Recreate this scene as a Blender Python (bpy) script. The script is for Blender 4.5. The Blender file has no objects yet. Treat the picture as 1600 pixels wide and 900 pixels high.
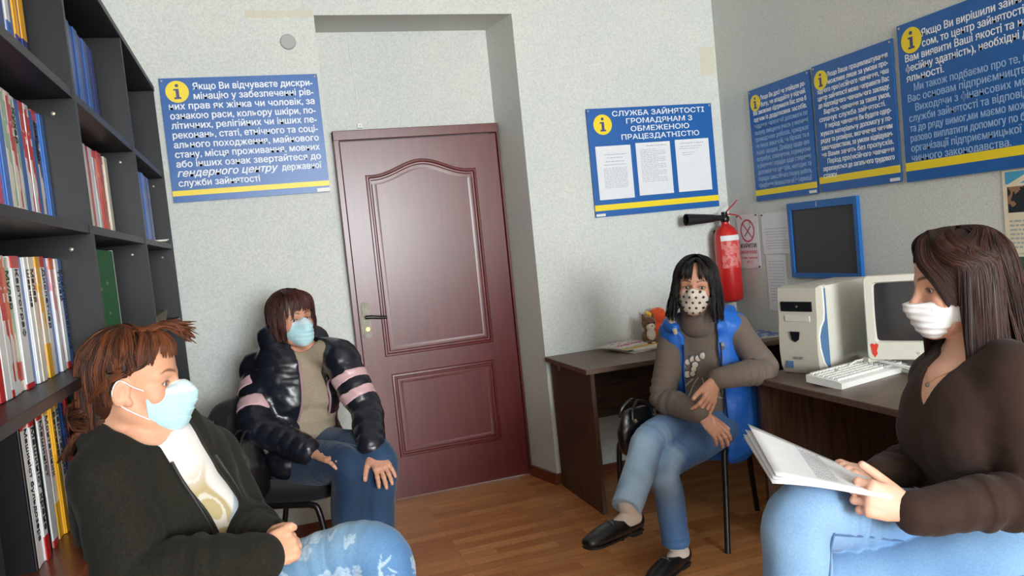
import bpy, bmesh, math, random
import numpy as np
from mathutils import Vector, Matrix
from mathutils import noise as mnoise

scene = bpy.context.scene
COL = scene.collection
R = math.radians

# ------------------------------------------------------------------ camera
CAM_H = 1.36
F_PX = 1210.0
YAW, PITCH, ROLL = 0.306, 0.060, -0.1005
_fw = Vector((math.sin(YAW) * math.cos(PITCH), math.cos(YAW) * math.cos(PITCH), -math.sin(PITCH)))
_r0 = Vector((math.cos(YAW), -math.sin(YAW), 0))
_u0 = _r0.cross(_fw)
_rt = _r0 * math.cos(ROLL) + _u0 * math.sin(ROLL)
_up = _u0 * math.cos(ROLL) - _r0 * math.sin(ROLL)
cam_data = bpy.data.cameras.new('camera')
cam_data.sensor_width = 36.0
cam_data.lens = F_PX / 1600 * 36
cam_data.clip_start = 0.05
cam = bpy.data.objects.new('camera', cam_data)
COL.objects.link(cam)
cam.matrix_world = Matrix(((_rt.x, _up.x, -_fw.x, 0), (_rt.y, _up.y, -_fw.y, 0),
                           (_rt.z, _up.z, -_fw.z, CAM_H), (0, 0, 0, 1)))
scene.camera = cam

# ------------------------------------------------------------------ light
world = bpy.data.worlds.new('world')
scene.world = world
world.use_nodes = True
_bg = world.node_tree.nodes['Background']
_bg.inputs[0].default_value = (0.80, 0.90, 1.0, 1)
_bg.inputs[1].default_value = 1.0

def area(name, loc, target, sx, sy, power, color):
    l = bpy.data.lights.new(name, 'AREA')
    l.shape = 'RECTANGLE'
    l.size, l.size_y = sx, sy
    l.energy = power
    l.color = color
    o = bpy.data.objects.new(name, l)
    COL.objects.link(o)
    o.location = loc
    d = Vector(target) - Vector(loc)
    o.rotation_euler = d.to_track_quat('-Z', 'Y').to_euler()
    return o

area('window_daylight', (1.35, -5.7, 1.85), (0.9, 4.0, 1.2), 2.2, 1.8, 620, (0.90, 0.965, 1.0))
scene.view_settings.view_transform = 'Standard'
scene.view_settings.look = 'None'
scene.view_settings.gamma = 1.0
scene.view_settings.use_curve_mapping = False
scene.view_settings.exposure = 0.0
scene.cycles.use_denoising = True
scene.cycles.max_bounces = 8

# ------------------------------------------------------------------ helpers
def lin(c):
    return c / 12.92 if c <= 0.04045 else ((c + 0.055) / 1.055) ** 2.4

def rgb(r, g, b):
    return (lin(r / 255), lin(g / 255), lin(b / 255), 1)

_mats = {}

def mat(name, c, rough=0.6, metal=0.0, spec=0.5, mottle=0.0, mscale=20, bump=0.0, bscale=100, bdist=0.002,
        attr=None, sheen=0.0, coat=0.0, stretch=None, detail=4, aniso=0):
    """Principled material: colour with optional noise mottling, an attribute colour, and a noise bump."""
    if name in _mats:
        return _mats[name]
    m = bpy.data.materials.new(name)
    m.use_nodes = True
    nt = m.node_tree
    b = nt.nodes['Principled BSDF']
    b.inputs['Base Color'].default_value = c
    b.inputs['Roughness'].default_value = rough
    b.inputs['Metallic'].default_value = metal
    b.inputs['Specular IOR Level'].default_value = spec
    if sheen:
        b.inputs['Sheen Weight'].default_value = sheen
        b.inputs['Sheen Roughness'].default_value = 0.5
    if coat:
        b.inputs['Coat Weight'].default_value = coat
        b.inputs['Coat Roughness'].default_value = 0.15
    src = None
    if mottle or bump:
        tc = nt.nodes.new('ShaderNodeTexCoord')
        vec = tc.outputs['Object']
        if stretch:
            mp = nt.nodes.new('ShaderNodeMapping')
            mp.inputs['Scale'].default_value = stretch
            nt.links.new(vec, mp.inputs['Vector'])
            vec = mp.outputs['Vector']
    if attr:
        a = nt.nodes.new('ShaderNodeAttribute')
        a.attribute_name = attr
        src = a.outputs['Color']
        nt.links.new(src, b.inputs['Base Color'])
    if mottle:
        n = nt.nodes.new('ShaderNodeTexNoise')
        n.inputs['Scale'].default_value = mscale
        n.inputs['Detail'].default_value = detail
        nt.links.new(vec, n.inputs['Vector'])
        mr = nt.nodes.new('ShaderNodeMapRange')
        mr.inputs['From Min'].default_value = 0.3
        mr.inputs['From Max'].default_value = 0.7
        mr.inputs['To Min'].default_value = 1 - mottle
        mr.inputs['To Max'].default_value = 1 + mottle
        nt.links.new(n.outputs['Fac'], mr.inputs['Value'])
        mx = nt.nodes.new('ShaderNodeVectorMath')
        mx.operation = 'SCALE'
        if src:
            nt.links.new(src, mx.inputs[0])
        else:
            mx.inputs[0].default_value = c[:3]
        nt.links.new(mr.outputs['Result'], mx.inputs['Scale'])
        nt.links.new(mx.outputs['Vector'], b.inputs['Base Color'])
    if bump:
        n2 = nt.nodes.new('ShaderNodeTexNoise')
        n2.inputs['Scale'].default_value = bscale
        n2.inputs['Detail'].default_value = 3
        nt.links.new(vec, n2.inputs['Vector'])
        bp = nt.nodes.new('ShaderNodeBump')
        bp.inputs['Strength'].default_value = bump
        bp.inputs['Distance'].default_value = bdist
        nt.links.new(n2.outputs['Fac'], bp.inputs['Height'])
        nt.links.new(bp.outputs['Normal'], b.inputs['Normal'])
    _mats[name] = m
    return m

def tag(o, label=None, cat=None, group=None, kind=None):
    if label: o['label'] = label
    if cat: o['category'] = cat
    if group: o['group'] = group
    if kind: o['kind'] = kind
    return o

def link_mesh(name, me, materials=None, parent=None):
    o = bpy.data.objects.new(name, me)
    COL.objects.link(o)
    if materials:
        for m in (materials if isinstance(materials, (list, tuple)) else [materials]):
            me.materials.append(m)
    if parent: o.parent = parent
    return o

def thing(name, label, cat, loc=(0, 0, 0), rz=0.0, group=None):
    o = bpy.data.objects.new(name, None)
    o.empty_display_size = 0.05
    COL.objects.link(o)
    o.location = loc
    o.rotation_euler = (0, 0, rz)
    return tag(o, label, cat, group)

def copy_tree(o, parent=None):
    c = o.copy()
    COL.objects.link(c)
    if parent: c.parent = parent
    for ch in list(o.children):
        copy_tree(ch, c)
    return c

class MB:
    """Collects boxes, tubes, lathes and prisms and links them as one mesh object."""
    def __init__(self):
        self.bm = bmesh.new()

    def _xf(self, verts, M):
        if M is not None:
            bmesh.ops.transform(self.bm, matrix=M, verts=verts)

    def box(self, c, s, bevel=0.0, seg=2, M=None):
        r = bmesh.ops.create_cube(self.bm, size=1)
        vs = r['verts']
        bmesh.ops.transform(self.bm, matrix=Matrix.Translation(c) @ Matrix.Diagonal((s[0], s[1], s[2], 1)), verts=vs)
        if bevel:
            es = list({e for v in vs for e in v.link_edges})
            rb = bmesh.ops.bevel(self.bm, geom=es, offset=bevel, segments=seg, affect='EDGES', profile=0.5)
            vs = list({v for f in rb['faces'] for v in f.verts} | {v for v in vs if v.is_valid})
        self._xf(vs, M)
        return self

    def box2(self, lo, hi, bevel=0.0, seg=2, M=None):
        c = [(a + b) / 2 for a, b in zip(lo, hi)]
        return self.box(c, [abs(b - a) for a, b in zip(lo, hi)], bevel, seg, M)

    def tube(self, pts, rad, n=10, cap=True, flat=1.0, up=None):
        pts = [Vector(p) for p in pts]
        m = len(pts)
        rad = [rad] * m if isinstance(rad, (int, float)) else list(rad)
        t0 = (pts[1] - pts[0]).normalized()
        ref = Vector(up) if up else (Vector((0, 0, 1)) if abs(t0.z) < 0.9 else Vector((1, 0, 0)))
        rings = []
        for i, p in enumerate(pts):
            t = (pts[min(i + 1, m - 1)] - pts[max(i - 1, 0)])
            if t.length < 1e-9: t = t0
            t.normalize()
            u = ref - t * ref.dot(t)
            if u.length < 1e-6: u = t.orthogonal()
            u.normalize()
            v = t.cross(u)
            ref = u
            rings.append([self.bm.verts.new(p + (u * math.cos(2 * math.pi * k / n) * flat + v * math.sin(2 * math.pi * k / n)) * rad[i]) for k in range(n)])
        for a, b in zip(rings, rings[1:]):
            for k in range(n):
                self.bm.faces.new((a[k], a[(k + 1) % n], b[(k + 1) % n], b[k]))
        if cap:
            self.bm.faces.new(rings[0][::-1])
            self.bm.faces.new(rings[-1])
        return self

    def lathe(self, prof, n=28, M=None, cap=True):
        rings = []
        vs = []
        for r, z in prof:
            ring = [self.bm.verts.new((r * math.cos(2 * math.pi * k / n), r * math.sin(2 * math.pi * k / n), z)) for k in range(n)]
            rings.append(ring); vs += ring
        for a, b in zip(rings, rings[1:]):
            for k in range(n):
                self.bm.faces.new((a[k], a[(k + 1) % n], b[(k + 1) % n], b[k]))
        if cap:
            self.bm.faces.new(rings[0][::-1])
            self.bm.faces.new(rings[-1])
        self._xf(vs, M)
        return self

    def prism(self, outline, d0, d1, M=None):
        """outline in local xy, extruded along local z from d0 to d1."""
        a = [self.bm.verts.new((x, y, d0)) for x, y in outline]
        b = [self.bm.verts.new((x, y, d1)) for x, y in outline]
        n = len(a)
        self.bm.faces.new(a[::-1]); self.bm.faces.new(b)
        for k in range(n):
            self.bm.faces.new((a[k], a[(k + 1) % n], b[(k + 1) % n], b[k]))
        self._xf(a + b, M)
        return self

    def poly(self, pts):
        self.bm.faces.new([self.bm.verts.new(p) for p in pts])
        return self

    def grid(self, rows, close_u=False):
        vs = [[self.bm.verts.new(p) for p in r] for r in rows]
        for a, b in zip(vs, vs[1:]):
            n = len(a)
            for k in range(n if close_u else n - 1):
                self.bm.faces.new((a[k], a[(k + 1) % n], b[(k + 1) % n], b[k]))
        return self

    def build(self, name, material, parent=None, smooth=False, angle=40):
        bmesh.ops.recalc_face_normals(self.bm, faces=self.bm.faces)
        me = bpy.data.meshes.new(name)
        self.bm.to_mesh(me)
        self.bm.free()
        if smooth:
            me.shade_smooth()
            if angle < 180:
                me.set_sharp_from_angle(angle=R(angle))
        return link_mesh(name, me, material, parent)

def frame(origin, xa, ya):
    """4x4 with local x, y axes along xa, ya; z = x cross y."""
    x = Vector(xa).normalized(); y = Vector(ya).normalized(); z = x.cross(y)
    return Matrix(((x.x, y.x, z.x, origin[0]), (x.y, y.y, z.y, origin[1]), (x.z, y.z, z.z, origin[2]), (0, 0, 0, 1)))

def text_mesh(name, items, M, material, parent=None, depth=0.0006):
    """items: (string, x, y, height, width or None, bold, slant, align); y is the baseline; one joined mesh in the plane of M."""
    verts, faces = [], []
    dg = bpy.context.evaluated_depsgraph_get
    for (s, x, y, h, w, bold, slant, align) in items:
        cu = bpy.data.curves.new('lettering_curve', 'FONT')
        cu.body = s
        cu.size = h
        cu.shear = slant
        cu.extrude = depth / 2
        cu.resolution_u = 2
        ob = bpy.data.objects.new('lettering_curve', cu)
        COL.objects.link(ob)
        bpy.context.view_layer.update()
        me = bpy.data.meshes.new_from_object(ob.evaluated_get(dg()))
        co = np.empty(len(me.vertices) * 3); me.vertices.foreach_get('co', co); co = co.reshape(-1, 3)
        if len(co):
            x0, x1 = co[:, 0].min(), co[:, 0].max()
            k = (w / (x1 - x0)) if w else 1.0
            co[:, 0] = (co[:, 0] - x0) * k
            ww = (x1 - x0) * k
            co[:, 0] += x - (ww / 2 if align == 'C' else ww if align == 'R' else 0)
            co[:, 1] += y
            co[:, 2] += depth / 2
            polys = [tuple(p.vertices) for p in me.polygons]
            strikes = [(0, 0)] if not bold else [(-bold * h, 0), (bold * h, 0), (0, bold * h * .8), (0, -bold * h * .8)]
            for si, (dx, dy) in enumerate(strikes):      # bold = several close strikes of the same letters
                base = len(verts)
                verts += [M @ Vector((c[0] + dx, c[1] + dy, c[2] + si * .00012)) for c in co]
                faces += [[base + i for i in p] for p in polys]
        bpy.data.objects.remove(ob); bpy.data.curves.remove(cu); bpy.data.meshes.remove(me)
    me = bpy.data.meshes.new(name)
    me.from_pydata([tuple(v) for v in verts], [], faces)
    return link_mesh(name, me, material, parent)

def disc_outline(cx, cy, r, n=40, r2=None):
    return [(cx + r * math.cos(2 * math.pi * k / n), cy + (r2 or r) * math.sin(2 * math.pi * k / n)) for k in range(n)]

def rrect(x0, y0, x1, y1, r, n=5):
    out = []
    for cx, cy, a in ((x1 - r, y1 - r, 0), (x0 + r, y1 - r, 90), (x0 + r, y0 + r, 180), (x1 - r, y0 + r, 270)):
        for k in range(n + 1):
            t = R(a + 90 * k / n)
            out.append((cx + r * math.cos(t), cy + r * math.sin(t)))
    return out
# ------------------------------------------------------------------ setting
XL, XR, YB, YF, ZC = -0.70, 2.635, 3.97, -5.55, 3.05
YD = 4.27                       # back of the door niche
NX0, NX1, NX2, NZ = 0.375, 1.345, 1.405, 2.565

def wall_material():
    m = bpy.data.materials.new('stucco_wallpaper')
    m.use_nodes = True
    nt = m.node_tree; b = nt.nodes['Principled BSDF']
    b.inputs['Roughness'].default_value = 0.75
    b.inputs['Specular IOR Level'].default_value = 0.25
    tc = nt.nodes.new('ShaderNodeTexCoord')
    n1 = nt.nodes.new('ShaderNodeTexNoise'); n1.inputs['Scale'].default_value = 120; n1.inputs['Detail'].default_value = 5
    n2 = nt.nodes.new('ShaderNodeTexNoise'); n2.inputs['Scale'].default_value = 2.2; n2.inputs['Detail'].default_value = 3
    rp = nt.nodes.new('ShaderNodeValToRGB')
    rp.color_ramp.elements[0].position = 0.35; rp.color_ramp.elements[0].color = rgb(203, 207, 204)
    rp.color_ramp.elements[1].position = 0.62; rp.color_ramp.elements[1].color = rgb(219, 222, 217)
    rp2 = nt.nodes.new('ShaderNodeValToRGB')
    rp2.color_ramp.elements[0].position = 0.35; rp2.color_ramp.elements[0].color = (0.93, 0.94, 0.95, 1)
    rp2.color_ramp.elements[1].position = 0.7; rp2.color_ramp.elements[1].color = (1.0, 0.99, 0.96, 1)
    mx = nt.nodes.new('ShaderNodeVectorMath'); mx.operation = 'MULTIPLY'
    bp = nt.nodes.new('ShaderNodeBump'); bp.inputs['Strength'].default_value = 0.35; bp.inputs['Distance'].default_value = 0.004
    L = nt.links.new
    L(tc.outputs['Object'], n1.inputs['Vector']); L(tc.outputs['Object'], n2.inputs['Vector'])
    L(n1.outputs['Fac'], rp.inputs['Fac']); L(n2.outputs['Fac'], rp2.inputs['Fac'])
    L(rp.outputs['Color'], mx.inputs[0]); L(rp2.outputs['Color'], mx.inputs[1])
    col_out = mx.outputs['Vector']
    sep = nt.nodes.new('ShaderNodeSeparateXYZ'); L(tc.outputs['Object'], sep.inputs['Vector'])
    def mth(op, a, b_=None):
        n_ = nt.nodes.new('ShaderNodeMath'); n_.operation = op
        for i_, v_ in enumerate((a, b_)):
            if v_ is None: continue
            if isinstance(v_, (int, float)): n_.inputs[i_].default_value = v_
            else: L(v_, n_.inputs[i_])
        return n_.outputs[0]
    # two old yellowish plaster patches on the back wall
    for (cx_, hx_, cz_, hz_) in ((2.577, .048, 2.285, .080), (.21, .16, 2.572, .018)):
        ex_ = mth('DIVIDE', mth('ABSOLUTE', mth('SUBTRACT', sep.outputs['X'], cx_)), hx_)
        ez_ = mth('DIVIDE', mth('ABSOLUTE', mth('SUBTRACT', sep.outputs['Z'], cz_)), hz_)
        k_ = mth('MULTIPLY', mth('LESS_THAN', mth('ADD', mth('MAXIMUM', ex_, ez_), mth('MULTIPLY', n2.outputs['Fac'], .3)), 1.15), .6)
        mix_ = nt.nodes.new('ShaderNodeMix'); mix_.data_type = 'RGBA'
        L(k_, mix_.inputs['Factor']); L(col_out, mix_.inputs['A']); mix_.inputs['B'].default_value = rgb(206, 200, 176)
        col_out = mix_.outputs['Result']
    L(col_out, b.inputs['Base Color'])
    L(n1.outputs['Fac'], bp.inputs['Height']); L(bp.outputs['Normal'], b.inputs['Normal'])
    return m

def floor_material():
    m = bpy.data.materials.new('laminate_strips')
    m.use_nodes = True
    nt = m.node_tree; b = nt.nodes['Principled BSDF']
    L = nt.links.new
    tc = nt.nodes.new('ShaderNodeTexCoord')
    br = nt.nodes.new('ShaderNodeTexBrick')
    br.offset = 0.37; br.offset_frequency = 2; br.squash = 1.0
    br.inputs['Color1'].default_value = rgb(216, 154, 98)
    br.inputs['Color2'].default_value = rgb(182, 116, 68)
    br.inputs['Mortar'].default_value = rgb(124, 78, 46)
    br.inputs['Scale'].default_value = 1.0
    br.inputs['Mortar Size'].default_value = 0.0008
    br.inputs['Mortar Smooth'].default_value = 0.3
    br.inputs['Brick Width'].default_value = 0.42
    br.inputs['Row Height'].default_value = 0.066
    L(tc.outputs['Object'], br.inputs['Vector'])
    mp = nt.nodes.new('ShaderNodeMapping'); mp.inputs['Scale'].default_value = (3, 45, 1)
    L(tc.outputs['Object'], mp.inputs['Vector'])
    n = nt.nodes.new('ShaderNodeTexNoise'); n.inputs['Scale'].default_value = 2.5; n.inputs['Detail'].default_value = 6; n.inputs['Distortion'].default_value = 0.6
    L(mp.outputs['Vector'], n.inputs['Vector'])
    mr = nt.nodes.new('ShaderNodeMapRange')
    mr.inputs['From Min'].default_value = 0.3; mr.inputs['From Max'].default_value = 0.7
    mr.inputs['To Min'].default_value = 0.78; mr.inputs['To Max'].default_value = 1.18
    L(n.outputs['Fac'], mr.inputs['Value'])
    vm = nt.nodes.new('ShaderNodeVectorMath'); vm.operation = 'SCALE'
    L(br.outputs['Color'], vm.inputs[0]); L(mr.outputs['Result'], vm.inputs['Scale'])
    L(vm.outputs['Vector'], b.inputs['Base Color'])
    b.inputs['Roughness'].default_value = 0.33
    b.inputs['Specular IOR Level'].default_value = 0.4
    bp = nt.nodes.new('ShaderNodeBump'); bp.inputs['Strength'].default_value = 0.15; bp.inputs['Distance'].default_value = 0.001
    L(n.outputs['Fac'], bp.inputs['Height']); L(bp.outputs['Normal'], b.inputs['Normal'])
    return m

def wood_material(name, c0, c1, rough=0.45, axis=(1, 14, 14), scale=6, spec=0.4):
    m = bpy.data.materials.new(name)
    m.use_nodes = True
    nt = m.node_tree; b = nt.nodes['Principled BSDF']; L = nt.links.new
    tc = nt.nodes.new('ShaderNodeTexCoord')
    mp = nt.nodes.new('ShaderNodeMapping'); mp.inputs['Scale'].default_value = axis
    n = nt.nodes.new('ShaderNodeTexNoise'); n.inputs['Scale'].default_value = scale; n.inputs['Detail'].default_value = 7; n.inputs['Distortion'].default_value = 0.8
    rp = nt.nodes.new('ShaderNodeValToRGB')
    rp.color_ramp.elements[0].position = 0.32; rp.color_ramp.elements[0].color = c0
    rp.color_ramp.elements[1].position = 0.68; rp.color_ramp.elements[1].color = c1
    L(tc.outputs['Object'], mp.inputs['Vector']); L(mp.outputs['Vector'], n.inputs['Vector'])
    L(n.outputs['Fac'], rp.inputs['Fac']); L(rp.outputs['Color'], b.inputs['Base Color'])
    b.inputs['Roughness'].default_value = rough
    b.inputs['Specular IOR Level'].default_value = spec
    return m

M_WALL = wall_material()
M_FLOOR = floor_material()
M_CEIL = mat('ceiling_paint', rgb(225, 225, 220), 0.8, mottle=0.03)
M_BASE = wood_material('baseboard_wood', rgb(92, 44, 26), rgb(128, 66, 40), 0.35)
M_DOOR = wood_material('door_maroon', rgb(84, 24, 24), rgb(101, 31, 30), 0.30, axis=(12, 12, 1), scale=3, spec=0.55)
M_WHITE = mat('white_plastic', rgb(226, 226, 220), 0.45)

def struct(o):
    o['kind'] = 'structure'
    return o

struct(MB().box2((XL - .15, YF - .2, -.1), (XR + .15, YD + .2, 0)).build('floor', M_FLOOR))
struct(MB().box2((XL - .15, YF - .2, ZC), (XR + .15, YD + .2, ZC + .1)).build('ceiling', M_CEIL))
struct(MB().box2((XL - .12, YF - .12, 0), (XL, YD + .15, ZC)).build('wall_left', M_WALL))
struct(MB().box2((XR, YF - .12, 0), (XR + .12, YD + .15, ZC)).build('wall_right', M_WALL))
wb = MB()
wb.box2((XL, YB, 0), (NX0, YD + .15, ZC))
wb.box2((NX0, YB, NZ), (NX2, YD + .15, ZC))
wb.prism([(NX2, YB), (XR, YB), (XR, YD + .15), (NX1, YD + .15), (NX1, YD)], 0, ZC)
# wall behind and above the door: left strip, lintel
DX0, DX1, DZ1 = 0.425, 1.345, 2.035
wb.box2((NX0, YD, 0), (DX0, YD + .15, NZ))
wb.box2((DX0, YD, DZ1), (NX1, YD + .15, NZ))
struct(wb.build('wall_back', M_WALL))
# rear wall with the window that lights the room
wf = MB()
WX0, WX1, WZ0, WZ1 = 0.20, 2.50, 0.85, 2.75
wf.box2((XL, YF - .12, 0), (WX0, YF, ZC)).box2((WX1, YF - .12, 0), (XR, YF, ZC))
wf.box2((WX0, YF - .12, 0), (WX1, YF, WZ0)).box2((WX0, YF - .12, WZ1), (WX1, YF, ZC))
struct(wf.build('wall_front', M_WALL))
wn = MB()
for x in (WX0, (WX0 + WX1) / 2 - .025, WX1 - .05):
    wn.box2((x, YF - .09, WZ0), (x + .05, YF - .03, WZ1), .004)
for z in (WZ0, WZ1 - .05):
    wn.box2((WX0 + .05, YF - .09, z), (WX1 - .05, YF - .03, z + .05), .004)
struct(wn.build('window_1', M_WHITE))
# baseboards
bb = MB().box2((-.38, YB - .014, 0), (NX0, YB, .06), .004)
bb.box2((NX2, YB - .014, 0), (XR, YB, .06), .004)
struct(bb.build('baseboard_back', M_BASE))
bb = MB(); bb.prism([(NX2 - .014, YB - .014), (NX2 + .002, YB - .014), (NX1 + .002, YD - .05), (NX1 - .014, YD - .05)], 0, .06)
struct(bb.build('baseboard_niche', M_BASE))
struct(MB().box2((XR - .014, YF, 0), (XR, YB - .014, .06), .004).build('baseboard_right', M_BASE))

# ------------------------------------------------------------------ door
door = bpy.data.objects.new('door_1', None); COL.objects.link(door); door.location = (DX0, YD, 0); struct(door)
def D(x, z): return (x - DX0, z)
fm = MB()
fm.box2((0, -.05, 0), (.03, .06, DZ1), .003).box2((DX1 - DX0 - .012, -.05, 0), (DX1 - DX0, .06, DZ1), .003)
fm.box2((0, -.052, DZ1 - .052), (DX1 - DX0, .06, DZ1), .003)
fm.build('door_frame', M_DOOR, door)
leaf = MB().box2((.033, -.035, .008), (DX1 - DX0 - .014, .005, DZ1 - .056), .002)
# the leaf stands 1.5 cm behind the frame edge
leaf_o = leaf.build('door_leaf', M_DOOR, door)
def inset(poly, d):
    n = len(poly); out = []
    for i in range(n):
        p0, p1, p2 = Vector(poly[i - 1]), Vector(poly[i]), Vector(poly[(i + 1) % n])
        e1 = (p1 - p0).normalized(); e2 = (p2 - p1).normalized()
        n1 = Vector((-e1.y, e1.x)); n2 = Vector((-e2.y, e2.x))
        bi = (n1 + n2)
        k = d / max(0.3, 1 + n1.dot(n2))
        out.append(tuple(p1 + bi * k))
    return out
def moulded(name, outline, prof, y0):
    mb = MB(); rings = []
    for d, h in prof:
        rings.append([(x, y0 - h, z) for x, z in inset(outline, d)])
    mb.grid(rings, close_u=True)
    mb.poly(rings[-1])
    return mb.build(name, M_DOOR, door, smooth=True, angle=25)
PROF = [(0, 0), (.004, .007), (.014, .008), (.020, .001), (.026, .0008), (.031, .005), (.037, .0055), (.055, .003)]
ux0, ux1, uz0, uz1 = .575 - DX0, 1.195 - DX0, .80, 1.792
arch = [(ux0, uz0), (ux1, uz0), (ux1, uz1)]
# top from right to left: short level shoulder, ogee, arch
nA = 24
for k in range(1, nA):
    t = k / nA
    x = ux1 + (ux0 - ux1) * t
    s = abs(2 * t - 1)
    if s > .88: z = uz1
    else:
        q = s / .88
        z = uz1 + .072 * (0.5 + 0.5 * math.cos(math.pi * q))
    arch.append((x, z))
arch.append((ux0, uz1))
moulded('upper_panel', arch, PROF, -.035)
lx0, lx1, lz0, lz1 = .597 - DX0, 1.187 - DX0, .235, .700
moulded('lower_panel', [(lx0, lz0), (lx1, lz0), (lx1, lz1), (lx0, lz1)], PROF, -.035)
M_CHROME = mat('worn_nickel', rgb(120, 114, 104), 0.5, metal=.55, mottle=.2, mscale=40)
M_DARKMETAL = mat('dark_handle_metal', rgb(60, 58, 58), 0.35, metal=0.9)
M_BRASS = mat('brass', rgb(196, 160, 88), 0.3, metal=1.0)
hd = MB().prism(rrect(-.021, -.098, .021, .098, .016), 0, .008, frame((.497 - DX0, -.035, 1.015), (1, 0, 0), (0, 0, 1)))
plate = hd.build('handle_plate', M_CHROME, door, smooth=True, angle=40)
lv = MB().tube([(.497 - DX0, -.043, 1.032), (.497 - DX0, -.085, 1.032)], .010, 12)
lv.tube([(.490 - DX0, -.083, 1.032), (.52 - DX0, -.086, 1.031), (.56 - DX0, -.087, 1.024), (.60 - DX0, -.083, 1.020)], [.0105, .010, .009, .0085], 12)
lv.build('door_lever', M_DARKMETAL, door, smooth=True)
MB().lathe([(.0, 0), (.011, 0), (.011, .006), (.0, .006)], 16, frame((.497 - DX0, -.043, .965), (1, 0, 0), (0, 0, 1)), cap=False).build('lock_cylinder', M_BRASS, door)
MB().box((.046 , -.037, .985), (.012, .004, .10), .001).build('strike_plate', M_CHROME, door)

# ------------------------------------------------------------------ bookcase along the left wall
M_BLACK = mat('black_laminate', rgb(27, 27, 29), 0.42, spec=0.32, mottle=.06, mscale=60, bump=.03, bscale=300, bdist=.0005)
M_EDGE = mat('grey_edge_band', rgb(78, 78, 80), 0.45)
M_BROWNSH = wood_material('red_brown_laminate', rgb(104, 52, 34), rgb(136, 76, 50), 0.28)
M_SCREW = mat('screw_cap', rgb(190, 180, 160), 0.3, metal=.6)
BX, BD = -0.39, 0.30             # front plane and depth
bc = thing('bookcase', 'tall black open bookcase full of folders along the left wall', 'bookcase', (BX - BD / 2, 2.58, 0))
ox, oy = -(BX - BD / 2), -2.58
def bpart(name, lo, hi, m=M_BLACK, bev=.001):
    return MB().box2((lo[0] + ox, lo[1] + oy, lo[2]), (hi[0] + ox, hi[1] + oy, hi[2]), bev).build(name, m, bc)
VY = [1.215, 2.135, 3.055, 3.925]
TH = .022
for y in VY:
    bpart('side_panel', (BX - BD, y, 0), (BX, y + TH, 2.215))
bpart('top_panel', (BX - BD, VY[0], 2.215), (BX + .004, VY[-1] + TH, 2.237))
bpart('plinth', (BX - BD + .02, VY[0] + TH, 0), (BX - .02, VY[-1], .06))
bpart('back_panel', (XL + .001, VY[0], .0), (BX - BD - .001, VY[-1] + TH, 2.237))
SZ = [.06, .475, .815, 1.165, 1.505, 1.835]       # shelf upper faces below the top
scr = []
for ci in range(3):
    for z in SZ:
        m = M_BROWNSH if (ci == 0 and abs(z - .815) < .01) else M_BLACK
        o = bpart('shelf', (BX - BD, VY[ci] + TH, z - TH), (BX - .004, VY[ci + 1], z), m)
        if m is M_BROWNSH: o['label'] = 'red-brown shelf board'
for ci, y in enumerate(VY[1:]):
    for z in SZ[2:]:
        MB().lathe([(.005, 0), (.005, .002), (.003, .0035)], 12, frame((BX - .05 + ox, y + oy, z - TH - .035), (1, 0, 0), (0, 0, 1))).build('screw_cap', M_SCREW, bc, smooth=True)

# ------------------------------------------------------------------ books and folders
M_PAGE = mat('paper_edges', rgb(222, 218, 208), .8, mottle=.06, mscale=200, stretch=(1, 40, 1))
M_INK = mat('black_print', rgb(28, 28, 32), .6)
CB = dict(red=rgb(196, 48, 44), blue=rgb(44, 98, 178), navy=rgb(26, 48, 130), white=rgb(222, 224, 226), yellow=rgb(232, 172, 36),
          green=rgb(150, 178, 150), dgreen=rgb(18, 84, 46), black=rgb(30, 30, 34), cream=rgb(222, 214, 196), pink=rgb(214, 150, 150), orange=rgb(222, 110, 60))
NAMEC = {'navy': 'dark blue', 'dgreen': 'dark green', 'green': 'pale green'}
def cover_mat(base, pat=None):
    key = 'cover_%s_%s' % (base, pat)
    if key in _mats: return _mats[key]
    m = mat(key, CB[base], .32, spec=.5, mottle=.05, mscale=40)
    if pat:
        nt = m.node_tree; b = nt.nodes['Principled BSDF']; L = nt.links.new
        tc = nt.nodes.new('ShaderNodeTexCoord')
        mp = nt.nodes.new('ShaderNodeMapping'); mp.inputs['Scale'].default_value = (30, 30, 11)
        vo = nt.nodes.new('ShaderNodeTexVoronoi'); vo.distance = 'CHEBYCHEV'; vo.inputs['Scale'].default_value = 1.6
        rp = nt.nodes.new('ShaderNodeValToRGB'); rp.color_ramp.interpolation = 'CONSTANT'
        cs = [CB[base]] + [CB[c] for c in pat.split('+')] + [CB[base]]
        for i, c in enumerate(cs):
            e = rp.color_ramp.elements[i] if i < 2 else rp.color_ramp.elements.new(0)
            e.position = i / len(cs); e.color = c
        sp = nt.nodes.new('ShaderNodeSeparateColor')
        L(tc.outputs['Object'], mp.inputs['Vector']); L(mp.outputs['Vector'], vo.inputs['Vector'])
        L(vo.outputs['Color'], sp.inputs['Color']); L(sp.outputs['Red'], rp.inputs['Fac'])
        L(rp.outputs['Color'], b.inputs['Base Color'])
    _mats[key] = m
    return m

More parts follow.
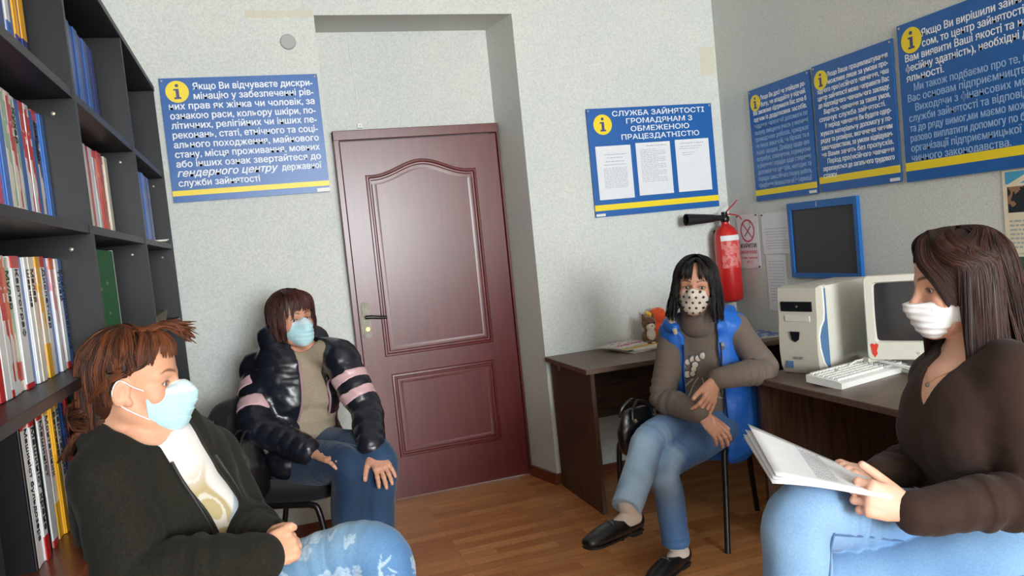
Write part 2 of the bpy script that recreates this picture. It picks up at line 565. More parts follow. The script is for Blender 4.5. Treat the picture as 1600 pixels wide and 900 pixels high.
def book(y, z, w, h, base, pat=None, band=None, bandz=(0, .12), text=None, depth=.17, front=-.465, label='', group='', red_top=None, cat='folder', lean=0, name='folder'):
    """A folder standing on a shelf: y is its near side, spine facing +x."""
    t = thing(name, label, cat, (front, y, z), 0, group)
    M = Matrix.Rotation(lean, 4, 'X')
    c = MB()
    g = .0018
    c.box2((-.004, g / 2, 0), (0, w - g / 2, h), .0015, 2, M)
    c.box2((-depth, g / 2, 0), (-.004, g / 2 + .002, h), 0, 2, M)
    c.box2((-depth, w - g / 2 - .002, 0), (-.004, w - g / 2, h), 0, 2, M)
    c.build('cover', cover_mat(base, pat), t)
    MB().box2((-depth + .004, g / 2 + .0022, .004), (-.0042, w - g / 2 - .0022, h - .004), 0, 2, M).build('pages', M_PAGE, t)
    for bnd, (b0, b1) in ([(band, bandz)] if band else []) + ([(red_top, (.91, 1.0))] if red_top else []):
        MB().box2((-.002, g / 2 - .0002, b0 * h), (.0006, w - g / 2 + .0002, b1 * h), 0, 2, M).build('spine_band', cover_mat(bnd), t)
    if text:
        hh = min(.024, w * .80)
        F = M @ frame((.0008, w * .5 - hh * .34, h * .90), (0, 0, -1), (0, 1, 0))
        text_mesh('spine_lettering', [(text, 0, 0, hh, min(h * .74, len(text) * hh * .62), .004, 0, 'L')], F, M_INK, t)
    return t

random.seed(3)
pos = ['', 'second ', 'third ', 'fourth ', 'fifth ', 'sixth ', 'seventh ', 'eighth ', 'ninth ', 'tenth ', 'eleventh ', 'twelfth ', 'thirteenth ', 'fourteenth ', 'fifteenth ', 'sixteenth ', 'seventeenth ']
def row(specs, y_end, z, shelfname, group, h0=.25, w0=.03, front=-.465, name='folder'):
    """specs run from the far (right) end of the row towards the camera."""
    y = y_end
    for i, s in enumerate(specs):
        s = dict(s)
        w = s.pop('w', w0) ; h = s.pop('h', h0) + random.uniform(-.003, .003)
        y -= w
        base = s.get('base')
        nm = NAMEC.get(base, base)
        if s.get('pat'): nm += ' patterned'
        extra = (' with a %s foot band' % s['band']) if s.get('band') and s.get('bandz', (0, .1))[0] == 0 else (' with a %s top band' % s['band'] if s.get('band') else '')
        lab = '%s folder, %sfrom the right on %s' % (nm, pos[i] if i else 'first ', shelfname)
        book(y, z, w, h, label=lab, group=group, front=front + random.uniform(-.004, .004), name=name, **s)
W_, B_, Rr, Y_ = 'white', 'blue', 'red', 'yellow'
# the row at eye level (shelf upper face 1.165)
row([dict(base=B_, text='Електрозварник', w=.032), dict(base=W_, text='Токар', band='red', bandz=(0, .06), w=.030), dict(base=W_, band='yellow', bandz=(0, .05), red_top='red', w=.028),
     dict(base=W_, pat='red+pink', red_top='orange', w=.034), dict(base=B_, w=.030), dict(base=W_, text='Диспетчер', pat=None, red_top='red', w=.034), dict(base='cream', pat='yellow', band='yellow', bandz=(0, .28), red_top='yellow', w=.036),
     dict(base=W_, pat='red+pink', red_top='cream', w=.034), dict(base='cream', text='Маляр', w=.028), dict(base=W_, text='Швачка', w=.026), dict(base=B_, w=.034), dict(base=W_, text='Картограф', red_top='red', band='red', bandz=(0, .04), w=.050),
     dict(base='cream', pat='red+green', text='Муляр', band='red', bandz=(.08, .22), w=.036), dict(base=W_, pat='red+orange', w=.034), dict(base=W_, pat='red', w=.034), dict(base=W_, red_top='red', w=.034), dict(base=Rr, w=.03)],
    2.125, 1.166, 'the near third shelf', 'folders on the third shelf', h0=.262)
row([dict(base=B_, w=.034), dict(base='cream', pat='white+black', red_top='red', text='Слюсар', w=.040), dict(base=B_, w=.034), dict(base=W_, pat='pink+red', w=.038), dict(base=W_, pat='red', w=.036, red_top='red'), dict(base=B_, w=.038),
     dict(base=W_, pat='green', text='Кухар', w=.036), dict(base='cream', pat='green+red', w=.036), dict(base='cream', pat='orange+green', w=.04), dict(base=B_, w=.034), dict(base='red', w=.04)],
    2.125, 1.506, 'the near second shelf', 'folders on the second shelf', h0=.266)
row([dict(base='navy', w=.04, band='yellow', bandz=(.35, 1)), dict(base=Y_, w=.036, band='navy', bandz=(0, .35)), dict(base=B_, w=.03), dict(base=W_, band='blue', bandz=(0, .4), w=.03), dict(base=B_, w=.03), dict(base='navy', w=.04), dict(base=B_, w=.04)],
    2.075, 1.836, 'the near top shelf', 'folders on the top shelf', h0=.27)
row([dict(base='navy', w=.030, text='Агроном'), dict(base='red', pat='black', w=.03), dict(base=B_, text='Юрист', w=.024), dict(base=B_, w=.03), dict(base=W_, text='Економіст', w=.022, red_top='blue'), dict(base=W_, text='Верстатник', band='yellow', bandz=(0, .10), red_top='yellow', w=.032), dict(base=Y_, text='Бетоняр', w=.028),
     dict(base=W_, text='Монтажник', band='yellow', bandz=(0, .26), red_top='yellow', w=.034), dict(base=W_, pat='pink', w=.024), dict(base=W_, text='Машиніст', band='red', bandz=(0, .05), red_top='red', w=.034), dict(base='green', pat='white', w=.026), dict(base='black', w=.018),
     dict(base=W_, text='Машиніст крана', band='red', bandz=(0, .16), red_top='red', w=.030), dict(base=W_, text='Машиніст бульдозера', red_top='red', w=.030), dict(base=W_, red_top='red', w=.016), dict(base='black', w=.014)],
    2.115, .816, 'the red-brown shelf', 'folders on the red-brown shelf', h0=.30, front=-.482)
# middle column
row([dict(base='navy', w=.052)] + [dict(base=B_ if k % 2 else 'navy', w=.056) for k in range(9)], 2.93, 1.836, 'the middle top shelf', 'blue binders on the top shelf', h0=.30, name='binder')
row([dict(base='black', w=.03), dict(base='cream', w=.05), dict(base=W_, pat='red', w=.06, red_top='red'), dict(base='red', pat='white+orange', w=.07), dict(base=W_, pat='pink', w=.05, red_top='red'), dict(base=W_, w=.05), dict(base='red', w=.05), dict(base='cream', w=.04)],
    2.96, 1.506, 'the middle second shelf', 'folders on the middle second shelf', h0=.27)
row([dict(base='navy', w=.05), dict(base='navy', w=.10), dict(base=B_, w=.05), dict(base='navy', w=.06)], 3.44, 1.506, 'the far second shelf', 'blue folders in the far column', h0=.255, front=-.402)
gt = thing('archive_folder', 'wide dark green folder facing outwards on the middle column third shelf', 'folder', (-.425, 2.18, 1.166))
M_GREEN = mat('green_card', rgb(4, 92, 46), .6, spec=.2, mottle=.08, mscale=25)
MB().box2((-.004, 0, 0), (0, .40, .285), .0015).box2((-.034, 0, 0), (-.030, .40, .285), .001).box2((-.034, 0, 0), (0, .004, .285), .001).build('cover', M_GREEN, gt)
MB().box2((-.029, .006, .004), (-.005, .405, .280)).build('pages', M_PAGE, gt)
for (yy, zz) in ((.17, .175), (.26, .190), (.155, .115), (.245, .105)):
    MB().lathe([(.0055, 0), (.0055, .0015), (.003, .003)], 12, frame((0, yy, zz), (0, 1, 0), (0, 0, 1))).build('rivet', M_CHROME, gt, smooth=True)
pg = thing('paper_folder', 'thin white folder standing beside the green folder', 'folder', (-.43, 2.60, 1.166))
MB().box2((-.20, 0, 0), (0, .018, .288), .001).build('cover', cover_mat('white'), pg)
# small stationery in the far column
st = thing('desk_stapler', 'small black and silver stapler on the far column third shelf', 'stapler', (-.45, 3.30, 1.166), R(75))
MB().box2((-.06, -.014, 0), (.06, .014, .012), .003).build('base', mat('black_plastic', rgb(26, 26, 28), .4), st)
MB().prism([(-.058, .016), (.058, .014), (.060, .026), (.02, .042), (-.058, .046)], -.013, .013, frame((0, 0, 0), (1, 0, 0), (0, 0, 1))).build('arm', M_CHROME, st)
st2 = thing('hole_punch', 'dark metal hole punch lying behind the stapler in the bookcase', 'hole punch', (-.44, 3.46, 1.166), R(60))
MB().box2((-.05, -.03, 0), (.05, .03, .010), .003).build('base', M_DARKMETAL, st2)
MB().prism([(-.045, .010), (.03, .010), (.048, .050), (.040, .056), (-.045, .030)], -.022, .022, frame((0, 0, 0), (1, 0, 0), (0, 0, 1))).build('lever', M_CHROME, st2)
pp = thing('paper_sheets', 'loose papers lying on the far column second shelf edge', 'papers', (-.44, 3.62, 1.506), R(12))
MB().box2((-.09, -.11, 0), (.05, .11, .004)).box2((-.085, -.10, .004), (.058, .12, .007)).build('sheets', M_PAGE, pp)

# ------------------------------------------------------------------ wall signs
M_SIGN = mat('sign_blue', rgb(22, 92, 166), .35, mottle=.03, mscale=8)
M_YEL = mat('sign_yellow', rgb(240, 214, 30), .4)
M_LET = mat('sign_white_letters', rgb(232, 236, 240), .5)
M_LETD = mat('sign_pale_blue_letters', rgb(150, 180, 218), .5)
M_IBLUE = mat('info_letter_blue', rgb(60, 62, 120), .4)
M_PAPER = mat('white_paper', rgb(226, 228, 232), .7, mottle=.02, mscale=30)
M_GREYINK = mat('faint_print', rgb(168, 170, 178), .7)
def sign(name, label, M, W, H, lines, ir, ic, stripe, group='information signs on the walls', caps=None, dim_from=None):
    """Sign board in the plane of M (x right, y up, z out), origin at its lower left corner."""
    t = thing(name, label, 'sign', M.translation, 0, group)
    L = Matrix.Translation(-M.translation) @ M
    MB().prism([(0, 0), (W, 0), (W, H), (0, H)], .004, .012, L).build('board', M_SIGN, t)
    MB().prism([(0, stripe[0]), (W, stripe[0]), (W, stripe[1]), (0, stripe[1])], .0122, .0128, L).build('yellow_stripe', M_YEL, t)
    MB().prism(disc_outline(ic[0], ic[1], ir), .0122, .0130, L).build('info_disc', M_YEL, t)
    k = ir
    im = MB().prism(disc_outline(ic[0], ic[1] + .56 * k, .15 * k, 20), .0132, .0138, L)
    im.prism([(ic[0] - .30 * k, ic[1] + .26 * k), (ic[0] + .15 * k, ic[1] + .26 * k), (ic[0] + .15 * k, ic[1] - .50 * k), (ic[0] + .30 * k, ic[1] - .50 * k), (ic[0] + .30 * k, ic[1] - .66 * k),
              (ic[0] - .30 * k, ic[1] - .66 * k), (ic[0] - .30 * k, ic[1] - .50 * k), (ic[0] - .13 * k, ic[1] - .50 * k), (ic[0] - .13 * k, ic[1] + .12 * k), (ic[0] - .30 * k, ic[1] + .12 * k)], .0132, .0138, L)
    im.build('info_letter', M_IBLUE, t)
    T = L @ Matrix.Translation((0, 0, .0122))
    a = [l for i, l in enumerate(lines) if dim_from is None or i < dim_from]
    text_mesh('lettering', a, T, M_LET, t)
    if dim_from is not None:
        text_mesh('lettering', lines[dim_from:], T, M_LETD, t)['label'] = 'thinner pale blue lettering'
    for (x, y) in ((.012, H - .012), (W - .012, H - .012)):
        MB().lathe([(.005, 0), (.005, .0015), (.0025, .003)], 10, L @ Matrix.Translation((x, y, .012))).build('screw', M_SCREW, t, smooth=True)
    return t, L
bold = .022
# left sign on the back wall
ML = frame((-.365, YB - .002, 1.697), (1, 0, 0), (0, 0, 1)); W, H = .722, .579
tl = ['Якщо Ви відчуваєте дискри-', 'мінацію у забезпеченні рів-', 'них прав як жінка чи чоловік, за', 'ознакою раси, кольору шкіри, по-', 'літичних, релігійних чи інших пе-', 'реконань, статі, етнічного та соці-',
      'ального походження, майнового', 'стану, місця проживання, мовних', 'або інших ознак звертайтеся до']
items = []
for i, s in enumerate(tl):
    x0 = .145 if i < 2 else .032
    items.append((s, x0, .523 - i * .0449, .043, .695 - x0, bold, 0, 'L'))
items.append(('гендерного центру', .032, .523 - 9 * .0449, .048, .455, bold, .3, 'L'))
items.append(('державної', .505, .523 - 9 * .0449, .043, .19, bold, 0, 'L'))
items.append(('служби зайнятості', .032, .523 - 10 * .0449, .043, .365, bold, 0, 'L'))
t, L = sign('wall_sign', 'blue sign with long white text and yellow stripe left of the door', ML, W, H, items, .051, (.075, .515), (.030, .055))
MB().prism([(W - .062, .002), (W, .002), (W, .020), (W - .062, .020)], .0122, .0128, L).build('maker_strip', M_WHITE, t)
# middle sign right of the door
MC = frame((1.777, YB - .002, 1.443), (1, 0, 0), (0, 0, 1)); W, H = .790, .598
items = [('СЛУЖБА ЗАЙНЯТОСТІ', .448, .551, .039, .585, .020, 0, 'C'), ('ГРОМАДЯНАМ З', .448, .507, .039, .420, .020, 0, 'C'), ('ОБМЕЖЕНОЮ', .448, .463, .039, .372, .020, 0, 'C'), ('ПРАЦЕЗДАТНІСТЮ', .448, .419, .039, .495, .020, 0, 'C')]
t, L = sign('wall_sign', 'blue sign with four centred headline rows above three white sheets', MC, W, H, items, .056, (.092, .508), (.034, .066))
MB().prism([(.004, .004), (.06, .004), (.06, .018), (.004, .018)], .0122, .0128, L).build('maker_strip', M_WHITE, t)
def sheet(x0, x1, z0, z1, y, label, rows, seed, name='paper_sheet', group='sheets on the middle sign'):
    w, h = x1 - x0, z1 - z0
    t = thing(name, label, 'sheet', (x0, y, z0), 0, group)
    L = frame((0, 0, 0), (1, 0, 0), (0, 0, 1))
    MB().prism([(0, 0), (w, 0), (w, h), (0, h)], 0, .0012, L).build('paper', M_PAPER, t)
    rnd = random.Random(seed); pr = MB()
    for (fy, fx0, fx1, th) in rows:
        x = fx0
        while x < fx1:
            l = rnd.uniform(.02, .10)
            pr.prism([(x * w, fy * h), (min(x + l, fx1) * w, fy * h), (min(x + l, fx1) * w, fy * h + th), (x * w, fy * h + th)], .0013, .0015, L)
            x += l + .02
    pr.build('print', M_GREYINK, t)
sheet(1.810, 2.025, 1.536, 1.832, YB - .016, 'white sheet with centred heading, left of the three on the sign', [(.83, .25, .85, .004), (.77, .3, .75, .004), (.70, .25, .8, .004), (.64, .2, .85, .004)] + [(.58 - .028 * k, .18, .85, .0028) for k in range(14)], 1)
sheet(2.057, 2.275, 1.543, 1.838, YB - .016, 'white sheet with dense table, middle of the three on the sign', [(.93, .3, .9, .004)] + [(.86 - .032 * k, .12, .85 if k % 4 else .6, .003) for k in range(20)], 2)
sheet(2.308, 2.528, 1.544, 1.842, YB - .016, 'mostly blank white sheet, right of the three on the sign', [(.92, .15, .85, .004), (.86, .15, .8, .003), (.82, .1, .7, .003), (.74, .2, .55, .003), (.70, .2, .5, .003)], 3)

# three signs on the right wall (x axis of the plane runs towards the camera)
def MRW(y_left, z): return frame((XR - .002, y_left, z), (0, -1, 0), (0, 0, 1))
def para(lines, W, x0, x1, ytop, step, hgt, b, ind=None):
    out = []
    for i, s in enumerate(lines):
        just = True
        if s.endswith('|'): s, just = s[:-1], False
        xx = x0
        if s.startswith('>'): s, xx = s[1:], x0 + .035
        if ind and i < 2: xx = ind
        full = x1 - xx
        w = full if just else min(full, len(s) * hgt * .50)
        out.append((s, xx, ytop - i * step, hgt, w, b, 0, 'L'))
    return out
W1, H1 = .495, .603
l1 = ['Якщо Ви досі не знайшли ро-', 'боту, не впадайте у відчай.', 'Ми зможемо підтримати Вас хоча б', 'одним із додаткових засобів.|', 'надання належної допомоги по', 'пошуку, вміщуючи участь у вивченні', 'громадських роботах, ярмарках', 'не лише вакансій, на біржах та в', 'інших заходах. Довідку щодо цих',
      'потребує, сплачуючи, отримуючи', 'у рішеннях і порадах щодо створення', 'допоміжних центрів, методик та', 'порадах самостійного пошуку роботи,', 'придбання безкоштовної інформації.']
t, L = sign('wall_sign', 'blue sign with pale dim text, nearest the room corner on the right wall', MRW(3.672, 1.442), W1, H1, para(l1, W1, .035, .465, .535, .0355, .034, .010, .105), .044, (.058, .528), (.030, .060), dim_from=4)
MB().prism([(W1 - .06, .006), (W1 - .005, .006), (W1 - .005, .02), (W1 - .06, .02)], .0122, .0128, L).build('maker_strip', M_WHITE, t)
W2 = .502
l2 = ['Якщо Ваше працевлаштування', 'можливе лише за умови про-', 'хідного професійного навчання, наш', 'центр зайнятості може направити Вас', 'до відповідного навчального закладу.|', '>Вартість навчання за таких умов,', 'сплачує служба зайнятості.|', '>У період навчання Ви будете одер-', 'жувати матеріальну допомогу у по-', 'рядку та розмірах, визначених чинним', 'законодавством, за умови відвідуван-', 'ня Вами занять без пропусків.|', '>Період професійного навчання', 'зараховується до загального трудового', 'стажу.|']
t, L = sign('wall_sign', 'middle blue text sign on the right wall above the dark blue framed board', MRW(3.155, 1.446), W2, .605, para(l2, W2, .03, .475, .535, .0335, .032, .012, .105), .046, (.058, .530), (.040, .072))
MB().prism([(W2 - .06, .006), (W2 - .005, .006), (W2 - .005, .02), (W2 - .06, .02)], .0122, .0128, L).build('maker_strip', M_WHITE, t)
W3, H3 = .80, .650
l3 = ['Якщо Ви вирішили зайнятися бізне-', 'сом, то центр зайнятості допоможе', 'Вам виявити Ваші якості та нахили (про-', 'фесійну здатність), необхідні для такої ді-', 'яльності.|', '>Ми також подбаємо про те, щоб навчити', 'Вас основам підприємництва.|', '>Виходячи з фінансових можливостей', 'служби зайнятості та відповідності плану', 'та до ряду вимог,ми маємо можливість одно-', 'разово виплатити допомогу по безробіттю для', 'організації підприємницької діяльності та', 'чинного законодавства.|']
t, L = sign('wall_sign', 'largest blue text sign cut by the right edge of the photo', MRW(2.622, 1.440), W3, H3, para(l3, W3, .035, .765, .575, .041, .041, .014, .125), .052, (.072, .575), (.045, .080), dim_from=5)

# round junction box cover, small sensor with its wire
jb = thing('junction_box', 'round grey cover plate on the wall above the left sign', 'cover plate', (.238, YB - .001, 2.437))
MB().lathe([(.0, .010), (.034, .010), (.037, .006), (.038, 0)], 32, frame((0, 0, 0), (1, 0, 0), (0, 0, 1))).build('cover', mat('grey_cover', rgb(168, 170, 166), .6), jb, smooth=True)
sn = thing('door_sensor', 'tiny white alarm sensor with a thin wire above the door', 'sensor', (.580, YD - .001, 2.062))
MB().box2((-.014, -.012, -.012), (.014, 0, .014), .003).build('body', M_WHITE, sn)
MB().lathe([(.004, 0), (.003, .003)], 10, frame((0, -.012, 0), (1, 0, 0), (0, 0, 1))).build('button', mat('sensor_amber', rgb(180, 150, 80), .4), sn)
MB().tube([(0, -.003, .014), (-.001, -.003, .2), (-.012, -.003, .42), (-.016, -.003, .502)], .002, 6).build('wire', M_WHITE, sn)

# ------------------------------------------------------------------ right wall: notices, board, posters
def notice(name, label, y0, z0, w, h, cat='notice', group=None, m=None):
    t = thing(name, label, cat, (XR - .002, y0, z0), 0, group)
    L = frame((0, 0, 0), (0, -1, 0), (0, 0, 1))
    MB().prism([(0, 0), (w, 0), (w, h), (0, h)], 0, .0015, L).build('paper', m or M_PAPER, t)
    return t, L
M_REDP = mat('red_print', rgb(196, 84, 96), .6)
M_PIN = mat('dark_pin', rgb(40, 40, 48), .3)
t, L = notice('no_smoking_notice', 'white no smoking notice with a red crossed circle beside the extinguisher', 3.895, 1.070, .20, .307)
ring = MB(); cx, cy = .10, .215
o_, i_ = disc_outline(cx, cy, .066, 36), disc_outline(cx, cy, .056, 36)
ring.grid([[tuple(L @ Vector((x, y, .002))) for x, y in o_], [tuple(L @ Vector((x, y, .002))) for x, y in i_]], close_u=True)
for (sgn, wd) in ((1, .007),):
    ring.prism([(cx - .042, cy + .038), (cx - .038, cy + .044), (cx + .043, cy - .038), (cx + .038, cy - .044)], .0018, .0022, L)
ring.build('ban_symbol', M_REDP, t)
cg = MB().prism([(cx - .035, cy - .030), (cx - .030, cy - .036), (cx + .034, cy + .022), (cx + .029, cy + .028)], .0016, .0019, L)
cg.prism([(cx + .020, cy + .03), (cx + .026, cy + .03), (cx + .03, cy + .05), (cx + .024, cy + .05)], .0016, .0019, L)
cg.build('cigarette', mat('purple_print', rgb(120, 92, 130), .6), t)
text_mesh('lettering', [('КУРИТИ', .10, .118, .034, .145, .01, 0, 'C')], L @ Matrix.Translation((0, 0, .0016)), M_INK, t)
text_mesh('lettering', [('ЗАБОРОНЕНО', .10, .085, .024, .155, .006, 0, 'C'), ('згідно з наказом', .10, .055, .020, .15, 0, 0, 'C'), ('№ 12', .10, .030, .020, .05, 0, 0, 'C')], L @ Matrix.Translation((0, 0, .0016)), M_REDP, t)['label'] = 'red lettering'
for x, y in ((.01, .30), (.19, .30), (.19, .01), (.012, .01)):
    MB().lathe([(.005, 0), (.004, .005)], 10, L @ Matrix.Translation((x, y, .0015))).build('pin', M_PIN, t)
def lines_on(t, L, rows, seed, th=.003, m=M_GREYINK):
    rnd = random.Random(seed); pr = MB()
    for (y, x0, x1) in rows:
        x = x0
        while x < x1:
            l = rnd.uniform(.008, .03)
            pr.prism([(x, y), (min(x + l, x1), y), (min(x + l, x1), y + th), (x, y + th)], .0016, .0019, L)
            x += l + .005
    pr.build('print', m, t)
t, L = notice('paper_notice', 'wide pale paper notice pinned beside the no smoking notice', 3.662, 1.150, .250, .222)
lines_on(t, L, [(.135, .03, .22), (.118, .02, .21), (.105, .03, .2), (.09, .04, .2)] + [(.07 - .014 * k, .03, .22) for k in range(4)], 5)
for x, y in ((.012, .214), (.235, .212)):
    MB().lathe([(.005, 0), (.004, .005)], 10, L @ Matrix.Translation((x, y, .0015))).build('pin', M_PIN, t)
t, L = notice('paper_notice', 'narrow tall paper notice hanging under the wide one', 3.645, .837, .17, .308)
lines_on(t, L, [(.27 - .0165 * k, .02, .15) for k in range(14)], 6)
# framed blackboard
fb = thing('framed_board', 'dark blackboard in a bright blue frame above the computer tower', 'board', (XR - .002, 3.414, 1.025))
L = frame((0, 0, 0), (0, -1, 0), (0, 0, 1)); W, H, f = .498, .385, .024
M_BFR = mat('blue_frame_paint', rgb(20, 96, 170), .4)
mb = MB()
for (a, b) in (((0, 0), (W, f)), ((0, H - f * 1.5), (W, H)), ((0, f), (f, H - f * 1.5)), ((W - f, f), (W, H - f * 1.5))):
    mb.prism([(a[0], a[1]), (b[0], a[1]), (b[0], b[1]), (a[0], b[1])], 0, .018, L)
mb.build('board_frame', M_BFR, fb)
MB().prism([(f * .9, f * .9), (W - f * .9, f * .9), (W - f * .9, H - f), (f * .9, H - f)], .001, .009, L).build('dark_panel', mat('dark_board', rgb(50, 52, 56), .5, mottle=.1, mscale=300), fb)
MB().prism([(W * .45, H - .03), (W * .455, H - .03), (W * .455, H - .005), (W * .45, H - .005)], .018, .0185, L).build('scratch', M_PAPER, fb)
# picture calendars at the right edge
def photo_mat(name, cols, scale, seed):
    m = mat(name, cols[0], .5)
    nt = m.node_tree; b = nt.nodes['Principled BSDF']; L = nt.links.new
    tc = nt.nodes.new('ShaderNodeTexCoord'); mp = nt.nodes.new('ShaderNodeMapping'); mp.inputs['Location'].default_value = (seed, seed * 2, 0)
    n = nt.nodes.new('ShaderNodeTexNoise'); n.inputs['Scale'].default_value = scale; n.inputs['Detail'].default_value = 2
    rp = nt.nodes.new('ShaderNodeValToRGB'); rp.color_ramp.interpolation = 'CONSTANT'
    for i, c in enumerate(cols):
        e = rp.color_ramp.elements[i] if i < 2 else rp.color_ramp.elements.new(0)
        e.position = 0 if i == 0 else .36 + .28 * i / len(cols); e.color = c
    L(tc.outputs['Object'], mp.inputs['Vector']); L(mp.outputs['Vector'], n.inputs['Vector']); L(n.outputs['Fac'], rp.inputs['Fac']); L(rp.outputs['Color'], b.inputs['Base Color'])
    return m
M_CALB = mat('calendar_card', rgb(226, 216, 190), .6, mottle=.05)
t, L = notice('wall_calendar', 'wall calendar with a photo of a group above a date grid', 2.19, 1.130, .28, .305, 'calendar', 'calendars at the right edge', M_CALB)
MB().prism([(.012, .255), (.268, .255), (.268, .30), (.012, .30)], .0017, .002, L).build('sky_strip', mat('sky_print', rgb(70, 160, 200), .5), t)
MB().prism([(.012, .25), (.06, .25), (.14, .29), (.10, .29)], .0021, .0024, L).build('roof_print', M_CALB, t)
MB().prism([(.018, .15), (.268, .15), (.268, .245), (.018, .245)], .0017, .002, L).build('picture', photo_mat('dark_group_photo', [rgb(26, 32, 40), rgb(50, 60, 50), rgb(150, 110, 84), rgb(110, 170, 150)], 26, 3.1), t)
lines_on(t, L, [(.115 - .016 * k, .02, .26) for k in range(7)], 8, .007)
t, L = notice('wall_calendar', 'lower calendar sheet with a picture of a soldier in green', 2.18, .975, .27, .15, 'calendar', 'calendars at the right edge', M_CALB)
MB().prism([(.008, .006), (.262, .006), (.262, .142), (.008, .142)], .0017, .002, L).build('picture', photo_mat('soldier_photo', [rgb(60, 84, 62), rgb(96, 118, 88), rgb(180, 140, 116), rgb(60, 176, 196)], 20, 7.7), t)

# ------------------------------------------------------------------ fire extinguisher
M_RED = mat('extinguisher_red', rgb(196, 32, 30), .3, coat=.3, mottle=.05)
M_BLK = mat('black_rubber', rgb(22, 22, 24), .5)
fe = thing('fire_extinguisher', 'red fire extinguisher with a black horn hung in the back corner', 'fire extinguisher', (2.535, YB - .105, .885), 0)
cyl = [(.0, 0), (.045, .002), (.064, .014), (.070, .035), (.070, .36), (.066, .395), (.052, .425), (.032, .442), (.022, .450), (.020, .466), (.0, .466)]
MB().lathe(cyl, 36, Matrix.Translation((0, 0, 0)), cap=False).build('cylinder', M_RED, fe, smooth=True)
lab = MB(); rows = []
for zz in (.20, .375):
    rows.append([(.0708 * math.cos(R(a)), .0708 * math.sin(R(a)), zz) for a in range(-150, 11, 8)])
lab.grid(rows)
M_LABEL = photo_mat('extinguisher_label', [rgb(214, 120, 116), rgb(204, 60, 58), rgb(228, 200, 196)], 42, 1.0)
lab.build('label_sheet', M_LABEL, fe, smooth=True)
lab = MB(); rows = []
for zz in (.355, .385):
    rows.append([(.0711 * math.cos(R(a)), .0711 * math.sin(R(a)), zz) for a in range(-150, 11, 8)])
lab.grid(rows); lab.build('label_header', M_PAPER, fe, smooth=True)
MB().lathe([(.022, .462), (.026, .468), (.026, .490), (.018, .500), (.018, .520), (.0, .522)], 20, None, cap=False).build('valve', M_DARKMETAL, fe, smooth=True)
MB().tube([(.0, 0, .505), (.02, -.01, .53), (.055, -.03, .565), (.068, -.036, .582)], [.008, .009, .008, .006], 8, flat=.5).build('upper_lever', M_RED, fe, smooth=True)
MB().tube([(.0, 0, .500), (.03, -.015, .505), (.07, -.036, .490), (.085, -.042, .468)], [.008, .008, .007, .006], 8, flat=.5).build('carry_handle', M_RED, fe, smooth=True)
horn = MB()
Mh = frame((-.02, -.005, .487), (0, 0, 1), (0, 1, 0)) @ Matrix.Rotation(0, 4, 'X')
Mh = Matrix.Translation((-.018, -.004, .488)) @ Matrix.Rotation(R(-88), 4, 'Y')
horn.lathe([(.013, 0), (.016, .01), (.017, .05), (.021, .055), (.026, .12), (.034, .235), (.031, .235), (.024, .12), (.010, .06), (.0, .06)], 24, Mh, cap=False)
horn.build('discharge_horn', M_BLK, fe, smooth=True)
MB().box2((-.016, .06, .05), (.016, .1035, .42), .003).build('wall_bracket', M_DARKMETAL, fe)

# ------------------------------------------------------------------ desks
M_DTOP = wood_material('desk_top_walnut', rgb(92, 74, 62), rgb(112, 92, 78), .38, axis=(1.2, 10, 10))
M_DPAN = wood_material('desk_panel_walnut', rgb(62, 44, 34), rgb(96, 70, 54), .5, axis=(9, 9, 1))
M_DPAN2 = wood_material('desk_modesty_walnut', rgb(58, 42, 33), rgb(88, 64, 48), .5, axis=(1, 9, 9))
DT = .716
d1 = thing('desk', 'dark walnut desk along the back wall with magazines on it', 'desk', (2.0, 3.68, 0))
def dbox(t, name, lo, hi, m, b=.0015):
    ox_, oy_ = t.location.x, t.location.y
    return MB().box2((lo[0] - ox_, lo[1] - oy_, lo[2]), (hi[0] - ox_, hi[1] - oy_, hi[2]), b).build(name, m, t)
dbox(d1, 'desk_top', (1.395, 3.385, DT - .025), (2.62, 3.955, DT), M_DTOP, .003)
dbox(d1, 'end_panel', (1.42, 3.40, 0), (1.442, 3.94, DT - .025), M_DPAN)
dbox(d1, 'end_panel', (2.585, 3.40, 0), (2.607, 3.94, DT - .025), M_DPAN)
dbox(d1, 'modesty_panel', (1.442, 3.80, .37), (2.585, 3.816, DT - .025), M_DPAN2)
dbox(d1, 'support_bracket', (1.415, 3.80, DT - .06), (1.422, 3.83, DT - .03), M_CHROME)
d2 = thing('desk', 'dark walnut computer desk along the right wall', 'desk', (2.22, 2.0, 0))
dbox(d2, 'desk_top', (1.825, 1.22, DT - .025), (2.62, 2.715, DT), M_DTOP, .003)
dbox(d2, 'end_panel', (1.86, 2.68, 0), (2.60, 2.702, DT - .025), M_DPAN)
dbox(d2, 'end_panel', (1.86, 1.25, 0), (2.60, 1.272, DT - .025), M_DPAN)
dbox(d2, 'modesty_panel', (2.40, 1.272, .25), (2.416, 2.68, DT - .025), M_DPAN2)

# ------------------------------------------------------------------ computer
M_BEIGE = mat('beige_plastic', rgb(210, 208, 196), .42, mottle=.02)
M_BEIGE2 = mat('warm_beige_plastic', rgb(198, 194, 180), .42)
M_PCBLUE = mat('blue_grey_plastic', rgb(84, 118, 158), .4)
pc = thing('computer_tower', 'white computer tower with a blue side accent on the right desk', 'computer', (2.02, 2.505, DT), R(17.5))
# local: front faces -x, near side panel at y = 0, far side at y = .17
PW, PD, PH = .172, .40, .352
MB().box2((.060, .001, .012), (PD, PW - .001, PH - .004), .004).build('case', M_BEIGE, pc, smooth=True)
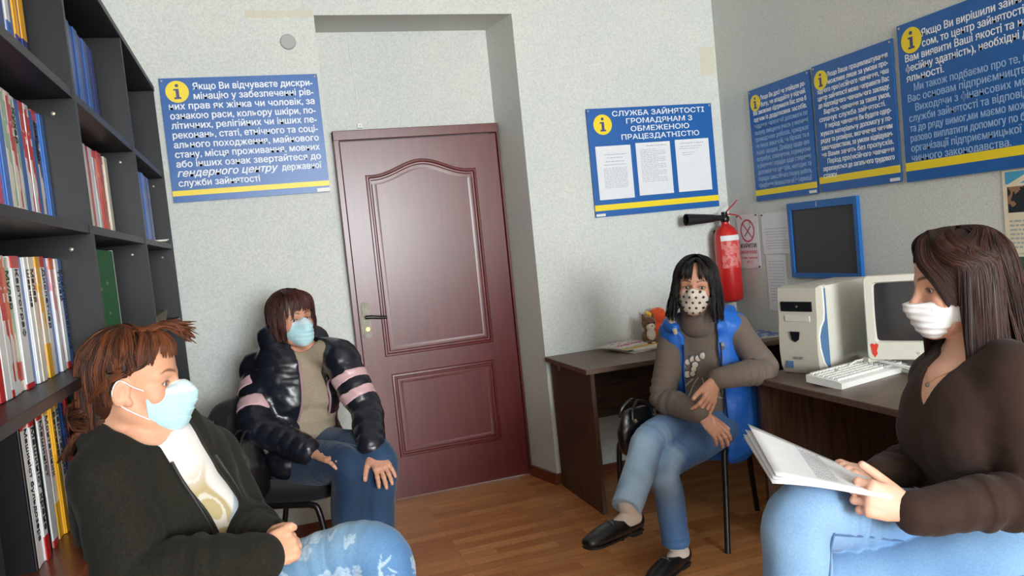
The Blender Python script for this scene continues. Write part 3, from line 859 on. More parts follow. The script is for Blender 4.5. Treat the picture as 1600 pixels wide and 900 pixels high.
# curved front bezel: outline in x,z extruded across y, nose bulging at mid height
fo = [(.066, .0), (.006, .002), (-.008, .03), (-.014, .09), (-.012, .16), (-.004, .22), (-.002, .30), (.002, .345), (.03, .352), (.066, .352)]
MB().prism(fo, .0, PW, frame((0, PW, 0), (1, 0, 0), (0, 0, 1))).build('front_bezel', M_BEIGE2, pc, smooth=True, angle=50)
acc = [(.046, .338), (.062, .338), (.062, .015), (.050, .015), (.022, .05), (.004, .11), (.002, .155), (.018, .19), (.040, .215), (.046, .25)]
MB().prism(acc, .0, .003, frame((.0, .0005, 0), (1, 0, 0), (0, 0, 1))).build('blue_accent', M_PCBLUE, pc)
rim = [(.040, .348), (.046, .338), (.046, .25), (.040, .215), (.018, .19), (.002, .155), (.004, .11), (.022, .05), (.050, .012)]
MB().tube([(x, -.001, z) for x, z in rim], .0035, 8).build('white_rim', mat('bright_plastic', rgb(238, 238, 232), .35), pc, smooth=True)
M_PCB = mat('drive_black', rgb(22, 24, 28), .25)
MB().box2((-.006, .018, .252), (.004, PW - .012, .292), .002).build('optical_drive', M_PCB, pc)
MB().lathe([(.005, 0), (.004, .002)], 10, frame((-.0065, .085, .272), (0, -1, 0), (0, 0, 1))).build('drive_button', M_CHROME, pc)
MB().box2((-.008, .030, .212), (.003, PW - .030, .236), .002).build('floppy_drive', M_BEIGE, pc)
MB().prism([(-.022, .018), (.022, .018), (.016, -.014), (0, -.024), (-.016, -.014)], 0, .004, frame((-.0135, .095, .155), (0, -1, 0), (0, 0, 1))).build('power_button', M_PCB, pc)
text_mesh('maker_lettering', [('acer', 0, 0, .022, .042, .006, .1, 'C')], frame((-.0150, .085, .062), (0, -1, 0), (0, 0, 1)), mat('grey_print', rgb(110, 112, 112), .5), pc)
MB().prism([(-.016, -.014), (.016, -.014), (.016, .014), (-.016, .014)], 0, .002, frame((-.011, .130, .038), (0, -1, 0), (0, 0, 1))).build('sticker', M_PCBLUE, pc)
MB().box2((.03, .01, 0), (.07, PW - .01, .014), .003).box2((.32, .01, 0), (.36, PW - .01, .014), .003).build('foot', M_BEIGE2, pc)

mo = thing('crt_monitor', 'beige tube monitor with a red sticker beside the computer tower', 'monitor', (2.13, 2.375, DT), R(-52))
# local: x along the front edge (left to right seen from the user), screen faces -y
MWd, MHt = .365, .318
z0 = .062
def bez_outline(g): return rrect(g, z0 + g, MWd - g, z0 + MHt - g, .018)
bz = MB()
oo = rrect(0, z0, MWd, z0 + MHt, .016); ii = rrect(.030, z0 + .066, MWd - .030, z0 + MHt - .024, .014); i2 = rrect(.036, z0 + .072, MWd - .036, z0 + MHt - .030, .012)
bz.grid([[(x, .05, z) for x, z in oo], [(x, .004, z) for x, z in oo], [(x + (MWd / 2 - x) * .02, 0, z + (z0 + MHt / 2 - z) * .02) for x, z in oo], [(x, .0, z) for x, z in ii], [(x, .016, z) for x, z in i2]], close_u=True)
bz.build('bezel', M_BEIGE, mo, smooth=True, angle=35)
sc_ = MB(); rows = []
for j in range(9):
    v = j / 8; r_ = []
    for i in range(11):
        u = i / 10
        x = .034 + (MWd - .068) * u; z = z0 + .070 + (MHt - .098) * v
        r_.append((x, .004 + .010 * ((2 * u - 1) ** 2 + (2 * v - 1) ** 2) * .6, z))
    rows.append(r_)
sc_.grid(rows).build('screen', mat('dark_glass', rgb(52, 52, 54), .12, spec=.6), mo, smooth=True)
bk = MB()
secs = [(.05, 0, 1.0), (.10, .004, .97), (.20, .03, .80), (.30, .06, .62), (.335, .065, .58)]
rows = []
for (yy, dz, s) in secs:
    rows.append([(MWd / 2 + (x - MWd / 2) * s, yy, z0 + MHt / 2 - dz * .2 + (z - z0 - MHt / 2) * s) for x, z in oo])
bk.grid(rows, close_u=True); bk.poly(rows[-1]); bk.build('tube_housing', M_BEIGE, mo, smooth=True, angle=50)
MB().lathe([(.11, 0), (.115, .006), (.10, .018), (.05, .026), (.045, .062)], 32, Matrix.Translation((MWd / 2, .15, 0))).build('stand', M_BEIGE, mo, smooth=True)
for k in range(4):
    MB().lathe([(.006, 0), (.005, .003)], 12, frame((.175 + .022 * k, .0, z0 + .026), (1, 0, 0), (0, 0, 1))).build('front_button', M_BEIGE2, mo)
MB().prism([(-.014, .024), (-.006, .028), (.0, .022), (.007, .028), (.015, .022), (.008, .0), (.010, -.012), (.0, -.026), (-.008, -.012)], 0, .0012, frame((.026, -.0005, z0 + .036), (1, 0, 0), (0, 0, 1))).build('red_sticker', mat('sticker_red', rgb(214, 58, 44), .5), mo)

kb = thing('keyboard', 'white keyboard lying in front of the computer tower', 'keyboard', (1.905, 2.262, DT), R(13))
KL, KD = .405, .150
MB().prism([(0, 0), (0, .020), (.012, .026), (KD, .040), (KD, .012), (.03, 0)], 0, KL, frame((0, 0, 0), (0, 1, 0), (0, 0, 1))).build('base', mat('keyboard_white', rgb(230, 230, 226), .45), kb, smooth=True, angle=30)
M_KEY = mat('key_white', rgb(238, 238, 234), .5)
ky = MB()
for r_ in range(6):
    for c_ in range(20):
        y_ = .020 + r_ * .0205 + (.004 if r_ == 5 else 0); x_ = .012 + c_ * .0193
        if (c_ in (14,) or (r_ == 4 and c_ in (5,))): continue
        wid = .0165
        if r_ == 0 and 3 < c_ < 9: wid = .0193
        zz = .026 + .014 * (y_ - .012) / (KD - .012)
        ky.box2((x_, y_, zz), (x_ + wid, y_ + .0165, zz + .008), .0022, 1)
ko = ky.build('keys', M_KEY, kb)
ms = thing('computer_mouse', 'white computer mouse at the right end of the keyboard', 'mouse', (2.262, 2.19, DT), R(-20))
rows = []
for j in range(9):
    a = math.pi / 2 * j / 8
    rows.append([(.030 * math.cos(t_ * math.pi / 12) * math.cos(a) ** .6, .054 * math.sin(t_ * math.pi / 12) * math.cos(a) ** .6, .001 + .034 * math.sin(a)) for t_ in range(24)])
MB().grid(rows, close_u=True).build('body', M_BEIGE, ms, smooth=True, angle=180)
cb = MB().tube([(2.03, 2.42, DT + .004), (2.06, 2.425, DT + .03), (2.11, 2.42, DT + .055), (2.135, 2.40, DT + .062)], .0035, 8)
cb.tube([(2.175, 2.375, DT + .056), (2.20, 2.33, DT + .045), (2.24, 2.28, DT + .03), (2.30, 2.24, DT + .012), (2.36, 2.28, DT + .006)], .0030, 8)
cb.tube([(2.175, 2.37, DT + .052), (2.19, 2.32, DT + .042), (2.21, 2.26, DT + .030), (2.30, 2.22, DT + .006), (2.40, 2.24, DT + .005)], .0026, 8)
cab = tag(bpy.data.objects.new('connector_cable', None), 'pale computer cable with a plug resting across the keyboard', 'cable'); COL.objects.link(cab); cab.location = (2.15, 2.37, DT + .03)
def child_world(o, p):
    o.parent = p; o.matrix_parent_inverse = Matrix.Translation(p.location).inverted(); return o
child_world(cb.build('cord', mat('cable_white', rgb(214, 212, 206), .5), smooth=True), cab)
child_world(MB().box((2.155, 2.388, DT + .060), (.05, .034, .018), .004, 2).build('plug', M_BEIGE2), cab)
cb2 = MB().tube([(2.03, 2.475, DT + .004), (2.09, 2.44, DT + .004), (2.16, 2.46, DT + .004), (2.28, 2.48, DT + .004)], .005, 8)
tag(cb2.build('power_cord', M_BLK, smooth=True), 'black cord lying on the desk between tower and keyboard', 'cable')

# ------------------------------------------------------------------ magazines and toys on the back desk
def magazine(x, y, z, rz, w, h, th, base, pat, label, curl=0.0):
    t = thing('magazine', label, 'magazine', (x, y, z), rz, 'magazines on the back desk')
    rows = []
    for s in (0, 1):
        for j in range(7):
            pass
    mb = MB(); n = 8
    top = [[(-w / 2 + w * i / n, -h / 2 + h * j, th + curl * (i / n) ** 3) for i in range(n + 1)] for j in (0, 1)]
    bot = [[(-w / 2 + w * i / n, -h / 2 + h * j, curl * (i / n) ** 3) for i in range(n + 1)] for j in (0, 1)]
    mb.grid([bot[0], top[0], top[1], bot[1], bot[0]])
    mb.poly([bot[0][0], top[0][0], top[1][0], bot[1][0]]); mb.poly([bot[0][n], top[0][n], top[1][n], bot[1][n]])
    mb.build('pages', M_PAGE, t)
    cv = MB(); cv.grid([[(a, b, c + .0004) for a, b, c in top[0]], [(a, b, c + .0004) for a, b, c in top[1]]])
    cv.build('cover', cover_mat(base, pat), t)
    return t
magazine(1.90, 3.76, DT, R(8), .29, .21, .006, 'green', 'cream+dgreen', 'bottom green magazine of the pile on the back desk')
magazine(1.94, 3.74, DT + .0065, R(-6), .28, .20, .006, 'cream', 'orange+white', 'cream and orange magazine lying on the green one')
magazine(1.86, 3.80, DT + .013, R(14), .28, .20, .005, 'yellow', 'white+green', 'yellow magazine lying near the top of the pile')
t = magazine(1.83, 3.83, DT + .0185, R(20), .27, .19, .006, 'white', 'pink', 'white magazine with red title on top of the pile', .0)
text_mesh('title_lettering', [('НОВИНИ', 0, -.04, .045, .2, .01, 0, 'C')], Matrix.Translation((0, 0, .0066)), M_REDP, t)
magazine(2.02, 3.83, DT + .0185, R(-14), .20, .15, .005, 'dgreen', None, 'small dark green booklet behind the yellow magazine')
magazine(2.50, 3.62, DT, R(80), .28, .20, .008, 'blue', 'cream+white', 'blue magazine at the far right end of the back desk')
# ------------------------------------------------------------------ implicit-surface modelling for bodies and clothes
def V(*a): return np.array(a, dtype=np.float64)
def unit(v):
    v = np.asarray(v, float); return v / max(1e-12, np.linalg.norm(v))

_rng = np.random.RandomState(7)
_K = []
for o_ in range(3):
    for j in range(5):
        d_ = _rng.normal(size=3); d_ /= np.linalg.norm(d_)
        _K.append((d_ * (2 ** o_), _rng.uniform(0, 6.28), 0.55 ** o_))
_KM = np.array([k for k, _, _ in _K], np.float32); _KP = np.array([q for _, q, _ in _K], np.float32); _KA = np.array([q for _, _, q in _K], np.float32)
def fnoise(p, scale, seed=0.0):
    """cheap smooth 3-D noise, about -1..1; scale in features per metre."""
    q = np.asarray(p, np.float32) * np.float32(scale * 2.0)
    q = q + np.sin(q[:, [1, 2, 0]] * np.float32(.7) + np.float32(1.3 + seed)) * np.float32(.9)
    return (np.sin(q @ _KM.T + (_KP + np.float32(seed * 1.7))) @ _KA) * np.float32(.25)

class Prim:
    pass

def seg_prim(C, rad, k=0.02, op='u', ripple=None, frames=None, depth=None, wobble=None):
    """Tapered tube along the points C; rad per point. With frames (right vectors) and depth it is elliptical:
    rad = half-width along the right vector, depth = half-depth across it."""
    C = np.asarray(C, float); n = len(C)
    rad = np.full(n, rad, float) if np.isscalar(rad) else np.asarray(rad, float)
    dep = rad if depth is None else np.asarray(depth, float)
    pr = Prim(); pr.k, pr.op = k, op
    m = max(rad.max(), dep.max()) + (abs(ripple[1]) if ripple else 0) + 0.004
    pr.lo, pr.hi = C.min(0) - m, C.max(0) + m
    L = np.linalg.norm(np.diff(C, axis=0), axis=1); S = np.concatenate([[0], np.cumsum(L)])
    Fr = None if frames is None else np.array([unit(f) for f in np.asarray(frames, float)])
    rm_ = np.maximum(rad, dep) + max(k, .03) + .022 + (abs(ripple[1]) if ripple else 0)
    C = C.astype(np.float32); rad = rad.astype(np.float32); dep = dep.astype(np.float32)
    if Fr is not None: Fr = Fr.astype(np.float32)
    def f(pp):
        best = np.full(len(pp), .5, np.float32); bs = np.zeros(len(pp), np.float32)
        for i in range(n - 1):
            ax = C[i + 1] - C[i]; l2 = max(1e-12, float(ax @ ax))
            mid = (C[i] + C[i + 1]) * .5; rr_ = math.sqrt(l2) * .5 + float(max(rm_[i], rm_[i + 1]))
            q0 = pp - mid
            near = np.nonzero(np.einsum('ij,ij->i', q0, q0) < rr_ * rr_)[0]
            if len(near) == 0: continue
            p = pp[near]
            t = np.clip((p - C[i]) @ ax / l2, 0, 1)
            q = p - (C[i] + t[:, None] * ax)
            a = rad[i] + t * (rad[i + 1] - rad[i])
            if Fr is None:
                d = np.sqrt((q * q).sum(1)) - a
            else:
                b = dep[i] + t * (dep[i + 1] - dep[i])
                r = Fr[i] + t[:, None] * (Fr[i + 1] - Fr[i])
                r /= np.linalg.norm(r, axis=1)[:, None]
                axu = ax / math.sqrt(l2)
                w = q @ axu
                u = (q * r).sum(1)
                rest = q - u[:, None] * r - w[:, None] * axu
                v = np.sqrt((rest * rest).sum(1))
                mm = np.minimum(a, b)
                k0 = np.sqrt((u / a) ** 2 + (v / b) ** 2 + (w / mm) ** 2)
                k1 = np.sqrt((u / a ** 2) ** 2 + (v / b ** 2) ** 2 + (w / mm ** 2) ** 2)
                d = np.where(k1 > 1e-9, k0 * (k0 - 1) / np.maximum(k1, 1e-9), -mm)
            c = d < best[near]
            ci = near[c]
            best[ci] = d[c]
            if ripple or wobble: bs[ci] = S[i] + t[c] * L[i]
        if ripple:
            per, amp = ripple[0], ripple[1]
            ph = bs / per
            if len(ripple) > 2: ph = ph + ripple[2] * fnoise(pp, 4.0, 1.0)
            best = best - amp * (np.sqrt(np.abs(np.sin(math.pi * ph)) + 1e-4) - 0.6)
        if wobble:
            for (s0, width, amp, per) in wobble:
                best = best - amp * np.exp(-((bs - s0) / width) ** 2) * np.sin(2 * math.pi * bs / per + 4.0 * fnoise(pp, 5.0, s0))
        return best
    pr.f = f
    return pr

def ell_prim(c, r, M=None, k=0.02, op='u'):
    c = np.asarray(c, float); r = np.asarray(r, float)
    M = np.eye(3) if M is None else np.asarray(M)
    M = M.astype(np.float32)
    pr = Prim(); pr.k, pr.op = k, op
    e = np.sqrt(((M * r) ** 2).sum(1)) + 0.004
    pr.lo, pr.hi = c - e, c + e
    c = c.astype(np.float32); r = r.astype(np.float32)
    def f(p):
        q = (p - c) @ M
        k0 = np.sqrt(((q / r) ** 2).sum(1)); k1 = np.sqrt(((q / (r * r)) ** 2).sum(1))
        return np.where(k1 > 1e-9, k0 * (k0 - 1) / np.maximum(k1, 1e-9), -r.min())
    pr.f = f
    return pr

def func_prim(f, lo, hi, k=0.0, op='i'):
    pr = Prim(); pr.f, pr.lo, pr.hi, pr.k, pr.op = f, np.asarray(lo, float), np.asarray(hi, float), k, op
    return pr

def half(pt, nrm):
    """half space: negative on the side opposite to nrm."""
    pt = np.asarray(pt, float); nrm = unit(nrm)
    return lambda p: (p - pt) @ nrm

def field_eval(prims, P, disp=None):
    P = np.asarray(P, np.float32)
    d = np.full(len(P), .5, np.float32)
    for pr in prims:
        _apply(pr, d, P, slice(None))
    if disp is not None: d = d - disp(P)
    return d

def _apply(pr, d, P, idx):
    v = pr.f(P[idx]); c = d[idx]; k = pr.k
    if pr.op == 'u':
        if k > 0:
            h = np.maximum(k - np.abs(c - v), 0) / k
            r = np.minimum(c, v) - h * h * k * 0.25
        else: r = np.minimum(c, v)
    else:
        if pr.op == 's': v = -v
        if k > 0:
            h = np.maximum(k - np.abs(c - v), 0) / k
            r = np.maximum(c, v) + h * h * k * 0.25
        else: r = np.maximum(c, v)
    d[idx] = r

HS = 1.0
from concurrent.futures import ThreadPoolExecutor
POOL = ThreadPoolExecutor(4)
def mesh_field(prims, h, disp=None, lo=None, hi=None, margin=0.01, amp=None):
    """Sparse surface nets of the field; returns (verts, quads)."""
    h = h * HS
    amp = (.010 if disp is not None else .003) if amp is None else amp
    un = [p for p in prims if p.op == 'u']
    if lo is None:
        lo = np.min([p.lo for p in un], 0) - margin; hi = np.max([p.hi for p in un], 0) + margin
    lo = np.asarray(lo, float); hi = np.asarray(hi, float)
    B = 8; bs = B * h
    nb = np.maximum(1, np.ceil((hi - lo) / bs).astype(int))
    gi = np.stack(np.meshgrid(*[np.arange(n) for n in nb], indexing='ij'), -1).reshape(-1, 3)
    cen = lo + (gi + 0.5) * bs
    # cull with bounding boxes of the unions first
    near = np.zeros(len(cen), bool)
    for p in un:
        near |= np.all((cen > p.lo - bs) & (cen < p.hi + bs), axis=1)
    gi, cen = gi[near], cen[near]
    ch = bs / 2; kmax = max(p.k for p in prims)
    o3 = np.stack(np.meshgrid(*[np.array([-1, 0, 1])] * 3, indexing='ij'), -1).reshape(-1, 3) * ch * .75
    def coarse(c):
        v = field_eval(prims, (c[:, None] + o3[None]).reshape(-1, 3).astype(np.float32)).reshape(len(c), 27)
        return np.abs(v).min(1) < ch * .60 + amp
    cs = [cen[i:i + 500] for i in range(0, len(cen), 500)]
    act = np.concatenate(list(POOL.map(coarse, cs)))
    gi, cen = gi[act], cen[act]
    nB = len(gi)
    if nB == 0: return np.zeros((0, 3)), np.zeros((0, 4), int)
    off = np.stack(np.meshgrid(*[np.arange(B + 1)] * 3, indexing='ij'), -1).reshape(-1, 3)
    Np = len(off)
    def fine(r):
        g, c = gi[r[0]:r[1]], cen[r[0]:r[1]]; m = len(g)
        Pb = (lo + (g[:, None, :] * B + off[None]) * h).astype(np.float32)
        D = np.full((m, Np), .5, np.float32)
        blo = c - bs / 2; bhi = c + bs / 2
        for pr in prims:
            if pr.op == 'i': sel = np.arange(m)
            else:
                reach = kmax + 0.01
                sel = np.nonzero(np.all((bhi > pr.lo - reach) & (blo < pr.hi + reach), axis=1))[0]
            if len(sel) == 0: continue
            dd = D[sel].reshape(-1)
            _apply(pr, dd, Pb[sel].reshape(-1, 3), slice(None))
            D[sel] = dd.reshape(len(sel), Np)
        if disp is not None:
            d = D.reshape(-1); w = np.nonzero(np.abs(d) < amp + h * 2.5)[0]
            if len(w): d[w] -= disp(Pb.reshape(-1, 3)[w])
        return D
    D = np.concatenate(list(POOL.map(fine, [(i, min(nB, i + 96)) for i in range(0, nB, 96)])))
    G = D.reshape(nB, B + 1, B + 1, B + 1)
    # cells
    c8 = [(i, j, k) for i in (0, 1) for j in (0, 1) for k in (0, 1)]
    def cv(i, j, k): return G[:, i:i + B, j:j + B, k:k + B]
    ins = sum((cv(*c) < 0).astype(np.int8) for c in c8)
    m = (ins > 0) & (ins < 8)
    b, ci, cj, ck = np.nonzero(m)
    vals = {c: cv(*c)[m] for c in c8}
    acc = np.zeros((len(b), 3)); cnt = np.zeros(len(b))
    for c in c8:
        for ax in range(3):
            if c[ax] == 1: continue
            e = list(c); e[ax] = 1; e = tuple(e)
            a0, a1 = vals[c], vals[e]
            x = (a0 < 0) != (a1 < 0)
            t = np.where(x, a0 / np.where(x, a0 - a1, 1), 0)
            pos = np.tile(np.array(c, float), (len(b), 1)); pos[:, ax] += t
            acc += np.where(x[:, None], pos, 0); cnt += x
    cellpos = np.stack([ci, cj, ck], 1)
    verts = lo + (gi[b] * B + cellpos + acc / cnt[:, None]) * h
    gidx = (gi[b] * B + cellpos).astype(np.int64) + 1
    N = (nb * B + 3).astype(np.int64)
    key = (gidx[:, 0] * N[1] + gidx[:, 1]) * N[2] + gidx[:, 2]
    order = np.argsort(key); skey = key[order]
    def look(q):
        i = np.searchsorted(skey, q); i = np.minimum(i, len(skey) - 1)
        return np.where(skey[i] == q, order[i], -1)
    st = [N[1] * N[2], N[2], np.int64(1)]
    quads = []
    base = (gi * B).astype(np.int64) + 1
    for ax in range(3):
        sl0 = [slice(0, B)] * 3; sl1 = list(sl0); sl1[ax] = slice(1, B + 1)
        a0 = G[(slice(None), *sl0)]; a1 = G[(slice(None), *sl1)]
        x = (a0 < 0) != (a1 < 0)
        bb, i, j, k = np.nonzero(x)
        kk = ((base[bb, 0] + i) * N[1] + base[bb, 1] + j) * N[2] + base[bb, 2] + k
        u, v = (ax + 1) % 3, (ax + 2) % 3
        q = np.stack([look(kk - st[u] - st[v]), look(kk - st[v]), look(kk), look(kk - st[u])], 1)
        flip = a0[x] > 0
        q[flip] = q[flip][:, ::-1]
        quads.append(q[(q >= 0).all(1)])
    quads = np.concatenate(quads)
    return verts, quads

def relax(verts, quads, it=1, lam=0.5):
    for _ in range(it):
        acc = np.zeros_like(verts); cnt = np.zeros(len(verts))
        for a, b in ((0, 1), (1, 2), (2, 3), (3, 0)):
            np.add.at(acc, quads[:, a], verts[quads[:, b]]); np.add.at(cnt, quads[:, a], 1)
            np.add.at(acc, quads[:, b], verts[quads[:, a]]); np.add.at(cnt, quads[:, b], 1)
        verts = verts + lam * (acc / np.maximum(cnt, 1)[:, None] - verts)
    return verts

def field_obj(name, prims, h, material, parent=None, disp=None, color=None, smooth_it=1, lo=None, hi=None):
    v, q = mesh_field(prims, h, disp, lo, hi)
    if smooth_it: v = relax(v, q, smooth_it)
    me = bpy.data.meshes.new(name)
    me.vertices.add(len(v)); me.vertices.foreach_set('co', v.astype(np.float32).ravel())
    me.loops.add(len(q) * 4); me.loops.foreach_set('vertex_index', q.astype(np.int32).ravel())
    me.polygons.add(len(q)); me.polygons.foreach_set('loop_start', np.arange(0, len(q) * 4, 4, dtype=np.int32))
    me.update(calc_edges=True)
    me.shade_smooth()
    if color is not None:
        c = np.ones((len(v), 4), np.float32); c[:, :3] = color(v)
        a = me.attributes.new('Col', 'FLOAT_COLOR', 'POINT'); a.data.foreach_set('color', c.ravel())
    o = link_mesh(name, me, material)
    if parent is not None: child_world(o, parent)
    return o

# ------------------------------------------------------------------ anatomy
def at(px, py, d):
    """the point d metres in front of the camera plane seen at pixel (px, py) of the 1600x900 frame"""
    px, py, d = float(px), float(py), float(d)
    return np.array(Vector((0, 0, CAM_H)) + d * ((px - 800) / F_PX * _rt - (py - 450) / F_PX * _up + _fw))
VIEW = np.array(_fw); RIGHT = np.array(_rt); UPV = np.array(_up)

class Head:
    """Local frame: x = the person's right, y = forward, z = up."""
    def __init__(self, c, fwd, up=(0, 0, 1), s=1.0):
        self.c = np.asarray(c, float); y = unit(fwd); z = unit(np.asarray(up, float) - y * np.dot(up, y)); x = np.cross(y, z)
        self.M = np.stack([x, y, z], 1); self.s = s
    def w(self, *p): return self.c + self.M @ (np.array(p, float) * self.s)
    def loc(self, P): return (P - self.c) @ self.M / self.s
    def e(self, c, r, k=.02, op='u', rot=None):
        M = self.M if rot is None else self.M @ rot
        return ell_prim(self.w(*c), np.array(r) * self.s, M, k * self.s, op)
    def t(self, pts, r, k=.02, op='u'):
        return seg_prim([self.w(*p) for p in pts], np.array(r) * self.s if not np.isscalar(r) else r * self.s, k * self.s, op)

def rot3(ax, deg):
    return np.array(Matrix.Rotation(R(deg), 3, ax))

def head_prims(H, jaw=1.0, eye_open=1.0, full=1.0):
    e, t = H.e, H.t
    P = [e((0, -.014, .036), (.074, .094, .080), 0),
         e((0, .030, .038), (.060, .050, .056), .03),
         e((0, .030, -.030), (.056 * full, .054, .066), .03)]
    for s in (-1, 1):
        P += [t([(s * .050, -.004, -.052), (s * .034 * jaw, .036, -.086), (0, .062, -.098)], [.021, .020, .019], .03),
              e((s * .038, .050, -.030), (.024 * full, .024, .022), .025),
              t([(s * .046, .060, .016), (s * .012, .077, .015)], [.008, .0095], .016)]
    P += [e((0, .070, -.096), (.019, .015, .015), .015),
          t([(0, .0775, .010), (0, .096, -.030)], [.0080, .0100], .014), e((0, .099, -.034), (.0115, .0105, .0095), .008)]
    for s in (-1, 1):
        P += [e((s * .0125, .088, -.037), (.0085, .0100, .0075), .008),
              e((s * .032, .086, -.003), (.019, .014, .0125), .014, 's'),
              e((s * .032, .0600, -.003), (.0165, .0168, .0150), .005)]
    P += [t([(-.020, .080, -.066), (0, .087, -.064), (.020, .080, -.066)], [.004, .0065, .004], .006),
          t([(-.018, .080, -.074), (0, .086, -.075), (.018, .080, -.074)], [.004, .007, .004], .006)]
    for s in (-1, 1):
        P += [e((s * .032, .0800, -.003), (.0135, .020, .0050 * eye_open), .002, 's', rot3('Y', s * 5))]
        P += [e((s * .076, -.010, -.012), (.0075, .019, .030), .006, 'u', rot3('Z', s * 20) @ rot3('X', -10)),
              e((s * .084, -.006, -.010), (.0065, .011, .018), .004, 's', rot3('Z', s * 20) @ rot3('X', -10)),
              e((s * .074, .004, -.034), (.006, .008, .009), .006)]
    return P

def skin_color(H, base, brow, eye_open=1.0, lip=(0.50, 0.20, 0.18), nails=()):
    base = np.array(base[:3]); brow = np.array(brow[:3])
    def f(v):
        c = np.tile(base, (len(v), 1))
        c *= (1 + 0.05 * fnoise(v, 14, 2.0))[:, None]
        L = H.loc(v); ax = np.abs(L[:, 0])
        red = np.exp(-(((ax - .036) / .022) ** 2 + ((L[:, 2] + .030) / .022) ** 2)) * (L[:, 1] > .03)
        red += .8 * np.exp(-((L[:, 0] / .012) ** 2 + ((L[:, 2] + .034) / .012) ** 2)) * (L[:, 1] > .08)
        c = c * (1 - red[:, None] * np.array([.02, .16, .16]))
        zb = .0215 + .006 * np.sin(np.clip((ax - .012) / .040, 0, 1) * 2.4) - .004 * np.clip((ax - .04) / .015, 0, 1)
        wb = np.where(ax < .03, .0042, .0042 * np.clip(1 - (ax - .03) / .030, .3, 1))
        b = np.clip(1.3 - np.abs(L[:, 2] - zb) / wb, 0, 1) * (ax > .011) * (ax < .055) * (L[:, 1] > .045)
        c = c * (1 - .85 * b[:, None]) + brow * (.85 * b[:, None])
        # lash line and lids around the eye opening
        q = ((ax - .032) / .0155) ** 2 + ((L[:, 2] + .003) / (.0050 * eye_open + .0026)) ** 2
        l = np.clip((1.5 - q) / .5, 0, 1) * (L[:, 1] > .055) * np.where(L[:, 2] > -.003, 1.0, .55)
        c = c * (1 - .8 * l[:, None]) + np.array([.035, .022, .02]) * (.8 * l[:, None])
        q = ((L[:, 0]) / .025) ** 2 + ((L[:, 2] + .070) / .010) ** 2
        l = np.clip(1.4 - q, 0, 1) * (L[:, 1] > .075)
        c = c * (1 - l[:, None]) + np.array(lip) * l[:, None]
        for (tip, nrm, dirn, r) in nails:
            q = v - tip
            along = q @ dirn; up = q @ nrm; side = np.sqrt(np.maximum((q * q).sum(1) - along ** 2 - up ** 2, 0))
            l = np.clip(1.6 - (side / (r * .75)) ** 2 - (along / (r * 1.1)) ** 2, 0, 1) * (up > r * .35)
            c = c * (1 - .55 * l[:, None]) + np.array([.80, .52, .47]) * (.55 * l[:, None])
        return c
    return f

def eye_material():
    if 'eyeball' in _mats: return _mats['eyeball']
    m = bpy.data.materials.new('eyeball'); m.use_nodes = True
    nt = m.node_tree; b = nt.nodes['Principled BSDF']; L = nt.links.new
    b.inputs['Roughness'].default_value = .12
    tc = nt.nodes.new('ShaderNodeTexCoord')
    gr = nt.nodes.new('ShaderNodeVectorMath'); gr.operation = 'LENGTH'
    mp = nt.nodes.new('ShaderNodeMapping'); mp.inputs['Scale'].default_value = (1, 0, 1)
    L(tc.outputs['Object'], mp.inputs['Vector']); L(mp.outputs['Vector'], gr.inputs[0])
    rp = nt.nodes.new('ShaderNodeValToRGB')
    mr = nt.nodes.new('ShaderNodeMath'); mr.operation = 'MULTIPLY'; mr.inputs[1].default_value = 1 / .0128
    L(gr.outputs['Value'], mr.inputs[0]); L(mr.outputs['Value'], rp.inputs['Fac'])
    e = rp.color_ramp.elements
    e[0].position = .0; e[0].color = (.004, .003, .003, 1)
    e[1].position = .18; e[1].color = (.004, .003, .003, 1)
    for p, c in ((.21, (.05, .028, .016, 1)), (.44, (.035, .02, .012, 1)), (.48, (.62, .58, .54, 1)), (1.0, (.58, .50, .47, 1))):
        x = e.new(p); x.color = c
    L(rp.outputs['Color'], b.inputs['Base Color'])
    _mats['eyeball'] = m
    return m

def add_eyes(H, root, look=(0, 1, 0)):
    for s in (-1, 1):
        mb = MB(); r = .0128 * H.s
        n = 20; prof = [(max(1e-5, r * math.sin(math.pi * i / n)), -r * math.cos(math.pi * i / n)) for i in range(n + 1)]
        mb.lathe(prof, 24, Matrix.Rotation(R(-90), 4, 'X'), cap=False)
        o = mb.build('eye', eye_material(), None, smooth=True, angle=180)
        o.parent = root
        y = unit(H.M @ np.array(unit(look))); x = unit(np.cross(y, H.M[:, 2])); z = np.cross(x, y)
        c = H.w(s * .032, .0615, -.003)
        rc = np.array(root.location)
        M = Matrix(((x[0], y[0], z[0], c[0] - rc[0]), (x[1], y[1], z[1], c[1] - rc[1]), (x[2], y[2], z[2], c[2] - rc[2]), (0, 0, 0, 1)))
        o.matrix_local = M

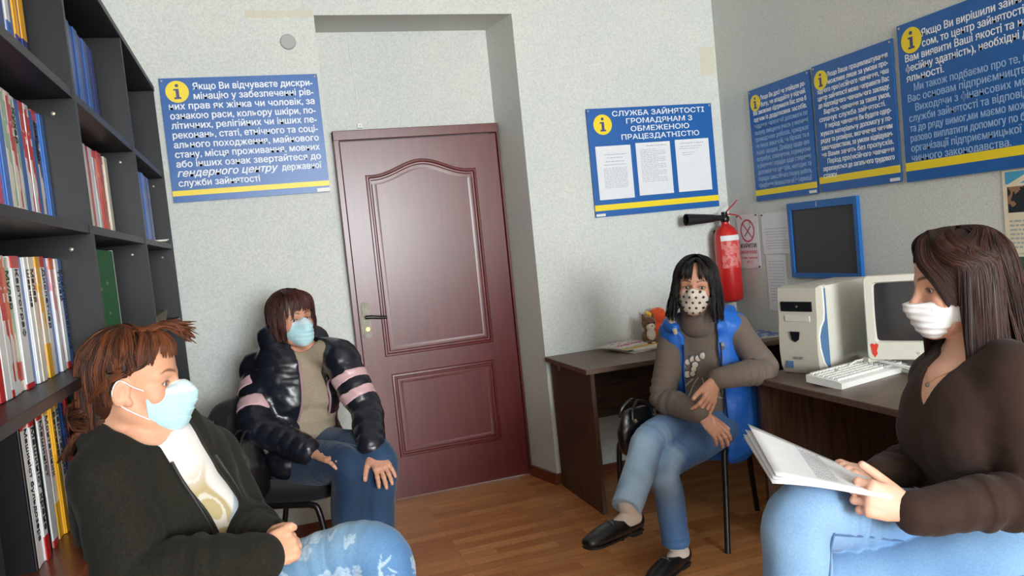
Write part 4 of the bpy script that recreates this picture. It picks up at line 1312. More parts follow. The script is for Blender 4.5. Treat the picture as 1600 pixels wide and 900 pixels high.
def hand(w, f, n, left, curl=((20, 25, 15),) * 4, spread=6.0, thumb=(0.75, 0.62, -0.25), tcurl=20, s=1.0, splay=None):
    """Hand from the wrist w: f towards the fingers, n out of the back of the hand. Returns prims and nail data."""
    f = unit(f); n = unit(np.asarray(n, float) - f * np.dot(n, f))
    sd = np.cross(n, f)            # for a right hand seen from the back, fingers up, n to the viewer: n x f points to the left = thumb
    if left: sd = -sd
    pr, nails = [], []
    W = lambda a, b, c: w + (f * a + sd * b + n * c) * s
    pr.append(seg_prim([W(-.03, 0, 0), W(.004, 0, 0), W(.040, .002, 0), W(.084, 0, 0)], np.array([.026, .026, .037, .039]) * s, .012 * s, 'u',
                       frames=[sd] * 4, depth=np.array([.020, .018, .0145, .0105]) * s))
    pr.append(ell_prim(W(.030, .022, -.008), np.array([.030, .016, .014]) * s, np.stack([unit(f * .8 + sd * .5), unit(sd * .8 - f * .5), n], 1), .012 * s))
    offs = [.0290, .0100, -.0095, -.0270]; lens = [.070, .078, .073, .057]; rad = [.0086, .0088, .0084, .0076]
    for i in range(4):
        b = W(.086 - (.004, 0, .003, .010)[i], offs[i], .001)
        ang = R(spread * (1.5 - i)) if splay is None else R(splay[i])
        d = f * math.cos(ang) + sd * math.sin(ang); side = np.cross(d, n)
        pts = [b - d * .014 * s, b]; rr = [rad[i] * 1.08, rad[i] * 1.08]; a = 0
        p = b
        for j, fr in enumerate((.46, .30, .24)):
            a += R(curl[i][j])
            dd = d * math.cos(a) - n * math.sin(a)
            p = p + dd * lens[i] * fr * s
            pts.append(p); rr.append(rad[i] * (1.0, .92, .80)[j])
        nn = n * math.cos(a) + d * math.sin(a)
        pr.append(seg_prim(pts, np.array(rr) * s, .0045 * s))
        for kp in (1, 2, 3):
            pr.append(ell_prim(pts[kp] + n * .0005, np.full(3, rr[kp] * 1.07 * s), None, .004 * s))
        nails.append((pts[-1] + nn * rr[-1] * .6 * s, nn, dd, rad[i] * .85 * s))
    td = unit(f * thumb[0] + sd * thumb[1] + n * thumb[2])
    t0 = W(.016, .022, -.006); t1 = t0 + td * .040 * s
    d2 = unit(td * math.cos(R(tcurl)) + (f * .9 - sd * .45) * math.sin(R(tcurl))); t2 = t1 + d2 * .032 * s
    d3 = unit(d2 * math.cos(R(tcurl)) + (f * .9 - sd * .45) * math.sin(R(tcurl))); t3 = t2 + d3 * .024 * s
    pr.append(seg_prim([t0, t1, t2, t3], np.array([.0145, .0118, .0104, .0088]) * s, .009 * s))
    tn = unit(np.cross(d3, np.cross(n + sd * .6, d3)))
    nails.append((t3 + tn * .005 * s, tn, d3, .008 * s))
    return pr, nails

def limb(a, b, r, k=.02, n=5, ripple=None, bulge=0.0, wobble=None):
    """straight tapered limb from a to b with radii list interpolated along it."""
    a = np.asarray(a, float); b = np.asarray(b, float)
    ts = np.linspace(0, 1, n); rr = np.interp(ts, np.linspace(0, 1, len(r)), r)
    return seg_prim([a + (b - a) * t for t in ts], rr, k, 'u', ripple=ripple, wobble=wobble)

def hem(an, kn, drop=0.0):
    ax = unit(np.asarray(an, float) - np.asarray(kn, float)); c = np.asarray(an, float) + ax * drop
    return func_prim(lambda P: np.minimum((P - c) @ ax, .13 - np.linalg.norm(P - c, axis=1)), c - 1, c + 1, .004, 'i')

def path(pts, r, k=.02, n=14, ripple=None, wobble=None, frames=None, depth=None):
    """smooth (Catmull-Rom) tube through pts with radii r per point."""
    pts = [np.asarray(p, float) for p in pts]; m = len(pts)
    C, Rr_, Dp, Fr = [], [], [], []
    for i in range(m - 1):
        p0, p1, p2, p3 = pts[max(i - 1, 0)], pts[i], pts[i + 1], pts[min(i + 2, m - 1)]
        for t in np.linspace(0, 1, n, endpoint=(i == m - 2)):
            C.append(.5 * (2 * p1 + (p2 - p0) * t + (2 * p0 - 5 * p1 + 4 * p2 - p3) * t * t + (3 * p1 - p0 - 3 * p2 + p3) * t ** 3))
            Rr_.append(r[i] + (r[i + 1] - r[i]) * t)
            if depth is not None: Dp.append(depth[i] + (depth[i + 1] - depth[i]) * t)
            if frames is not None: Fr.append(unit(np.asarray(frames[i], float) * (1 - t) + np.asarray(frames[i + 1], float) * t))
    return seg_prim(C, Rr_, k, 'u', ripple=ripple, wobble=wobble, frames=Fr if frames is not None else None, depth=Dp if depth is not None else None)

def curve_pts(pts, n=8):
    pts = [np.asarray(p, float) for p in pts]; m = len(pts); C = []
    for i in range(m - 1):
        p0, p1, p2, p3 = pts[max(i - 1, 0)], pts[i], pts[i + 1], pts[min(i + 2, m - 1)]
        for t in np.linspace(0, 1, n, endpoint=(i == m - 2)):
            C.append(.5 * (2 * p1 + (p2 - p0) * t + (2 * p0 - 5 * p1 + 4 * p2 - p3) * t * t + (3 * p1 - p0 - 3 * p2 + p3) * t ** 3))
    return C

# ------------------------------------------------------------------ hair
def hair_material(name, c0, c1, rough=.42):
    if name in _mats: return _mats[name]
    m = bpy.data.materials.new(name); m.use_nodes = True
    nt = m.node_tree; b = nt.nodes['Principled BSDF']; L = nt.links.new
    a = nt.nodes.new('ShaderNodeAttribute'); a.attribute_name = 'Col'
    mx = nt.nodes.new('ShaderNodeMix'); mx.data_type = 'RGBA'
    mx.inputs['A'].default_value = c0; mx.inputs['B'].default_value = c1
    L(a.outputs['Fac'], mx.inputs['Factor'])
    L(mx.outputs['Result'], b.inputs['Base Color'])
    b.inputs['Roughness'].default_value = rough
    b.inputs['Specular IOR Level'].default_value = .3
    _mats[name] = m
    return m

class Hair:
    """Locks of fine strands in one mesh: every lock is a flat bundle with a thin core; each has its own tint."""
    def __init__(self, seed):
        self.V, self.F, self.C, self.n, self.r = [], [], [], 0, random.Random(seed); self.g = np.random.RandomState(seed)
    def _tubes(self, P, S, N, rad, tint):
        """P (k, m, 3) centre lines; S, N (m, 3) cross vectors; rad (m,) ; tint (k,)"""
        k, m, _ = P.shape; n = 4
        ang = np.arange(n) * 2 * math.pi / n
        ring = S[None, :, None, :] * np.cos(ang)[None, None, :, None] * 1.0 + N[None, :, None, :] * np.sin(ang)[None, None, :, None]
        v = P[:, :, None, :] + ring * rad[None, :, None, None]
        idx = self.n + np.arange(k * m * n).reshape(k, m, n)
        a, b_ = idx[:, :-1, :], idx[:, 1:, :]
        f = np.stack([a, np.roll(a, -1, 2), np.roll(b_, -1, 2), b_], -1).reshape(-1, 4)
        self.V.append(v.reshape(-1, 3)); self.F.append(f); self.C.append(np.repeat(tint, m * n)); self.n += k * m * n
    def lock(self, pts, w, th, tint=None, n=7, sub=5, normal=None, strands=14):
        C = np.array(curve_pts(pts, sub)); m = len(C)
        tint = self.r.random() if tint is None else tint
        T = np.gradient(C, axis=0); T /= np.linalg.norm(T, axis=1)[:, None]
        N = np.array([np.asarray(normal(c) if normal is not None else (0, 1, 0), float) for c in C])
        N = N - T * (N * T).sum(1)[:, None]; N /= np.maximum(np.linalg.norm(N, axis=1), 1e-9)[:, None]
        S = np.cross(T, N)
        u = np.linspace(0, 1, m)
        k = np.minimum(1, .45 + u * 3) * np.where(u < .65, 1, np.maximum(.12, 1 - ((u - .65) / .35) ** 1.6 * .8))
        # core
        n = 6; ang = np.arange(n) * 2 * math.pi / n
        v = C[:, None] + (S[:, None] * np.cos(ang)[None, :, None] * w * .8 + N[:, None] * np.sin(ang)[None, :, None] * th * .6) * k[:, None, None]
        idx = self.n + np.arange(m * n).reshape(m, n); a, b_ = idx[:-1], idx[1:]
        f = np.stack([a, np.roll(a, -1, 1), np.roll(b_, -1, 1), b_], -1).reshape(-1, 4)
        self.V.append(v.reshape(-1, 3)); self.F.append(f); self.C.append(np.full(m * n, tint * .6)); self.n += m * n
        # strands
        g = self.g; K = strands
        r_ = np.sqrt(g.uniform(0, 1, K)); a_ = g.uniform(0, 6.283, K)
        ox = r_ * np.cos(a_) * w * 1.15; oy = np.abs(r_ * np.sin(a_)) * th * 1.1 - th * .1
        wv = g.normal(size=(K, 2)) * .0011
        P = C[None] + S[None] * ((ox[:, None] + wv[:, :1] * np.sin(u * 5 + a_[:, None])) * k[None])[..., None] + N[None] * ((oy[:, None] + wv[:, 1:] * u) * k[None])[..., None]
        self._tubes(P, S, N, (.00085 * np.where(u < .7, 1, 1 - (u - .7) / .3 * .7)), np.clip(tint + g.uniform(-.25, .25, K), 0, 1))
    def add_field(self, prims, h, tint=.12, disp=None):
        v, q = mesh_field(prims, h, disp); v = relax(v, q, 2)
        self.V.append(v); self.F.append(q + self.n); self.C.append(np.full(len(v), tint)); self.n += len(v)
    def build(self, material, root, name='hair'):
        v = np.concatenate(self.V).astype(np.float32); q = np.concatenate(self.F).astype(np.int32)
        me = bpy.data.meshes.new(name)
        me.vertices.add(len(v)); me.vertices.foreach_set('co', v.ravel())
        me.loops.add(len(q) * 4); me.loops.foreach_set('vertex_index', q.ravel())
        me.polygons.add(len(q)); me.polygons.foreach_set('loop_start', np.arange(0, len(q) * 4, 4, dtype=np.int32))
        me.update(calc_edges=True); me.shade_smooth()
        a = me.attributes.new('Col', 'FLOAT_COLOR', 'POINT')
        c = np.ones((len(v), 4), np.float32); c[:, :3] = np.concatenate(self.C)[:, None]
        a.data.foreach_set('color', c.ravel())
        return child_world(link_mesh(name, me, material), root)

def scalp(H, az, th, off=0.0, grow=(1, 1, 1)):
    """point on the hair surface: azimuth 0 = front, 90 = the person's right; th from the crown."""
    a, t = R(az), R(th)
    return H.w((.077 * grow[0] + off) * math.sin(t) * math.sin(a), -.012 + (.097 * grow[1] + off) * math.sin(t) * math.cos(a), .036 + (.084 * grow[2] + off) * math.cos(t))

def sub(o, p):
    """parent o (built in world space) to a part that itself sits in world space"""
    o.parent = p; o.matrix_parent_inverse = Matrix.Identity(4); return o

def mask_prims(H, top=-.012, bot=-.112, out=.0, wide=.060):
    """solid that covers nose, cheeks and chin."""
    e, t = H.e, H.t
    P = [e((0, .046, -.052), (.061, .052, .060), 0), e((0, .082 + out, -.044), (.030, .036, .036), .035), e((0, .071 + out, -.086), (.034, .030, .032), .03),
         t([(0, .084 + out, -.008), (0, .105 + out, -.034)], [.013, .017], .02)]
    for s in (-1, 1):
        P.append(t([(s * .040, .054, -.022), (s * .058, .022, -.040), (s * .056, .020, -.066)], [.016, .012, .012], .02))
    return P
# ------------------------------------------------------------------ people
def perp(v, n): n = unit(n); return unit(np.asarray(v, float) - n * np.dot(v, n))

class Body:
    """Joints of one seated person; widths are half-widths in metres."""
    def __init__(self, head, pelvis, waist, chest, shc, neck, rt_h, rt_s, w=1.0):
        self.H = head; self.pelvis, self.waist, self.chest, self.shc, self.neck = [np.asarray(q, float) for q in (pelvis, waist, chest, shc, neck)]
        self.rt_h, self.rt_s, self.wd = unit(rt_h), unit(rt_s), w
        up = unit(self.shc - self.waist)
        self.up = up; self.rt = perp(self.rt_s, up); self.fw = np.cross(up, self.rt)
    def torso(self, off=0.0, k=.03, hips=.170, waist=.140, chest=.152, sh=.150, dep=1.0, ripple=None, belly=0.0, low=None, wobble=None):
        w = self.wd
        low = self.pelvis if low is None else low
        rm = unit(self.rt_h + self.rt_s)
        pts = [low, self.waist, self.chest, self.shc, self.shc + (self.neck - self.shc) * .45]
        a = [hips * w + off, waist * w + off, chest * w + off, sh * w + off, .075 + off]
        b = [.115 * w * dep + off, (.098 * w + belly) * dep + off, .112 * w * dep + off, .074 * w + off, .055 + off]
        return path(pts, a, k, 8, ripple=ripple, frames=[self.rt_h, rm, self.rt_s, self.rt_s, self.rt_s], depth=b, wobble=wobble)
    def hips(self, off=0.0, hips=.172, waist=.142):
        w = self.wd
        top = self.waist + (self.waist - self.pelvis) * .05
        return path([self.pelvis, (self.pelvis + self.waist) / 2, top], [hips * w + off, (hips + waist) / 2 * w + off, waist * w + off], .03, 6, frames=[self.rt_h, self.rt_h, unit(self.rt_h + self.rt_s)],
                    depth=[.115 * w + off, .105 * w + off, .098 * w + off])
    def bust(self, off=0.0, r=.062, drop=.03, sep=.072, fwd=.075, k=.035):
        out = []
        for s in (-1, 1):
            c = self.chest + self.rt * s * sep + self.fw * fwd - self.up * drop
            out.append(ell_prim(c, np.array([r, r * .92, r]) + off, np.stack([self.rt, self.fw, self.up], 1), k))
        return out
    def tl(self, P):
        q = P - self.chest
        return q @ self.rt, q @ self.fw, q @ self.up
    def shoulder(self, sh, off=0.0, r=.052):
        return ell_prim(sh, np.array([r + off] * 3), None, .03)
    def yoke(self, shl, shr, off=0.0, r=.045):
        n = self.neck
        return [seg_prim([self.neck * .55 + self.shc * .45, (self.neck + s * 2) / 3 + self.up * .006, s], np.array([.052, .046, .048]) + off, .035) for s in (shl, shr)]
    def opening(self, top, bot, w_top, w_bot, cx_top=0.0, cx_bot=0.0, k=.008, ymin=0.02):
        def f(P):
            x, y, z = self.tl(P)
            t = np.clip((z - bot) / (top - bot), 0, 1)
            wd = w_bot + (w_top - w_bot) * t; cx = cx_bot + (cx_top - cx_bot) * t
            return np.maximum(np.abs(x - cx) - wd, ymin - y)
        c = self.chest
        return func_prim(f, c - .6, c + .6, k, 's')
    def front_line(self, prims, x_of_z, zs, off=0.003):
        """points on the garment's front at local x(z)."""
        out = []
        for z in zs:
            x = x_of_z(z)
            o = self.chest + self.up * z + self.rt * x * .6
            p = surf(prims, o, self.fw + self.rt * (x * 1.5))
            # refine so that the local x is right
            for _ in range(4):
                ex = x - self.tl(p[None])[0][0]
                o = o + self.rt * ex
                p = surf(prims, o, self.fw)
            out.append(p + self.fw * off)
        return out

def surf(prims, o, d, far=.35, disp=None):
    d = unit(d); ts = np.linspace(0, far, 140)
    P = np.asarray(o, float) + ts[:, None] * d
    v = field_eval(prims, P, disp)
    ins = np.nonzero(v < 0)[0]
    if len(ins) == 0: return P[0]
    i = ins[-1]
    if i + 1 >= len(ts): return P[-1]
    t = ts[i] + (ts[i + 1] - ts[i]) * v[i] / (v[i] - v[i + 1])
    return np.asarray(o, float) + t * d

def arm(sh, el, wr, off=0.0, k=.03, ripple=None, r=(.050, .046, .040, .041, .036, .027), wobble=None, cut=1.0, s=1.0):
    sh, el, wr = [np.asarray(q, float) for q in (sh, el, wr)]
    m1 = sh * .45 + el * .55; m2 = el * .6 + wr * .4; w2 = el + (wr - el) * cut
    m2 = el + (w2 - el) * .42
    return path([sh, m1, el, m2, w2], [x * s + off for x in (r[0], r[1], r[2] + .002, r[3], r[5] if cut >= .95 else r[4])], k, 7, ripple=ripple, wobble=wobble)

def leg(hip, kn, an, off=0.0, k=.012, r=(.092, .080, .060, .056, .040), wobble=None, cut=1.0):
    hip, kn, an = [np.asarray(q, float) for q in (hip, kn, an)]
    m1 = hip * .5 + kn * .5; a2 = kn + (an - kn) * cut
    m2 = kn + (a2 - kn) * .40
    # pull the bend slightly so that the knee stays rounded
    return path([hip, m1, kn, m2, a2], [x + off for x in r], k, 8, wobble=wobble)

def person(label, loc):
    return thing('person', label, 'person', tuple(loc))

def finish_body(root, prims, H, h, skin, brow, nails, eye_open=1.0):
    m = mat('skin_%d' % len(_mats), skin, .48, spec=.35, attr='Col', mottle=.03, mscale=120, bump=.06, bscale=500, bdist=.0006)
    m.node_tree.nodes['Principled BSDF'].inputs['Subsurface Weight'].default_value = .06
    m.node_tree.nodes['Principled BSDF'].inputs['Subsurface Radius'].default_value = (.012, .005, .003)
    return field_obj('body', prims, h, m, root, color=skin_color(H, skin, brow, eye_open, nails=nails), smooth_it=0)

def ear_loops(H, prims_mask, root, m, up=(.060, .036, -.024), dn=(.058, .030, -.074), sides=(-1, 1), r=.0016):
    for s in sides:
        mb = MB()
        a = H.w(s * up[0], up[1], up[2]); b = H.w(s * dn[0], dn[1], dn[2])
        e1, e2 = H.w(s * .080, -.012, .016), H.w(s * .078, -.010, -.040)
        back = H.w(s * .084, -.026, -.012)
        mb.tube(curve_pts([a, a * .5 + e1 * .5 + H.M[:, 0] * s * .006, e1, back, e2, b * .5 + e2 * .5 + H.M[:, 0] * s * .006, b], 5), r, 6)
        child_world(mb.build('ear_loop', m, None, smooth=True, angle=180), root)

def pleats(H, n=3, amp=.0030):
    def f(P):
        L = H.loc(P)
        z = L[:, 2] + .010 * np.abs(L[:, 0]) / .05 * 0
        m = np.clip((.060 - np.abs(L[:, 0])) / .02, 0, 1)
        zz = z + .35 * np.abs(L[:, 0]) * (z + .058) / .05
        return amp * m * (np.abs(((zz + .028) / .020) % 1.0 - .15) - .4) * (zz < -.028) * (zz > -.095)
    return f

def denim(name, c, rough=.75):
    return mat(name, c, rough, spec=.25, attr='Col', mottle=.10, mscale=260, bump=.25, bscale=700, bdist=.0008, sheen=.15)

def mixc(a, b, t): return np.asarray(a[:3])[None] * (1 - t[:, None]) + np.asarray(b[:3])[None] * t[:, None]

# ================================================================== woman in blue vest, centre
def woman_vest():
    Hc = at(1087, 447, 3.20)
    toc = unit(np.array([0, 0, CAM_H]) - Hc)
    H = Head(Hc, toc * 1.0 - RIGHT * .10 - np.array([0, 0, .06]), UPV * 1.0 + RIGHT * .02, .96)
    root = person('woman in a bright blue vest with a dotted mask, arm resting on the desk', at(1080, 700, 3.3) * np.array([1, 1, 0]))
    fwd = unit(V(-.60, -.80, 0)); rt = V(fwd[1], -fwd[0], 0)      # person's right
    pelvis = at(1112, 654, 3.37)
    B = Body(H, pelvis, at(1106, 612, 3.35), at(1100, 560, 3.33), at(1097, 520, 3.30), at(1090, 497, 3.25), rt, rt, .92)
    shR, shL = at(1052, 522, 3.33), at(1148, 512, 3.26)
    elR, elL = at(1036, 622, 3.20), at(1196, 577, 3.14)
    wrR, wrL = at(1094, 647, 3.01), at(1119, 592, 3.02)
    hR = pelvis + rt * .085; hL = pelvis - rt * .085
    knR, anR = at(1014, 690, 3.04), at(980, 790, 2.84)
    knL, anL = at(1040, 728, 3.04), at(1056, 850, 3.09)
    fhR = unit(at(1128, 680, 2.97) - wrR); nR = unit(-VIEW * .8 + UPV * .5 + RIGHT * .15)
    fhL = unit(at(1103, 640, 2.99) - wrL); nL = unit(-VIEW * .85 + RIGHT * .5 + UPV * .1)
    ph1, n1 = hand(wrR + fhR * .012, fhR, nR, False, ((18, 22, 14), (20, 24, 14), (22, 24, 14), (24, 24, 14)), 5, (.85, .45, -.2), 10, .95)
    ph2, n2 = hand(wrL + fhL * .012, fhL, nL, True, ((16, 22, 14), (22, 26, 16), (16, 22, 14), (10, 16, 10)), 8, (.85, .5, -.15), 8, .95)
    neck = [seg_prim([H.w(0, -.022, -.05), B.neck, B.shc], np.array([.050, .054, .07]), .03)]
    body = head_prims(H, .9, 1.0) + neck + [B.torso(), arm(shR, elR, wrR), arm(shL, elL, wrL), leg(hR, knR, anR, -.012), leg(hL, knL, anL, -.012)] + B.yoke(shL, shR) + ph1 + ph2
    skin = rgb(204, 150, 124)
    finish_body(root, body, H, .0030, skin, rgb(48, 32, 28), n1 + n2)
    add_eyes(H, root, (-.10, 1, 0))
    # sweater
    wob = [(.30, .10, .004, .035)]
    sw = [B.torso(.016, belly=.012)] + B.bust(.010, r=.058, drop=.035) + B.yoke(shL, shR, .003) + [arm(shR, elR, wrR, .010, wobble=wob, cut=.98), arm(shL, elL, wrL, .011, wobble=wob, cut=.97)]
    M_SW = mat('grey_brown_knit', rgb(112, 100, 92), .85, spec=.2, mottle=.08, mscale=180, bump=.35, bscale=420, bdist=.0015, sheen=.06)
    swd = lambda P: .0022 * fnoise(P, 9, 3.0) + .0012 * fnoise(P, 22, 5.0)
    s = field_obj('sweater', sw, .0055, M_SW, root, swd)
    tn = [path([B.neck - B.up * .015, B.neck * .6 + H.w(0, -.020, -.06) * .4, H.w(0, -.012, -.085)], [.078, .068, .064], .02, 6)]
    ctr = [B.neck - B.up * .02, H.w(0, -.012, -.09)]
    tax = unit(ctr[1] - ctr[0])
    field_obj('turtleneck_collar', tn, .004, M_SW, root, lambda P: .002 * np.sin(((P - ctr[0]) @ tax) / .011 * 6.28) * .6 + .0015 * fnoise(P, 25, 1))
    # generic pale ornament and lines on the sweater front
    M_ORN = mat('pale_sequin', rgb(182, 170, 152), .35, mottle=.1, mscale=60)
    orn = MB(); rim = MB()
    rnd = random.Random(5)
    blobs = [(1068, 573, 3), (1075, 566, 4), (1083, 562, 4.5), (1091, 560, 4), (1098, 556, 4), (1086, 570, 4), (1084, 577, 3.5), (1074, 585, 4.5), (1082, 584, 3.5), (1069, 584, 3)]
    for (x, y, r_) in blobs:
        o = at(x, y, 3.6); d = unit(np.array([0, 0, CAM_H]) - o)
        p = surf(sw, o + d * .05, d, .6)
        F = Matrix(((RIGHT[0], UPV[0], -VIEW[0], p[0]), (RIGHT[1], UPV[1], -VIEW[1], p[1]), (RIGHT[2], UPV[2], -VIEW[2], p[2]), (0, 0, 0, 1)))
        rr = r_ * 1.25 / 378
        orn.lathe([(rr, -.002), (rr * .95, .0022), (rr * .5, .0030), (0, .0031)], 14, F, cap=False)
        rim.lathe([(rr * 1.35, -.003), (rr * 1.3, .0018), (0, .0022)], 14, F, cap=False)
    orn.bm.faces.ensure_lookup_table()
    child_world(rim.build('ornament_outline', mat('dark_bead', rgb(36, 32, 34), .3), None), root)
    child_world(orn.build('sequin_ornament', M_ORN, None, smooth=True), root)
    ln = MB()
    for seq in (((1083, 592), (1071, 603), (1063, 614)), ((1091, 590), (1082, 604), (1075, 622)), ((1097, 590), (1099, 598), (1098, 606)), ((1122, 620), (1130, 622), (1140, 619))):
        pts = []
        for c_ in curve_pts([V(x, y, 0) for (x, y) in seq], 4):
            o = at(c_[0], c_[1], 3.6); d = unit(np.array([0, 0, CAM_H]) - o)
            pts.append(surf(sw[:5], o + d * .05, d, .6, swd) + d * .0012)
        ln.tube(pts, .0030, 6)
    child_world(ln.build('pale_trim_lines', M_ORN, None, smooth=True), root)
    # vest
    vw = [B.torso(.040, hips=.185, waist=.162, sh=.135, belly=.0, low=pelvis - B.up * .07)] + B.bust(.030, r=.050) + \
         [seg_prim([B.neck * .7 + B.shc * .3, shL * .93 + B.neck * .07], [.062, .070], .03), seg_prim([B.neck * .7 + B.shc * .3, shR * .93 + B.neck * .07], [.062, .070], .03),
          ell_prim(shR * .8 + B.chest * .2 + B.fw * .03, V(.05, .06, .085), np.stack([B.rt, B.fw, B.up], 1), .03)]
    # the left panel (image right) hangs wide and low beside the hip
    vw += [seg_prim([at(1150, 560, 3.27), at(1160, 610, 3.28), at(1163, 655, 3.29)], [.040, .048, .042], .03)]
    vw2 = list(vw) + [ell_prim(B.neck + B.fw * .02, V(.085, .10, .085), np.stack([B.rt, B.fw, B.up], 1), .01, 's'),
                      B.opening(.14, -.30, .066, .078, -.008, .002, ymin=.0)]
    M_VEST = mat('blue_vest_nylon', rgb(34, 104, 200), .48, spec=.45, mottle=.05, mscale=20, bump=.15, bscale=60, bdist=.003)
    vd = lambda P: .006 * fnoise(P * V(1.6, 1.6, .8), 9, 2.2) + .0035 * fnoise(P * V(1.4, 1.4, .8), 22, 4.0)
    vest = field_obj('vest', vw2, .0055, M_VEST, root, vd)
    dark = mat('dark_navy_trim', rgb(24, 34, 66), .5)
    for sx, wid in ((1, .0), (-1, .0)):
        pts = B.front_line(vw, lambda z, sx=sx: sx * (.074 + .012 * (-z + .14) / .44) + (-.008 if z > 0 else -.003), [.10, .05, 0, -.06, -.12, -.18, -.24], .002)
        child_world(MB().tube(curve_pts(pts, 4), .0038, 6).build('zip_edge', dark, None, smooth=True), root)
    # pale lining of the folded collar
    M_LIN = mat('beige_fleece', rgb(196, 182, 168), .9, spec=.1, bump=.3, bscale=300)
    for (a, b, c, d_) in (((1049, 500, 3.24), (1056, 520, 3.20), .016, 1), ((1120, 489, 3.20), (1129, 481, 3.24), .019, 2)):
        field_obj('collar_lining', [seg_prim([at(*a), at(*b)], [c, c * .55], .01)], .003, M_LIN, root, lambda P: .002 * fnoise(P, 30, 1))
    field_obj('vest_collar', [path([at(1056, 512, 3.22), at(1046, 505, 3.30), at(1090, 492, 3.42), at(1140, 486, 3.30), at(1122, 500, 3.19)], [.016, .026, .034, .028, .014], .02, 8)], .0045, M_VEST, root, vd)
    # small emblem on the chest
    p = surf(vw, at(1128, 541, 3.6), unit(np.array([0, 0, CAM_H]) - at(1128, 541, 3.6)), .7)
    em = MB().lathe([(.013, 0), (.012, .003), (0, .004)], 16, Matrix(((RIGHT[0], UPV[0] * 1.3, -VIEW[0], p[0]), (RIGHT[1], UPV[1] * 1.3, -VIEW[1], p[1]), (RIGHT[2], UPV[2] * 1.3, -VIEW[2], p[2]), (0, 0, 0, 1))), cap=False)
    child_world(em.build('chest_emblem', mat('dark_emblem', rgb(30, 40, 50), .35), None, smooth=True), root)
    # jeans
    jn = [B.hips(.010), ell_prim(pelvis - B.up * .01, V(.165, .135, .10), np.stack([rt, fwd, V(0, 0, 1)], 1), .03),
          leg(hL, knL, anL, .0, .012, (.088, .078, .062, .058, .055), wobble=[(.42, .05, .002, .035), (.80, .05, .0022, .030)]),
          leg(hR, knR, anR, .0, .012, (.090, .080, .064, .060, .057), wobble=[(.42, .05, .0025, .035), (.80, .05, .0022, .03)])]
    jn += [hem(anR, knR, .012), hem(anL, knL, .0)]
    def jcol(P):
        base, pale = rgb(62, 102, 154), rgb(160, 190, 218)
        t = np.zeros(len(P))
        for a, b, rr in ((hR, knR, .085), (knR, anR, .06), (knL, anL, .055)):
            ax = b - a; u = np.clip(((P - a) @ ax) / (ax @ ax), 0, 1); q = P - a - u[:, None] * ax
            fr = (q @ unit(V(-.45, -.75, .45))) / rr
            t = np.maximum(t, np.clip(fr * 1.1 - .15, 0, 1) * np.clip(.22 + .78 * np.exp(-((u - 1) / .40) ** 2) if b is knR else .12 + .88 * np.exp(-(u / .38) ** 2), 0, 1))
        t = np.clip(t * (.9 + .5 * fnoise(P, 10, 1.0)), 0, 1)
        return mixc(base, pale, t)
    field_obj('jeans', jn, .0048, denim('denim_mid_blue', rgb(80, 120, 170)), root, lambda P: .0018 * fnoise(P, 12, 1.0) + .0010 * fnoise(P, 34, 2.0), color=jcol)
    # socks and shoes
    M_SOCK = mat('pale_sock', rgb(206, 190, 178), .85, bump=.2, bscale=400)
    M_SHOE = mat('black_leather', rgb(24, 23, 25), .32, spec=.5)
    toeR = at(920, 846, 2.70); toeL = at(1018, 892, 2.955); toeL[2] = .03
    heelR = at(992, 818, 2.86); heelL = at(1066, 858, 3.10); heelL[2] = .035
    for an, toe, heel, flat in ((anR, toeR, heelR, False), (anL, toeL, heelL, True)):
        field_obj('sock', [seg_prim([an + (an - (knR if an is anR else knL)) * -.15, an, heel * .6 + an * .4, heel * .5 + toe * .5], [.040, .036, .038, .030], .02)], .004, M_SOCK, root)
        f = unit(toe - heel)
        upv = unit(an - heel - f * np.dot(an - heel, f)) if not flat else V(0, 0, 1)
        sidev = np.cross(f, upv)
        Ln = np.linalg.norm(toe - heel)
        W = lambda a, b, c: heel + f * a * Ln + sidev * b + upv * c
        MM = np.stack([f, sidev, upv], 1)
        sh = [path([W(-.04, 0, .012), W(.25, 0, .006), W(.62, 0, .004), W(.88, 0, -.002), W(1.0, 0, -.004)], [.031, .034, .042, .040, .030], .02, 6,
                   frames=[sidev] * 5, depth=[.038, .040, .036, .028, .020])]
        sh += [ell_prim(W(.18, 0, .060), V(.070, .027, .052), MM, .008, 's')]
        sh += [func_prim(half(W(.5, 0, -.026), -upv), heel - .4, heel + .4, .004, 'i')]
        so = field_obj('shoe', sh, .0032, M_SHOE, root)
        ol = [path([W(-.06, 0, -.022), W(.3, 0, -.022), W(.65, 0, -.022), W(.92, 0, -.022), W(1.03, 0, -.020)], [.031, .033, .043, .041, .027], 0, 6, frames=[sidev] * 5, depth=[.008] * 5)]
        field_obj('shoe_sole', ol, .0035, mat('shoe_sole_black', rgb(18, 18, 19), .6), root)
        hb = MB().box2((-.012, -.026, -.016), (.040, .026, .0), .004)
        hl = hb.build('shoe_heel', _mats['shoe_sole_black'])
        hp = W(.0, 0, -.022)
        hl.matrix_local = Matrix(((f[0], sidev[0], upv[0], hp[0]), (f[1], sidev[1], upv[1], hp[1]), (f[2], sidev[2], upv[2], hp[2]), (0, 0, 0, 1)))
        child_world(hl, root)
        bk = MB()
        for b_ in (-.010, .0, .010):
            q = W(.56, b_, .044 - abs(b_) * .2)
            bk.tube([q - f * .004, q + f * .004], .0045, 8)
        bk.tube([W(.56, -.022, .034), W(.56, 0, .043), W(.56, .022, .034)], .0026, 6)
        child_world(bk.build('shoe_buckle', M_CHROME, None, smooth=True), root)
    # polka-dot mask
    mk = mask_prims(H, out=.010)
